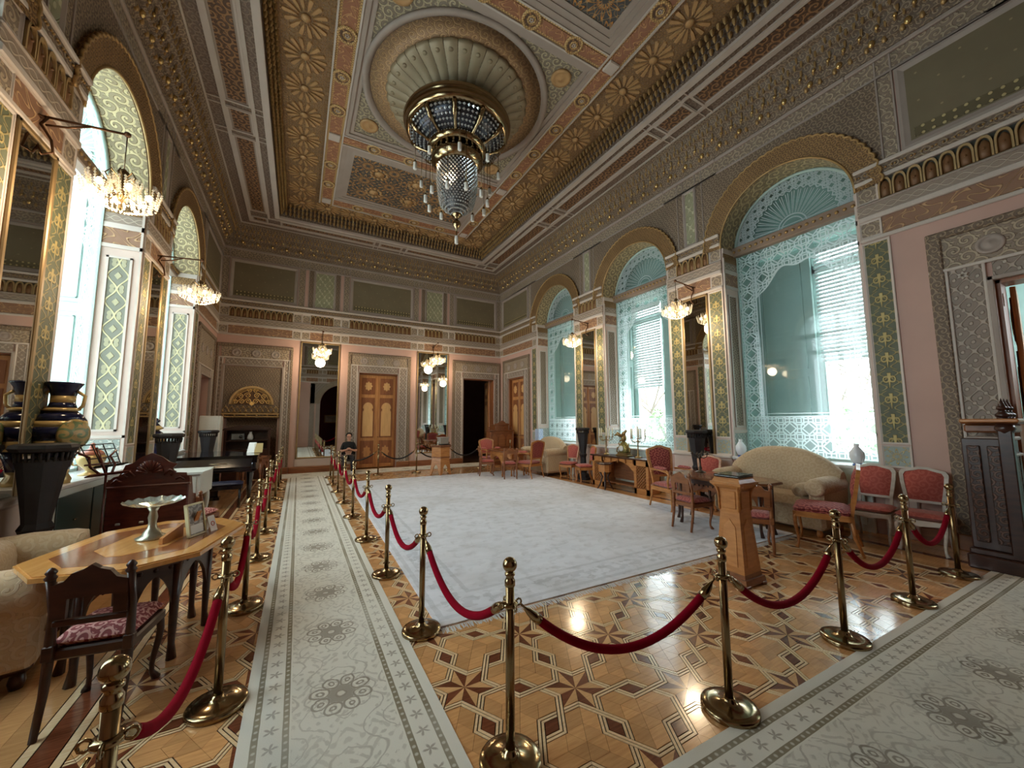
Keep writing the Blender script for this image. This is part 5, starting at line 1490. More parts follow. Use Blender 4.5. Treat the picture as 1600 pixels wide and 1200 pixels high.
def armchair(name, label, loc, rz, wm, fab, fabb, w=.6, d=.58, hs=.45, hb=1.12, group=None):
    t = padded_chair(name, label, loc, rz, wm, fab, w, d, hs, hb, group, None, fabb)
    for sx in (-1, 1):
        x = sx * (w / 2 - .02)
        mb = MB().tube([(x, d / 2 - .04, hs + .26), (x, .05, hs + .27), (x, -d / 2 + .12, hs + .25), (x, -d / 2 + .06, hs + .2), (x, -d / 2 + .1, hs + .08), (x, -d / 2 + .08, hs - .06)], [.024, .026, .03, .026, .022, .024], 8)
        a = obj('armrest', mb, wm, t)
        obj('arm_pad', MB().pillow(x - .035, x + .035, -.16, .16, hs + .27, hs + .33, .4, 6, 8), fab, a)
    return t
def sofa(name, label, loc, rz, L, d, hs, hb, fab, wm, camel=True, arms=True, roll=.16, skirt=None):
    """camel-back sofa; faces local -y"""
    t = thing(name, label, 'sofa', loc, rz)
    def top(a):
        s_ = 2 * a - 1
        return hb - (hb - hs - .38) * (abs(s_) ** 2.6) if camel else hb - .06 * abs(s_) ** 3
    def fn(a, b):
        x = (a - .5) * L; th = 2 * pi * b
        hh = top(a); cz = (hs - .1 + hh) / 2; rz_ = (hh - hs + .1) / 2; y = d / 2 - .14
        ex = .16 * (1 - .25 * abs(2 * a - 1) ** 6)
        return (x, y + ex * cos(th) * abs(cos(th)) ** -.3 * .9 if abs(cos(th)) > 1e-3 else y, cz + rz_ * (1 if sin(th) > 0 else -1) * abs(sin(th)) ** .7)
    mb = MB(); mb.grid(fn, 26, 20)
    for a, rv in ((0, 1), (1, 0)):
        R = [fn(a, k / 20) for k in range(20)]; mb.add(R, [tuple(range(20))])
    obj('backrest', mb, fab, t)
    e = roll if arms else 0
    obj('seat_cushion', MB().pillow(-L / 2 + e, L / 2 - e, -d / 2, d / 2 - .16, hs - .2, hs + .04, .18, 16, 10, 6), fab, t)
    obj('base', MB().cb(-L / 2 + .02, L / 2 - .02, -d / 2 + .03, d / 2, .1, hs - .1, .03), skirt or fab, t)
    if arms:
        for sx in (-1, 1):
            x = sx * (L / 2 - roll * .7); R = roll
            ar = MB().tube([(x, d / 2 - .06, hs + .2), (x, 0, hs + .2), (x, -d / 2 + .08, hs + .19), (x, -d / 2 + .01, hs + .18), (x, -d / 2 - .01, hs + .18)], [R * .9, R, R, R * .94, R * .7], 18)
            ar.cb(x - R * .72, x + R * .72, -d / 2 + .02, d / 2 - .05, .12, hs + .2, .04)
            obj('rolled_arm', ar, fab, t)
    for sx in (-1, 1):
        for sy in (-1, 1): obj('foot', MB().lathe([(.03, .0), (.04, .04), (.03, .1)], 10, sx * (L / 2 - .1), sy * (d / 2 - .1)), wm, t)
    return t
def octo(hx, hy, c): return [(-hx + c, -hy), (hx - c, -hy), (hx, -hy + c), (hx, hy - c), (hx - c, hy), (-hx + c, hy), (-hx, hy - c), (-hx, -hy + c)]
def arched_apron(mb, p, q, z0, z1, th=.022, spring=.55):
    """board between two legs with an ogee arch cut from its lower edge"""
    p, q = Vector((*p, 0)), Vector((*q, 0)); L = (q - p).length; u = (q - p) / L; nrm = Vector((-u.y, u.x, 0)) * th / 2
    K = 12; zs = []
    for k in range(K + 1):
        s = k / K; x = abs(2 * s - 1)
        if x > .86: zs.append(z0)
        else: zs.append(z0 + (z1 - z0 - .07) * (1 - (x / .86) ** 2) ** .5 * (.85 + .15 * (1 - x)))
    for k in range(K):
        a, b = p + u * L * k / K, p + u * L * (k + 1) / K
        z_a, z_b = zs[k], zs[k + 1]
        vs = []
        for w_, z in ((a, z_a), (b, z_b), (b, z1), (a, z1)): vs += [tuple(w_ + nrm + Vector((0, 0, z))), tuple(w_ - nrm + Vector((0, 0, z)))]
        mb.add(vs, [(0, 2, 4, 6), (7, 5, 3, 1), (0, 1, 3, 2), (4, 5, 7, 6)])
def octo_table(name, label, loc, rz, hx, hy, h, topm, inm, legm, c=.28, pale=None, k=.82):
    t = thing(name, label, 'table', loc, rz)
    P = octo(hx, hy, c)
    tp = obj('table_top', MB().prism(P, h - .035, h - .008, 2).prism(octo(hx - .012, hy - .012, c - .005), h - .008, h, 2), topm, t)
    obj('inlay_band', MB().prism(octo(hx * .76, hy * .8, c * .8), h, h + .0012, 2), inm, tp)
    obj('inlay_centre', MB().prism(octo(hx * .42, hy * .55, c * .6), h + .0012, h + .0024, 2), topm, tp)
    Q = octo(hx * k, hy * k, c * k)
    obj('frieze', MB().prism(octo(hx * k + .02, hy * k + .02, c * k), h - .11, h - .035, 2), legm, t)
    sp = MB()
    for i in range(8):
        a, b = Vector((*Q[i], 0)), Vector((*Q[(i + 1) % 8], 0)); n = int((b - a).length / .07)
        for j in range(n):
            p = a.lerp(b, (j + .5) / n); sp.ball((p.x * 1.03, p.y * 1.03, h - .125), .016, 6, 4)
    obj('bead_drops', sp, legm, t)
    ap_ = MB()
    for i in range(8): arched_apron(ap_, Q[i], Q[(i + 1) % 8], h * .42, h - .1)
    obj('arched_apron', ap_, pale or legm, t)
    for i in range(8):
        x, y = Q[i]; mb = MB(); mb.tube([(x, y, h - .1), (x, y, h * .4), (x * 1.0, y, .1), (x * 1.03, y * 1.03, 0)], [.03, .026, .02, .03], 6); obj('leg', mb, legm, t)
    return t

# ------------------------------------------------------------------ left side of the hall
sofa('beige_sofa', 'beige damask sofa with thick rolled arms behind the inlaid octagonal table', (-1.795, 4.28, 0), pi / 2 + .2, 1.4, .63, .37, .74, F_beige, W_dark, False, True, .16, W_dark)
octo_table('inlaid_table', 'polished octagonal table with pale and dark inlay beside the beige sofa', (-.95, 3.95, 0), radians(-14), .5, .66, .76, W_top, W_topd, W_dark, k=.6)
carved_chair('carved_chair', 'dark carved chair with rose damask seat drawn up to the inlaid octagonal table', (-.93, 3.29, 0), radians(172), W_dark, F_pink, .38, .4, .47, .85)
# pressed glass compote
t = thing('glass_compote', 'tall footed pressed glass compote dish with fluted rim on the inlaid table', 'dish', (-.95, 4.0, .7624))
obj('foot', MB().lathe([(.09, 0), (.095, .012), (.06, .03), (.05, .055), (.03, .08), (.024, .12), (.03, .16), (.022, .2), (.04, .24)], 20), mat('aged_silver', (170, 168, 150), .3, .7, var=.15, vscale=9), t)
bw = MB()
for k in range(32):
    a, b = T * k / 32, T * (k + 1) / 32
    def q(t_, r, z, w_): return (r * cos(t_), r * sin(t_), z + w_ * (k % 2))
    bw.add([(.03 * cos(a), .03 * sin(a), .235), (.03 * cos(b), .03 * sin(b), .235), (.13 * cos(b), .13 * sin(b), .258), (.13 * cos(a), .13 * sin(a), .258), (.185 * cos(b), .185 * sin(b), .282 + .012 * (k % 2)), (.185 * cos(a), .185 * sin(a), .282 + .012 * ((k + 1) % 2))], [(0, 1, 2, 3), (3, 2, 4, 5)])
obj('dish', bw, M_glassc, t)
# framed card and folding note on the table
t = thing('photo_frame', 'small standing cream photo frame on the inlaid table', 'frame', (-.66, 3.93, .7624), radians(62))
obj('frame', MB().box(-.085, -.072, -.012, .012, 0, .25).box(.072, .085, -.012, .012, 0, .25).box(-.085, .085, -.012, .012, 0, .013).box(-.085, .085, -.012, .012, .237, .25).xf(Matrix.Rotation(radians(-10), 4, 'X')), mat('cream_frame', (206, 194, 150), .4, var=.05), t)
obj('printed_sheet', MB().box(-.073, .073, -.004, .006, .012, .238).xf(Matrix.Rotation(radians(-10), 4, 'X')), mat('printed_photo', (120, 112, 104), .5, pat=P_arab(.12), col2=(166, 158, 148), var=.3, vscale=9), t)
obj('caption', MB().box(-.06, .06, -.0055, -.004, .02, .085).xf(Matrix.Rotation(radians(-10), 4, 'X')), M_paperw, t)
obj('strut', MB().box(-.02, .02, .01, .018, 0, .19).xf(Matrix.Translation((0, .04, 0)) @ Matrix.Rotation(radians(18), 4, 'X')), W_oak, t)
t = thing('folded_card', 'little folded white card with a red sign behind the photo frame', 'card', (-.60, 4.04, .7624), radians(62))
obj('card', MB().prism([(-.04, 0), (0, .12), (.04, 0), (.037, 0), (0, .11), (-.037, 0)], -.035, .035, 0), M_paperw, t)
obj('prohibition_ring', MB().tube([(.0 + .017 * cos(a), -.001, .0 + .017 * sin(a)) for a in [i * T / 14 for i in range(14)]], .0025, 4, True).xf(Matrix.Translation((0, -.0215, .058)) @ Matrix.Rotation(radians(-18), 4, 'X')), mat('red_print', (200, 40, 40), .6, var=0), t)
t = thing('wooden_wedge', 'slanting strip of pale wood lying on the inlaid table beside the compote', 'wood strip', (-.80, 3.86, .7624), radians(70))
obj('strip', MB().prism([(-.11, 0), (.11, 0), (.11, .10), (-.11, .045)], -.012, .012, 1), W_oak, t)

def pedestal(label, x, y, rz=0, first=[None]):
    if first[0]: return dup(first[0], (x, y, 0), rz, label)
    t = thing('plant_pedestal', label, 'pedestal', (x, y, 0), rz, 'ebonised octagonal pedestals')
    N = 8; a0 = pi / 8
    obj('base', MB().lathe([(.2, 0), (.2, .05), (.17, .07), (.17, .14), (.13, .17)], N, a0=a0, smooth=False), W_ebony, t)
    obj('column', MB().lathe([(.11, .16), (.1, .2), (.115, .24), (.09, .3), (.085, .62), (.1, .66), (.115, .7), (.09, .75)], N, a0=a0, smooth=False), W_ebony, t)
    obj('flared_bowl', MB().lathe([(.09, .74), (.095, .8), (.165, 1.3), (.17, 1.32)], N, a0=a0, smooth=False), W_ebony, t)
    dent = MB()
    for k in range(24):
        a = T * k / 24; dent.tube([(.165 * cos(a), .165 * sin(a), 1.3), (.175 * cos(a), .175 * sin(a), 1.38)], .011, 5)
    obj('dentils', dent, W_ebony, t)
    obj('rim', MB().lathe([(.16, 1.375), (.2, 1.39), (.22, 1.42), (.21, 1.45), (.18, 1.46)], N, a0=a0, smooth=False), W_ebony, t)
    first[0] = t; return t
pedestal('tall ebonised octagonal pedestal before the left mirror pier beside the big vase', -2.04, 5.22)
pedestal('tall ebonised octagonal pedestal behind the carved mahogany desk before the left mirror', -1.95, 8.72)
pedestal('tall ebonised octagonal pedestal in front of the white cabinet beyond the piano', -1.9, 11.75)
pedestal('tall ebonised octagonal pedestal at the pier mirror near the far right sofa', 7.16, 8.62)
pedestal('tall ebonised octagonal pedestal at the pier mirror behind the tall red armchair', 7.16, 5.02)

# radiator cabinets under the windows
def sill_cab(label, x, rz, y, hw=1.04, depth=.42, h=1.06, dm=None):
    t = thing('window_cabinet', label, 'cabinet', (x, y, 0), rz, 'white topped cabinets in the window bays')
    obj('body', MB().cb(-hw, hw, .02, depth - .05, 0, h - .05, .008), M_wcab, t)
    obj('worktop', MB().cb(-hw - .02, hw + .02, .0, depth, h - .05, h, .012), M_sillw, t)
    n = 3
    for k in range(n):
        a = -hw + .06 + (2 * hw - .12) * k / n; b = -hw + .06 + (2 * hw - .12) * (k + 1) / n
        dr = obj('cabinet_door', MB().cb(-(b - a) / 2 + .02, (b - a) / 2 - .02, 0, .014, .1, h - .13, .005), dm or M_cabg, t, ((a + b) / 2, depth - .05, 0))
        obj('knob', MB().tube([(-.03, .02, .62), (.03, .02, .62)], .009, 6), M_brass, dr)
    return t
for i, nm in enumerate(('nearest the fireplace', 'behind the carved desk and vase', 'behind the beige sofa')):
    sill_cab('white topped green window cabinet on the left wall, %s' % nm, X0, -pi / 2, (10.42, 6.74, 3.4)[i], (.98, 1.22, .98)[i], (.06, .28, .06)[i], 1.03)
for i, nm in enumerate(('behind the beige sofa and white chairs', 'behind the candelabra console', 'behind the far sofa')):
    sill_cab('white topped low window cabinet on the right wall, %s' % nm, X1, pi / 2, Y0 + (WIN[i][0] + WIN[i][1]) / 2, .98, .12, .96, M_wcab)

# vases
def vase(label, loc, s, prof, bands, name='porcelain_vase'):
    t = thing(name, label, 'vase', loc)
    obj('body', MB().lathe([(r * s, z * s) for r, z in prof], 28), bands[0], t)
    return t
M_cob = mat('cobalt_glaze', (22, 26, 62), .15, var=.15, vscale=6)
M_ivory = mat('ivory_gilt_glaze', (206, 176, 116), .25, .2, var=.15, vscale=6)
M_paint = mat('painted_medallion', (178, 150, 92), .3, pat=P_arab(.2), col2=(112, 128, 84), var=.3, vscale=9)
V = thing('floor_vase', 'very tall cobalt and gilt porcelain vase with painted medallion on the window cabinet', 'vase', (-2.16, 5.76, 1.03))
segs = [([(.16, 0), (.17, .04), (.13, .1), (.14, .14)], M_ivory), ([(.14, .14), (.17, .24), (.22, .34)], M_cob), ([(.22, .34), (.27, .44)], M_ivory), ([(.27, .44), (.29, .52), (.285, .58)], M_cob), ([(.285, .58), (.27, .64)], M_ivory), ([(.27, .64), (.22, .7), (.16, .74)], M_cob), ([(.16, .74), (.2, .755), (.15, .775)], M_ivory), ([(.15, .775), (.13, .83)], M_cob), ([(.13, .83), (.13, .9)], M_ivory), ([(.13, .9), (.15, .97), (.18, 1.01), (.2, 1.03), (.19, 1.04), (.15, 1.03)], M_cob)]
for k, (pr, m) in enumerate(segs): obj('glaze_band', MB().lathe([(r * .7, z) for r, z in pr], 28), m, V)
md = MB().lathe([(.19, 0), (.185, .03), (.15, .045), (.0001, .06)], 24).xf(Matrix.Translation((.135, -.1, .5)) @ Matrix.Rotation(radians(-40), 4, 'Z') @ Matrix.Rotation(pi / 2, 4, 'Y') @ Matrix.Diagonal((.85, .7, .8, 1)))
obj('painted_medallion', md, M_paint, V)
for s_ in (-1, 1): obj('handle', MB().tube([(s_ * .1, 0, .95), (s_ * .16, 0, .9), (s_ * .15, 0, .8), (s_ * .12, 0, .76)], .016, 8), M_ivory, V)
t = thing('covered_urn', 'small gilt porcelain urn standing on the white window cabinet top', 'urn', (-2.15, 6.5, 1.03))
obj('body', MB().lathe([(.1, 0), (.1, .015), (.04, .04), (.05, .07), (.11, .13), (.13, .2), (.11, .24)], 18), M_ivory, t)
obj('lid', MB().lathe([(.115, .24), (.09, .28), (.03, .31), (.02, .34), (.03, .36), (.0001, .38)], 18), mat('rose_glaze', (196, 120, 96), .25, var=.1), t)
for s_ in (-1, 1): obj('handle', MB().tube([(s_ * .11, 0, .22), (s_ * .17, 0, .2), (s_ * .15, 0, .12), (s_ * .1, 0, .12)], .01, 6), M_gold, t)
V2 = thing('temple_vase', 'tall dark porcelain vase with gilt pagoda lid behind the black pedestal', 'vase', (-2.45, 9.78, .96))
for pr, m in (([(.12, 0), (.13, .03), (.1, .07), (.14, .16), (.19, .3)], M_cob), ([(.19, .3), (.2, .4)], M_ivory), ([(.2, .4), (.16, .5), (.1, .54)], M_cob), ([(.1, .54), (.17, .57), (.12, .63)], M_ivory), ([(.12, .63), (.08, .68), (.12, .72), (.06, .78)], M_cob), ([(.06, .78), (.025, .83), (.03, .86), (.0001, .93)], M_gold)): obj('glaze_band', MB().lathe(pr, 20), m, V2)
for lab, y in (('white vase with blue foot on the sill behind the beige camelback sofa far end', 4.3), ('white vase with blue foot on the sill behind the white framed chairs', 2.55)):
    t = thing('white_vase', lab, 'vase', (7.46, y, .96))
    obj('body', MB().lathe([(.05, .03), (.07, .06), (.095, .13), (.09, .2), (.05, .26), (.03, .29), (.035, .33)], 18), mat('white_porcelain', (226, 230, 236), .2, var=.03), t)
    obj('foot', MB().lathe([(.06, 0), (.065, .015), (.05, .03)], 18), mat('blue_porcelain', (70, 100, 170), .2, var=.05), t)
t = thing('blue_print_box', 'small blue and white printed block on the sill beside the far right sofa', 'box', (7.45, 11.35, .96))
obj('block', MB().cb(-.1, .1, -.12, .12, 0, .42, .01), mat('blue_print', (200, 210, 222), .5, pat=P_arab(.16), col2=(120, 150, 196), var=.1), t)

# music stands
def music_stand(label, x, y, rz, h, m, desk):
    t = thing('music_stand', label, 'music stand', (x, y, 0), rz, 'music stands')
    obj('pole', MB().tube([(0, 0, .15), (0, 0, h - .1)], .01, 6), m, t)
    for k in range(3):
        a = T * k / 3; obj('leg', MB().tube([(0, 0, .3), (.12 * cos(a), .12 * sin(a), .12), (.27 * cos(a), .27 * sin(a), 0)], .008, 5), m, t)
    d = MB().box(-.2, .2, -.06, .0, -.01, .0); R = Matrix.Translation((0, 0, h - .1)) @ Matrix.Rotation(radians(-25), 4, 'X')
    if desk == 'wire':
        for x_ in (-.18, -.06, .06, .18): d.tube([(x_, 0, 0), (x_ * 1.1, 0, .26)], .006, 5)
        for z in (.1, .2, .26): d.tube([(-.19, 0, z), (.19, 0, z)], .006, 5)
    else:
        for s_ in (-1, 1): d.tube([(s_ * .05, 0, 0), (s_ * .12, 0, .1), (s_ * .1, 0, .2), (s_ * .18, 0, .26)], .012, 5)
        d.tube([(0, 0, 0), (0, 0, .3)], .012, 5).tube([(-.16, 0, .12), (.16, 0, .12)], .01, 5)
    obj('desk', d.xf(R), m, t)
music_stand('dark wooden lyre music stand beside the tall black pedestal', -1.7, 5.5, radians(60), 1.22, W_mahog, 'lyre')
music_stand('black wire music stand beside the carved mahogany desk', -1.79, 5.79, radians(70), 1.28, M_iron, 'wire')
# mahogany desk seen from its panelled back
D = thing('mahogany_desk', 'mahogany writing cabinet with carved shell cresting and curved sides', 'desk', (-1.5, 6.1, 0))
obj('back_panel', MB().cb(-.36, .36, -.03, .0, .08, .92, .008), W_mahog, D)
Pz = [(-.37, .9), (.37, .9), (.37, .97), (.34, .99), (.33, 1.04), (.22, 1.05), (.2, 1.1), (.24, 1.15), (.16, 1.18), (.1, 1.24), (0, 1.29), (-.1, 1.24), (-.16, 1.18), (-.22, 1.16), (-.24, 1.1), (-.27, 1.04), (-.31, 1.03), (-.34, 1.0), (-.37, .97)]
cz = obj('crest_board', MB().prism(Pz, -.035, .0, 1), W_mahog, D)
cv = MB()
for k in range(9):
    a = pi * (k + .5) / 9; cv.tube([(.02 * cos(a), -.045, 1.06 + .02 * sin(a)), (.12 * cos(a), -.055, 1.06 + .15 * sin(a))], [.01, .022], 6)
for s_ in (-1, 1):
    cv.tube([(s_ * .13, -.045, 1.03), (s_ * .18, -.05, 1.09), (s_ * .23, -.045, 1.06), (s_ * .19, -.045, 1.02)], .016, 6); cv.tube([(s_ * .24, -.04, .97), (s_ * .28, -.05, 1.0), (s_ * .32, -.04, .96)], .014, 6)
obj('shell_carving', cv, W_mahog, cz)
obj('moulding_rail', MB().cb(-.38, .38, -.05, .02, .9, .925, .008), W_mahog, D)
for s_ in (-1, 1):
    S_ = [(-.02, 0), (.42, 0), (.44, .2), (.4, .45), (.45, .6), (.42, .72), (.25, .75), (.2, .85), (.12, .98), (0, 1.0), (-.02, 1.0)]
    a, b = sorted((s_ * .36, s_ * .33)); obj('side_panel', MB().prism(S_, a, b, 0), W_mahog, D)
obj('writing_top', MB().cb(-.34, .34, 0, .46, .68, .72, .008), W_mahog, D); obj('shelf', MB().cb(-.33, .33, 0, .42, .2, .23, .006), W_mahog, D)
ir = MB()
for z, l in ((.5, .0), (.42, .0)):
    for x in (-.24, -.04): ir.cb(x - .02, x + .02, -.05, -.03, z - .012, z + .012, .004)
ir.tube([(-.27, -.045, .36), (-.02, -.045, .36)], .008, 6)
obj('metal_fittings', ir, mat('steel', (190, 188, 182), .3, .9, var=.05), D)
# white lacquer spinet behind the desk
t = thing('white_lacquer_cabinet', 'white lacquered cabinet on shaped legs between carved desk and grand piano', 'cabinet', (-1.57, 7.5, 0), radians(-3))
obj('case', MB().cb(-.42, .38, -.32, .35, .58, .9, .012), M_wcab, t)
obj('lid', MB().prism([(-.45, -.34), (.4, -.35), (.42, .0), (.38, .38), (-.45, .38)], .9, .93, 2), M_wcab, t)
for a, b in ((-.4, -.02), (.02, .36)): obj('case_moulding', MB().cb(a + .03, b - .03, -.33, -.315, .62, .86, .006), M_wcab, t)
for x, y in ((-.36, -.26), (.32, -.26), (-.36, .28), (.32, .28)):
    mb = MB(); legcurve(mb, x, y, 0, .6, .04, 1 if x > 0 else -1, -1 if y < 0 else 1); obj('leg', mb, M_wcab, t)
carved_chair('cane_chair', 'light brown carved chair with low crest between white cabinet and inlaid table', (-1.2, 6.87, 0), radians(160), W_oakd, F_pink, .42, .4, .42, .72)
# grand piano
G = thing('grand_piano', 'black closed grand piano by the left wall near the fireplace', 'piano', (-1.47, 9.75, 0))
hw = .74
PO = [(-hw, 0), (hw, 0), (hw, .5)] + [(hw - .05 - .5 * ((i / 8) ** .8), .5 + 1.0 * i / 8) for i in range(1, 9)] + [(.1, 1.6), (-.1, 1.7), (-.4, 1.72), (-hw, 1.6)]
obj('case', MB().prism(PO, .64, .93, 2), M_black, G)
obj('lid', MB().prism([(x * 1.02, y * 1.02 - .02) for x, y in PO], .93, .96, 2), M_black, G)
kb = obj('key_slip', MB().cb(-hw, hw, -.2, .02, .64, .7, .01).cb(-hw, -hw + .08, -.2, .02, .64, .82, .02).cb(hw - .08, hw, -.2, .02, .64, .82, .02), M_black, G)
obj('fallboard', MB().prism([(-.16, .7), (.02, .7), (.02, .9), (-.02, .9), (-.16, .74)], -hw + .08, hw - .08, 0), M_black, G)
obj('hinge', MB().tube([(-.05, -.1, .81), (.25, -.1, .81)], .008, 6).tube([(-.05, -.13, .77), (.25, -.13, .77)], .006, 6), M_brass, G)
for x, y in ((-.62, .1), (.62, .1), (-.2, 1.45)):
    obj('leg', MB().lathe([(.03, .06), (.035, .12), (.06, .5), (.07, .6), (.06, .65)], 8, x, y, smooth=False), M_black, G); obj('caster', MB().lathe([(.03, 0), (.035, .03), (.02, .06)], 10, x, y), M_brass, G)
obj('pedal_lyre', MB().box(-.1, .1, .1, .14, .1, .64).box(-.14, .14, .0, .16, .08, .14), M_black, G)
t = thing('piano_bench', 'navy leather piano bench with black legs in front of the grand piano', 'bench', (-1.2, 9.3, 0), radians(4))
obj('seat', MB().pillow(-.3, .3, -.17, .17, .42, .5, .22, 10, 8), M_navy, t); obj('apron', MB().cb(-.29, .29, -.16, .16, .36, .44, .01), M_black, t)
for x in (-.25, .25):
    for y in (-.13, .13): obj('leg', MB().tube([(x, y, 0), (x, y, .38)], .022, 6), M_black, t)
# open music and small objects on the piano
t = thing('sheet_music', 'open pale music book propped on the closed piano lid', 'book', (-.85, 10.5, .96), radians(-25))
obj('left_leaf', MB().box(-.16, 0, -.006, .006, 0, .24).xf(Matrix.Rotation(radians(-20), 4, 'X')), M_paperw, t)
obj('right_leaf', MB().box(0, .16, -.006, .006, 0, .22).xf(Matrix.Rotation(radians(25), 4, 'Z') @ Matrix.Rotation(radians(-20), 4, 'X')), mat('cream_cover', (206, 186, 130), .6, var=.05), t)
# white cabinet in the far left corner
t = thing('white_cabinet', 'tall white cabinet with curved front standing in the corner by the fireplace', 'cabinet', (-1.98, 12.6, 0), 0)
obj('body', MB().cb(-.24, .2, -.22, .22, .02, 1.82, .02), M_wmetal, t); obj('curved_front', MB().lathe([(.2, 1.32), (.2, 1.80)], 20, -.03, -.2, 0, pi, T, 1, .25), M_paperw, t)
obj('side_grille', MB().box(.2, .206, -.15, .15, .3, 1.7), M_wcab, t)
# radio gramophone with kettle and papers in the fireplace corner
t = thing('shelf_cabinet', 'dark wooden cabinet with an open shelf in the fireplace recess', 'cabinet', (-1.28, 13.65, 0), 0)
obj('body', MB().box(-.55, .55, -.2, .3, .0, .86).box(-.55, -.5, -.2, .3, .86, 1.42).box(.5, .55, -.2, .3, .86, 1.42).box(-.55, .55, .26, .3, .86, 1.42), W_dark, t)
obj('top', MB().prism([(-.6, 1.42), (.6, 1.42), (.55, 1.48), (.2, 1.56), (-.2, 1.56), (-.55, 1.48)], -.22, .32, 1), W_dark, t)
obj('shelf', MB().cb(-.52, .52, -.2, .28, 1.1, 1.13, .006), W_dark, t)
t = thing('white_carafe', 'white porcelain carafe on the shelf of the fireplace cabinet', 'carafe', (-1.22, 13.62, 1.131))
obj('body', MB().lathe([(.06, 0), (.08, .05), (.07, .12), (.035, .2), (.04, .24)], 14), mat('white_porcelain', (226, 230, 236), .2), t)
t = thing('metal_case', 'small bright metal case on the shelf of the fireplace cabinet', 'case', (-1.52, 13.62, 1.131))
obj('body', MB().cb(-.16, .16, -.08, .1, 0, .2, .02), mat('dull_chrome', (150, 156, 160), .25, .8), t); obj('dial', MB().lathe([(.05, 0), (.04, .012), (.0001, .014)], 14).xf(Matrix.Translation((.08, -.08, .1)) @ Matrix.Rotation(pi / 2, 4, 'X')), M_black, t)
t = octo_table('small_oak_table', 'small brown oak table with arched apron beyond the piano', (-.98, 12.2, 0), 0, .38, .45, .74, W_brownt, W_oakd, W_oakd, .16)
# ------------------------------------------------------------------ right side of the hall
def lattice_panel(par, x0, x1, z0, z1, y, m, n=5):
    mb = MB(); w, h = x1 - x0, z1 - z0
    k = max(2, int(h / (w / n)))
    for i in range(n + k):
        for s_ in (-1, 1):
            p, q = (x0 + w * (i - k) / n, z0), (x0 + w * i / n, z0 + k * w / n)
            if s_ < 0: p, q = (x0 + x1 - p[0], p[1]), (x0 + x1 - q[0], q[1])
            # clip to rectangle
            dx, dz = q[0] - p[0], q[1] - p[1]; t0, t1 = 0, 1
            for a, d, lo, hi in ((p[0], dx, x0, x1), (p[1], dz, z0, z1)):
                ta, tb = (lo - a) / d, (hi - a) / d
                if ta > tb: ta, tb = tb, ta
                t0, t1 = max(t0, ta), min(t1, tb)
            if t1 - t0 > .02: mb.tube([(p[0] + dx * t0, y, p[1] + dz * t0), (p[0] + dx * t1, y, p[1] + dz * t1)], .008, 4, caps=False)
    return obj('lattice', mb, m, par)
# beige camelback sofa with red cushions against window 1
sofa('camelback_sofa', 'beige damask camelback sofa under the nearest right window', (6.84, 3.43, 0), -pi / 2, 1.62, .85, .5, 1.22, F_beige, W_oak, True, True, .13)
t = thing('bolster_cushion', 'round beige bolster cushion on the camelback sofa end', 'cushion', (6.7, 2.94, .62), 0)
obj('cover', MB().tube([(-.22, 0, 0), (-.2, 0, 0), (0, 0, 0), (.2, 0, 0), (.22, 0, 0)], [.05, .095, .1, .095, .05], 16), F_beige, t)
A = padded_chair('red_settee_chair', 'wide red brocade chair with golden oak frame, side-on before the camelback sofa', (6.14, 2.5, 0), radians(200), W_oak, F_redd, .62, .62, .52, 1.1)
obj('upholstered_apron', MB().cb(-.3, .3, -.3, .26, .4, .5, .02), F_redd, A)
octo_table('oak_salon_table', 'long brown octagonal salon table in front of the camelback sofa', (5.9, 3.75, 0), 0, .46, .8, .76, W_brownt, W_topd, W_dark, .26, W_oakd)
padded_chair('red_side_chair', 'red side chair with rounded padded back at the far end of the salon table', (6.72, 4.98, 0), radians(-30), W_oak, F_redp, F_redp and .46, .44, .46, 1.0) if False else padded_chair('red_side_chair', 'pale red side chair with shaped padded back beside the right pier mirror', (6.84, 4.64, 0), radians(-72), W_oak, F_redp, .44, .42, .46, .98)
carved_chair('carved_chair', 'brown carved chair with red damask seat at the rug side of the salon table', (5.38, 3.9, 0), radians(84), W_oakd, F_red, .4, .42, .45, .84)
carved_chair('carved_chair', 'brown carved chair with red damask seat half hidden behind the oak lectern', (5.3, 2.94, 0), radians(122), W_oakd, F_red, .4, .42, .45, .84)
armchair('tall_red_armchair', 'tall red brocade armchair with rounded back beside the console', (6.26, 4.93, 0), radians(-12), W_oak, F_red, F_redd, .6, .6, .45, 1.16)
for i, y in enumerate((2.3, 1.8)):
    padded_chair('white_framed_chair', 'white framed chair with plain red padded back, ' + ('next to the sofa' if i == 0 else 'next to the carved corner cabinet'), (7.05, y, 0), radians(-84), W_whitef, F_redp, .46, .46, .46, 1.03, 'white framed red chairs')
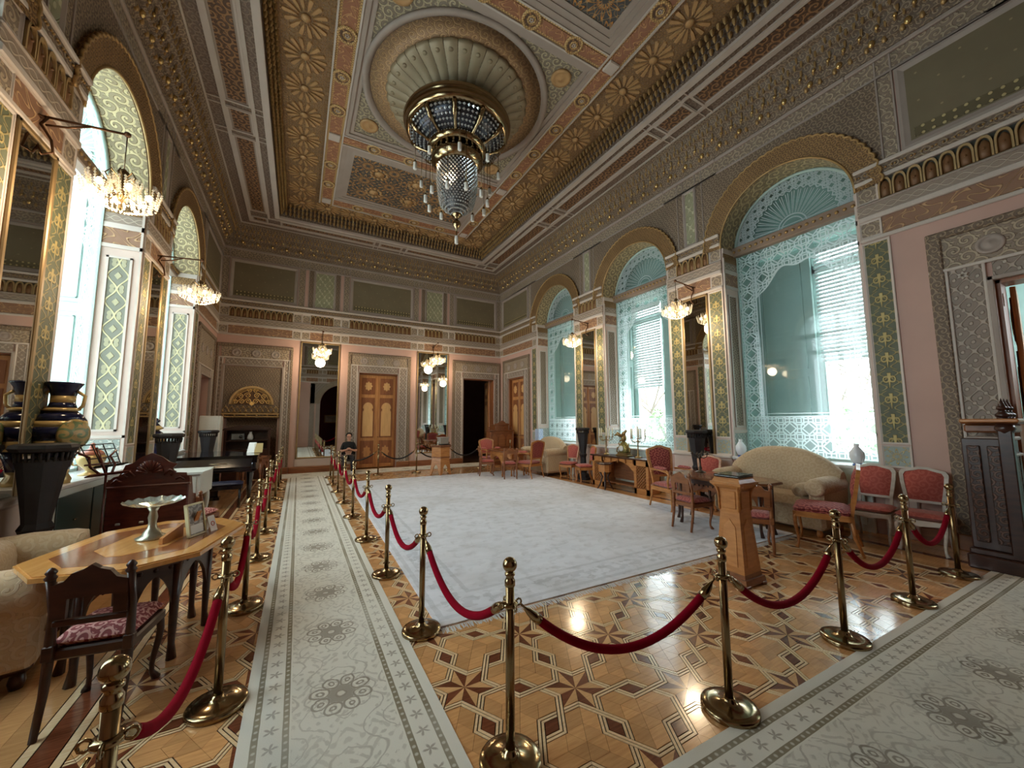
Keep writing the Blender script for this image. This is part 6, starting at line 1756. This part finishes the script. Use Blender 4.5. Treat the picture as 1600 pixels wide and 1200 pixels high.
# candelabrum on the salon table
def candelabrum(label, loc, h, n, r, candles=True, m=None):
    m = m or mat('gilt_bronze', (150, 122, 78), .35, .8, var=.15)
    t = thing('candelabrum', label, 'candelabrum', loc)
    obj('stem', MB().lathe([(.085, 0), (.09, .015), (.05, .03), (.02, .05), (.03, .08), (.014, .12), (.014, h * .5), (.03, h * .53), (.012, h * .58), (.02, h * .62), (.008, h * .66)], 14), m, t)
    for k in range(n):
        a = T * k / n + .3; c, s = cos(a), sin(a)
        ar = obj('arm', MB().tube([(0, 0, h * .55), (r * .5 * c, r * .5 * s, h * .5), (r * .9 * c, r * .9 * s, h * .54), (r * c, r * s, h * .62)], .008, 6).lathe([(.008, 0), (.03, .01), (.032, .018), (.012, .02), (.014, .05)], 10, r * c, r * s, h * .62), m, t)
        if candles: obj('candle', MB().lathe([(.014, h * .66), (.013, h * .93), (.003, h * .96)], 8, r * c, r * s), mat('ivory_wax', (232, 220, 186), .5, var=.04), ar)
    if candles: obj('candle', MB().lathe([(.014, h * .66), (.013, h), (.003, h * 1.03)], 8), MATS['ivory_wax'], t)
    return t
candelabrum('slender dark bronze candelabrum with glass cups on the salon table', (6.05, 4.2, .7624), .5, 4, .12, False, mat('dark_bronze', (70, 58, 46), .35, .7, var=.1))
# oak lectern pillar with a black folder
L = thing('oak_lectern', 'tapering golden oak lectern pillar with carved panels by the rug fringe', 'lectern', (4.06, 2.44, 0), 0); L.scale = (.88, .88, 1)
def taper(mb, w0, w1, z0, z1):
    mb.add([(-w0, -w0, z0), (w0, -w0, z0), (w0, w0, z0), (-w0, w0, z0), (-w1, -w1, z1), (w1, -w1, z1), (w1, w1, z1), (-w1, w1, z1)], [(3, 2, 1, 0), (4, 5, 6, 7), (0, 1, 5, 4), (1, 2, 6, 5), (2, 3, 7, 6), (3, 0, 4, 7)]); return mb
obj('plinth', taper(taper(MB(), .2, .19, .02, .08), .17, .165, .08, .12), W_oakd, L)
for sx in (-1, 1):
    for sy in (-1, 1): obj('foot', MB().cb(sx * .16 - .045, sx * .16 + .045, sy * .16 - .045, sy * .16 + .045, 0, .03, .006), W_oakd, L)
obj('shaft', taper(MB(), .165, .115, .12, .7), W_oak, L); obj('neck', taper(MB(), .118, .118, .7, .95), W_oak, L)
for k in range(4):
    R = Matrix.Rotation(k * pi / 2, 4, 'Z')
    P = [(-.09, .18), (.09, .18), (.07, .56), (.05, .585), (.03, .6), (0, .64), (-.03, .6), (-.05, .585), (-.07, .56)]
    pn = MB().prism(P, -.008, 0, 1); tilt = Matrix.Translation((0, -.165 + .0, 0)) @ Matrix.Translation((0, 0, .12)) @ Matrix.Rotation(-math.atan2(.05, .58), 4, 'X') @ Matrix.Translation((0, 0, -.12))
    obj('arched_panel', pn.xf(R @ tilt), W_oakl if 'W_oakl' in globals() else wood('oak_panel_pale', (200, 140, 84), (176, 114, 62), .35, (2, 2, 9), 3), L)
    obj('neck_panel', MB().cb(-.085, .085, -.128, -.117, .74, .92, .006).xf(R), W_oak, L)
    for s_ in (-1, 1): obj('bracket', MB().tube([(s_ * .115, -.12, .72), (s_ * .12, -.125, .9), (s_ * .13, -.15, .96), (s_ * .14, -.18, .985)], [.014, .014, .016, .02], 6).xf(R), W_oak, L)
obj('cornice', taper(taper(MB(), .15, .185, .95, .985), .185, .185, .985, 1.01), W_oak, L); obj('desk_top', taper(taper(MB(), .17, .15, 1.01, 1.045), .15, .15, 1.045, 1.06), W_oak, L)
t = thing('black_folder', 'glossy black folder lying on top of the oak lectern', 'folder', (4.06, 2.44, 1.06), radians(3))
obj('cover', MB().cb(-.15, .15, -.13, .13, 0, .012, .003).cb(-.15, .15, -.13, .13, .018, .028, .003), M_black, t); obj('pages', MB().box(-.14, .14, -.12, .12, .011, .019), M_paperw, t)
# console table with lattice sides, clock and candelabra
K = thing('lattice_console', 'oak console table with pierced lattice pedestals holding clock and candelabra', 'console', (7.02, 6.93, 0), -pi / 2)
Lh = .92
obj('table_top', MB().cb(-Lh - .04, Lh + .04, -.24, .24, .75, .785, .01), W_dark, K)
for sx in (-1, 1):
    a, b = sorted((sx * Lh, sx * (Lh - .42)))
    pd = obj('pedestal', MB().box(a, b, -.19, -.16, .62, .75).box(a, b, -.19, -.16, .0, .12).box(a, a + .07, -.19, -.16, 0, .75).box(b - .07, b, -.19, -.16, 0, .75).box(a, a + .025, -.16, .2, .02, .75).box(b - .025, b, -.16, .2, .02, .75).box(a, b, .17, .2, .02, .75), W_oak, K)
    lattice_panel(pd, a + .07, b - .07, .12, .62, -.175, W_oak, 4)
ap_ = MB(); arched_apron(ap_, (-Lh + .42, -.16), (Lh - .42, -.16), .46, .75); obj('arched_apron', ap_, W_oak, K)
obj('back_board', MB().box(-Lh + .42, Lh - .42, .16, .18, .2, .75), W_oakd, K); obj('stretcher_shelf', MB().cb(-Lh + .4, Lh - .4, -.14, .18, .12, .15, .006), W_oakd, K)
for k in range(5): obj('drop_pendant', MB().lathe([(.02, 0), (.014, -.05), (.022, -.08), (.0001, -.1)], 8, -Lh + .44 + k * (2 * Lh - .88) / 4, -.2, .74), W_oak, K)
candelabrum('gilt candelabrum with five ivory candles on the far end of the console', (7.0, 7.5, .785), .72, 5, .17)
candelabrum('gilt candelabrum with five ivory candles on the near end of the console', (6.98, 6.42, .785), .72, 5, .17)
C = thing('mantel_clock', 'gilt mantel clock with a figure on top between the two console candelabra', 'clock', (7.05, 6.93, .785), -pi / 2)
gm = MATS['gilt_bronze']
obj('base', MB().cb(-.2, .2, -.1, .1, 0, .04, .012).cb(-.16, .16, -.085, .085, .04, .08, .01), gm, C)
obj('case', MB().lathe([(.13, .08), (.16, .13), (.15, .24), (.1, .32), (.05, .36)], 14, ex=1, ey=.6), mat('dark_gilt', (96, 92, 50), .4, .6, pat=P_arab(.1), col2=(190, 170, 100), bump=.01, var=.2), C)
dl = MB().lathe([(.07, 0), (.07, .012), (.0001, .014)], 20).xf(Matrix.Translation((0, -.094, .19)) @ Matrix.Rotation(pi / 2, 4, 'X')); obj('dial', dl, M_paperw, C)
sc_ = MB()
for s_ in (-1, 1): sc_.tube([(s_ * .13, 0, .08), (s_ * .22, -.03, .1), (s_ * .2, -.02, .2), (s_ * .13, 0, .24), (s_ * .17, 0, .32)], .018, 6)
obj('scroll_mounts', sc_, gm, C)
bd_ = MB().ball((0, 0, .44), .07, 12, 8, 1.3).tube([(0, 0, .5), (.03, 0, .56), (.06, 0, .6)], [.045, .03, .028], 8).ball((.075, 0, .615), .032, 8, 6)
for s_ in (-1, 1): bd_.tube([(0, s_ * .03, .47), (-.1, s_ * .1, .55), (-.2, s_ * .12, .5)], [.04, .05, .01], 6)
bd_.tube([(-.03, 0, .4), (-.14, 0, .36)], [.04, .015], 6); obj('top_figure', bd_, gm, C)
# little tripod stand in front of the console
t = thing('tripod_stand', 'small octagonal oak smoking stand on bent dark legs before the console', 'stand', (6.58, 7.12, 0), 0)
obj('top', MB().lathe([(.19, .6), (.2, .615), (.2, .63), (.18, .64)], 8, smooth=False), W_dark, t); obj('drum', MB().lathe([(.15, .42), (.155, .6)], 8, smooth=False), W_oak, t)
for k in range(4):
    a = T * (k + .5) / 4; c, s = cos(a), sin(a); obj('leg', MB().tube([(.14 * c, .14 * s, .44), (.06 * c, .06 * s, .3), (.12 * c, .12 * s, .12), (.19 * c, .19 * s, .0)], [.02, .024, .02, .016], 6), W_dark, t)
# two red chairs between pedestal and console
padded_chair('red_side_chair', 'pale red side chair with padded back between far pedestal and console', (6.86, 8.2, 0), radians(-112), W_oak, F_redp, .42, .42, .46, .98)
padded_chair('red_side_chair', 'pale red side chair beside the far black pedestal near the far sofa', (6.9, 8.95, 0), radians(-70), W_oak, F_redp, .42, .42, .46, .98)
# far sofa group
sofa('far_beige_sofa', 'beige humped sofa under the farthest right window beside the red armchair', (6.92, 10.25, 0), -pi / 2, 1.5, .85, .5, 1.16, F_beige, W_dark, True, True, .13)
octo_table('far_oak_table', 'pale oak octagonal table between the far sofa and carved chairs', (5.85, 10.7, 0), 0, .5, .72, .74, W_oakd, W_topd, W_oak, .24)
armchair('far_red_armchair', 'tall red armchair with golden oak frame turned away at the far table', (6.02, 9.72, 0), radians(196), W_oak, F_redp, F_redd, .58, .58, .45, 1.1)
armchair('far_red_armchair', 'red armchair facing out behind the far oak table', (5.75, 11.75, 0), radians(4), W_oak, F_redp, F_redp, .58, .56, .45, 1.08)
carved_chair('carved_chair', 'brown carved chair with red seat nearest the hexagonal taboret', (5.12, 10.75, 0), radians(72), W_oakd, F_redp, .4, .42, .45, .86)
carved_chair('carved_chair', 'brown carved chair with red seat on the rug edge at the far oak table', (5.42, 9.85, 0), radians(160), W_oakd, F_redp, .4, .42, .45, .86)
t = thing('brass_candlestick', 'tall brass candlestick standing on the far oak table', 'candlestick', (5.95, 10.75, .7424))
obj('stem', MB().lathe([(.06, 0), (.06, .01), (.02, .03), (.012, .06), (.02, .12), (.01, .2), (.022, .3), (.014, .32)], 12), M_brass, t)
# carved oak sideboard in the far right corner
Sb = thing('carved_sideboard', 'tall brown oak sideboard with carved cresting in the far right corner', 'sideboard', (6.9, 13.25, 0), 0)
obj('body', MB().cb(-.5, .5, -.12, .25, 0, 1.28, .01), W_oakd, Sb); obj('centre_tower', MB().cb(-.28, .28, -.14, .24, 1.28, 1.52, .01), W_oakd, Sb)
obj('cresting', MB().prism([(-.32, 1.52), (.32, 1.52), (.3, 1.56), (.16, 1.58), (.1, 1.64), (0, 1.68), (-.1, 1.64), (-.16, 1.58), (-.3, 1.56)], -.14, -.1, 1), W_oakd, Sb)
obj('cornice', MB().cb(-.54, .54, -.16, .26, 1.27, 1.31, .01).cb(-.33, .33, -.17, .25, 1.5, 1.53, .01), W_oakd, Sb)
for x in (-.33, 0, .33):
    P = [(x - .13, .7), (x + .13, .7), (x + .13, 1.02), (x + .08, 1.1), (x, 1.16), (x - .08, 1.1), (x - .13, 1.02)]
    obj('arched_door', MB().prism(P, -.135, -.12, 1), wood('oak_panel_pale2', (160, 102, 60), (136, 84, 48), .35), Sb)
for x in (-.36, 0, .36): obj('panel', MB().cb(x - .14, x + .14, -.135, -.12, .1, .6, .006), W_oakd, Sb)
for x in (-.48, .48): obj('turned_column', MB().lathe([(.03, .05), (.04, .1), (.025, .2), (.035, .6), (.025, 1.1), (.04, 1.24)], 10, x, -.14), W_oakd, Sb)
for x in (-.5, .5): obj('finial', MB().lathe([(.03, 0), (.04, .03), (.015, .06), (.03, .1), (.0001, .15)], 8, x, 0, 1.31), W_oakd, Sb)
# hexagonal taboret with a painted box
H = thing('hexagonal_taboret', 'hexagonal oak taboret with arched legs standing at the rug edge by the far wall', 'table', (3.98, 11.75, 0), radians(12))
Q = [(.3 * cos(T * k / 6), .3 * sin(T * k / 6)) for k in range(6)]; Q2 = [(.38 * cos(T * k / 6), .38 * sin(T * k / 6)) for k in range(6)]
obj('table_top', MB().prism([(x * 1.22, y * 1.22) for x, y in Q], .86, .92, 2), W_brownt, H); obj('drum', MB().prism([(x * 1.06, y * 1.06) for x, y in Q], .56, .86, 2), W_oak, H)
obj('moulding', MB().prism([(x * 1.1, y * 1.1) for x, y in Q], .53, .56, 2), W_oakd, H)
for k in range(6):
    a, b, c_, d_ = Q[k], Q[(k + 1) % 6], Q2[k], Q2[(k + 1) % 6]; K_ = 10; mb = MB()
    for i in range(K_):
        def e(s): 
            x = abs(2 * s - 1); return 0 if x > .62 else .32 * (1 - (x / .62) ** 2) ** .5
        def pt(s, z):
            f = z / .53; return (c_[0] + (d_[0] - c_[0]) * s) * (1 - f) + (a[0] + (b[0] - a[0]) * s) * f, (c_[1] + (d_[1] - c_[1]) * s) * (1 - f) + (a[1] + (b[1] - a[1]) * s) * f, z
        s0, s1 = i / K_, (i + 1) / K_
        V4 = [pt(s0, e(s0)), pt(s1, e(s1)), pt(s1, .53), pt(s0, .53)]; W4 = [(x * .92, y * .92, z) for x, y, z in V4]
        mb.add(V4 + W4, [(0, 1, 2, 3), (7, 6, 5, 4), (0, 4, 5, 1)])
    obj('arched_side', mb, W_oak, H)
t = thing('painted_box', 'small grey casket with flat lid on the hexagonal taboret', 'box', (4.05, 11.75, .92), radians(12))
obj('case', MB().cb(-.15, .15, -.1, .1, .02, .2, .006), mat('grey_lacquer', (150, 140, 128), .4, var=.15), t); obj('lid', MB().cb(-.17, .17, -.12, .12, .2, .24, .01), M_grey, t); obj('tray', MB().cb(-.19, .19, -.14, .14, 0, .02, .004), M_black, t)
t = thing('white_card', 'narrow white card leaning on the grey casket', 'card', (3.86, 11.66, .92), radians(12)); obj('card', MB().box(-.03, .03, -.004, .004, 0, .1), M_paperw, t)
# carved corner cabinet with desk top near the right doorway
Q_ = thing('carved_cabinet', 'dark carved oak cabinet with turret finials beside the near right doorway', 'cabinet', (6.98, 1.16, 0), 0)
obj('plinth', MB().cb(-.32, .42, -.2, .22, 0, .16, .015).cb(-.3, .4, -.18, .2, .16, .22, .01), W_dark, Q_)
obj('body', MB().cb(-.26, .36, -.14, .18, .22, 1.44, .01), W_dark, Q_)
obj('front_column', MB().cb(-.3, -.2, -.2, -.1, .2, 1.56, .008).lathe([(.05, 1.5), (.08, 1.55), (.06, 1.6)], 8, -.25, -.15), W_dark, Q_)
for a, b in ((-.1, -.01), (.04, .14)): obj('side_panel', MB().cb(-.285, -.255, a, b, .3, 1.36, .008), mat('dark_carved_panel', (54, 34, 26), .4, pat=P_arab(.16), col2=(96, 64, 48), bump=.012, var=.15), Q_)
for a, b in ((-.16, -.06), (-.02, .18), (.22, .3)): obj('carved_panel', MB().cb(a, b, -.16, -.138, .36, 1.28, .006), mat('dark_carved_panel', (54, 34, 26), .4, pat=P_arab(.16), col2=(96, 64, 48), bump=.012, var=.15), Q_)
obj('shelf_slab', MB().cb(-.2, .18, -.19, .15, 1.42, 1.46, .01).cb(-.12, .3, -.18, .15, 1.24, 1.27, .008), M_grey, Q_)
obj('desk_board', MB().cb(-.34, .0, -.26, .16, 1.62, 1.66, .01), W_oak, Q_)
obj('cornice', MB().cb(-.05, .42, -.22, .22, 1.6, 1.66, .02).cb(.0, .38, -.18, .2, 1.5, 1.6, .02), W_oakd, Q_)
tf = MB()
for x in (.06, .2, .36):
    for z, r in ((1.66, .05), (1.7, .06), (1.74, .035), (1.78, .045)): tf.ball((x, -.1, z), r, 7, 5, .7)
    tf.lathe([(.04, 1.78), (.02, 1.84), (.0001, 1.9)], 6, x, -.1)
obj('turret_finials', tf, W_dark, Q_)

# ------------------------------------------------------------------ seated attendant by the oak door
def person():
    nodes = {'pel': ((0, .0, .5), .125), 'wst': ((0, .02, .66), .115), 'chs': ((0, .03, .86), .135), 'nkb': ((0, .02, .985), .06), 'nk': ((0, .0, 1.04), .05), 'hd': ((0, -.03, 1.11), .075), 'hd2': ((0, -.03, 1.18), .085), 'top': ((0, -.01, 1.25), .06)}
    E = [('pel', 'wst'), ('wst', 'chs'), ('chs', 'nkb'), ('nkb', 'nk'), ('nk', 'hd'), ('hd', 'hd2'), ('hd2', 'top')]
    for s, n in ((-1, 'l'), (1, 'r')):
        nodes.update({n + 'sh': ((s * .16, .03, .92), .06), n + 'el': ((s * .235, -.03, .68), .044), n + 'wr': ((s * .08 if s > 0 else -.05, -.26, .74), .028), n + 'ha': ((s * .03, -.30, .77), .03),
                      n + 'hip': ((s * .09, -.02, .48), .1), n + 'kn': ((s * .12, -.44, .49), .07), n + 'an': ((s * .12, -.46, .1), .042), n + 'hl': ((s * .12, -.44, .04), .04), n + 'to': ((s * .13, -.6, .035), .033)})
        E += [('chs', n + 'sh'), (n + 'sh', n + 'el'), (n + 'el', n + 'wr'), (n + 'wr', n + 'ha'), ('pel', n + 'hip'), (n + 'hip', n + 'kn'), (n + 'kn', n + 'an'), (n + 'an', n + 'hl'), (n + 'hl', n + 'to')]
    # fingers: four along the hand end and a thumb from its side
    for s, n in ((-1, 'l'), (1, 'r')):
        hx, hy, hz = nodes[n + 'ha'][0]
        for k in range(4):
            o = (k - 1.5) * .017
            nodes[n + 'f%d' % k] = ((hx - s * .03, hy - .02, hz + o + .02), .0095); nodes[n + 'g%d' % k] = ((hx - s * .05, hy + .0, hz + o + .035), .008)
            E += [(n + 'ha', n + 'f%d' % k), (n + 'f%d' % k, n + 'g%d' % k)]
        nodes[n + 'th'] = ((hx + s * .0, hy + .02, hz + .045), .011); E.append((n + 'ha', n + 'th'))
    keys = list(nodes); ix = {k: i for i, k in enumerate(keys)}
    me = bpy.data.meshes.new('person_body'); me.from_pydata([nodes[k][0] for k in keys], [(ix[a], ix[b]) for a, b in E], []); me.update()
    o = bpy.data.objects.new('person_tmp', me); COL.objects.link(o)
    md = o.modifiers.new('skin', 'SKIN'); md.use_smooth_shade = True
    sv = me.skin_vertices[0].data
    for i, k in enumerate(keys): sv[i].radius = (nodes[k][1],) * 2; sv[i].use_root = (k == 'pel')
    for k, rx, ry in (('chs', .17, .11), ('wst', .14, .1), ('pel', .155, .12), ('hd', .07, .085), ('hd2', .078, .095)): sv[ix[k]].radius = (rx, ry)
    sb = o.modifiers.new('sub', 'SUBSURF'); sb.levels = 2; sb.render_levels = 2
    dg = bpy.context.evaluated_depsgraph_get(); ev = o.evaluated_get(dg); m2 = bpy.data.meshes.new_from_object(ev)
    bpy.data.objects.remove(o)
    ms = [mat('skin', (206, 156, 132), .55, var=.04), mat('black_tshirt', (24, 24, 27), .8, var=.1), mat('dark_trousers', (30, 31, 40), .8, var=.1), mat('white_shoes', (226, 226, 224), .6, var=.05)]
    m2.materials.clear()
    for m in ms: m2.materials.append(m)
    for p in m2.polygons:
        c = p.center
        if c.z < .075: k = 3
        elif c.z < .6 and (c.y < -.1 or c.z < .56) and not (c.z > .6): k = 2
        elif c.z > 1.0 and abs(c.x) < .1: k = 0
        elif c.y < -.07 or (abs(c.x) > .19 and c.z < .74): k = 0
        else: k = 1
        p.material_index = k; p.use_smooth = True
    return m2
PR = mesh_obj('person', person(), None, (1.5, 13.86, 0), (0, 0, radians(-6)))
tag(PR, 'person in black t-shirt and dark trousers seated by the oak door looking at a phone', 'person')
hm_ = mat('dark_hair', (26, 20, 18), .5, var=.1)
hr = MB().ball((0, .0, 1.205), .1, 16, 12, .95); hr.v = [(x, max(y, .0 if z < 1.225 else -(z - 1.225) * 1.1), max(z, 1.1)) for x, y, z in hr.v]
hr.ball((0, .09, 1.16), .05, 10, 8)
obj('hair', hr, hm_, PR)
fc = MB()
for s in (-1, 1): fc.ball((s * .032, -.118, 1.155), .009, 8, 6)
fc.tube([(-.075, -.08, 1.16), (-.055, -.122, 1.16), (.055, -.122, 1.16), (.075, -.08, 1.16)], .004, 5)
obj('eyes_and_glasses', fc, M_black, PR)
obj('nose', MB().tube([(0, -.115, 1.155), (0, -.135, 1.125), (0, -.12, 1.12)], [.008, .013, .01], 6), MATS['skin'], PR)
obj('mouth', MB().tube([(-.022, -.112, 1.09), (0, -.118, 1.092), (.022, -.112, 1.09)], [.003, .006, .003], 6), mat('lips', (170, 96, 88), .5, var=0), PR)
t = thing('mobile_phone', 'dark mobile phone held by the seated person', 'phone', (1.465, 13.535, .83), radians(-6)); obj('case', MB().cb(-.035, .035, -.005, .005, -.06, .06, .004).xf(Matrix.Rotation(radians(40), 4, 'X')), M_black, t)
t = thing('black_chair', 'plain black chair under the seated person', 'chair', (1.5, 13.86, 0), radians(-6))
obj('seat', MB().cb(-.22, .22, -.24, .2, .36, .4, .012), M_iron, t); obj('backrest', MB().cb(-.22, .22, .16, .19, .55, .9, .012), M_iron, t)
for x in (-.2, .2): obj('leg', MB().tube([(x, -.2, 0), (x, -.19, .37)], .014, 6), M_iron, t); obj('back_leg', MB().tube([(x, .24, 0), (x, .19, .37), (x, .19, .9)], .014, 6), M_iron, t)

# curtain glimpsed beyond the dark doorway
cu = MB(); cu.grid(lambda a, b: (.0 + (.32 * (1 - b) + .08) * (a - .5), .03 * sin(a * 25), 2.6 * b + .4), 24, 8)
tag(obj('pale_curtain', cu, mat('pale_curtain_cloth', (226, 226, 222), .8, var=.04), None, (6.9, 17.6, .6)), 'pale gathered curtain glimpsed in the room beyond the dark doorway', 'curtain')
# picture in the red hall, seen in the far mirror
t = thing('wall_picture', 'small pale landscape picture hanging on the red wall reflected in the far mirror', 'picture', (2.4, -5.95, 1.9)); obj('canvas', MB().box(-.5, .5, .0, .03, -.25, .25), mat('pale_landscape', (170, 168, 160), .6, var=.3, vscale=3), t)
obj('frame', MB().box(-.56, -.5, 0, .05, -.31, .31).box(.5, .56, 0, .05, -.31, .31).box(-.56, .56, 0, .05, -.31, -.25).box(-.56, .56, 0, .05, .25, .31), M_gframe, t)
# garden outside the right windows
M_bark = mat('grey_bark', (120, 108, 96), .9, var=.2); M_leaf = mat('green_leaves', (104, 130, 84), .7, var=.3, vscale=4)
def tree(label, x, y, h, seed):
    random.seed(seed); t = thing('bare_tree', label, 'tree', (x, y, -3.5)); tr = MB()
    def br(p, d, r, n):
        q = p + d
        tr.tube([tuple(p), tuple((p + q) / 2 + Vector((random.uniform(-.1, .1), random.uniform(-.1, .1), 0)) * d.length * .3), tuple(q)], [r, r * .85, r * .65], 5, caps=False)
        if n:
            for k in range(3): br(q, Vector((random.uniform(-1, 1), random.uniform(-1, 1), random.uniform(.3, 1))).normalized() * d.length * .68, r * .6, n - 1)
    br(Vector((0, 0, 0)), Vector((0, 0, h * .4)), .14, 4)
    obj('branches', tr, M_bark, t)
tree('bare garden tree outside the nearest right window', 15.5, 6.4, 10, 4)
tree('bare garden tree outside the middle right window', 17, 13.5, 10, 9)
random.seed(5)
for lab, x, y, r in (('leafy green bush outside the nearest right window', 12.6, 4.6, 1.5), ('leafy green bush outside the middle right window', 13.5, 10.5, 1.6), ('leafy green bush outside the farthest right window', 14.5, 17.5, 1.8)):
    t = thing('garden_bush', lab, 'bush', (x, y, -1.2)); lf = MB()
    for k in range(900):
        a, b = random.uniform(0, T), math.acos(random.uniform(-1, 1)); q = r * random.uniform(.75, 1); c = Vector((q * sin(b) * cos(a), q * sin(b) * sin(a), q * cos(b) * 1.2 + r))
        u_ = Vector((random.uniform(-1, 1), random.uniform(-1, 1), random.uniform(-1, 1))).normalized() * .1; v_ = u_.cross(Vector((random.random(), random.random(), .3))).normalized() * .05
        lf.add([tuple(c - u_), tuple(c + v_), tuple(c + u_), tuple(c - v_)], [(0, 1, 2, 3)])
    o = obj('foliage', lf, M_leaf, t); o['kind'] = 'stuff'
gr = obj('garden_ground', MB().box(8.9, 40, -20, 40, -3.7, -3.5), mat('pale_paving', (176, 176, 168), .9, var=.1)); gr['kind'] = 'structure'
# furniture that stands wholly on the rug rests on its pile
for o in list(COL.objects):
    if o.parent is None and o.get('category') in ('chair', 'table', 'stand') and abs(o.location.z) < .002 and 1.4 < o.location.x < 6.3 and 3.2 < o.location.y < 11.1:
        o.location.z = .011
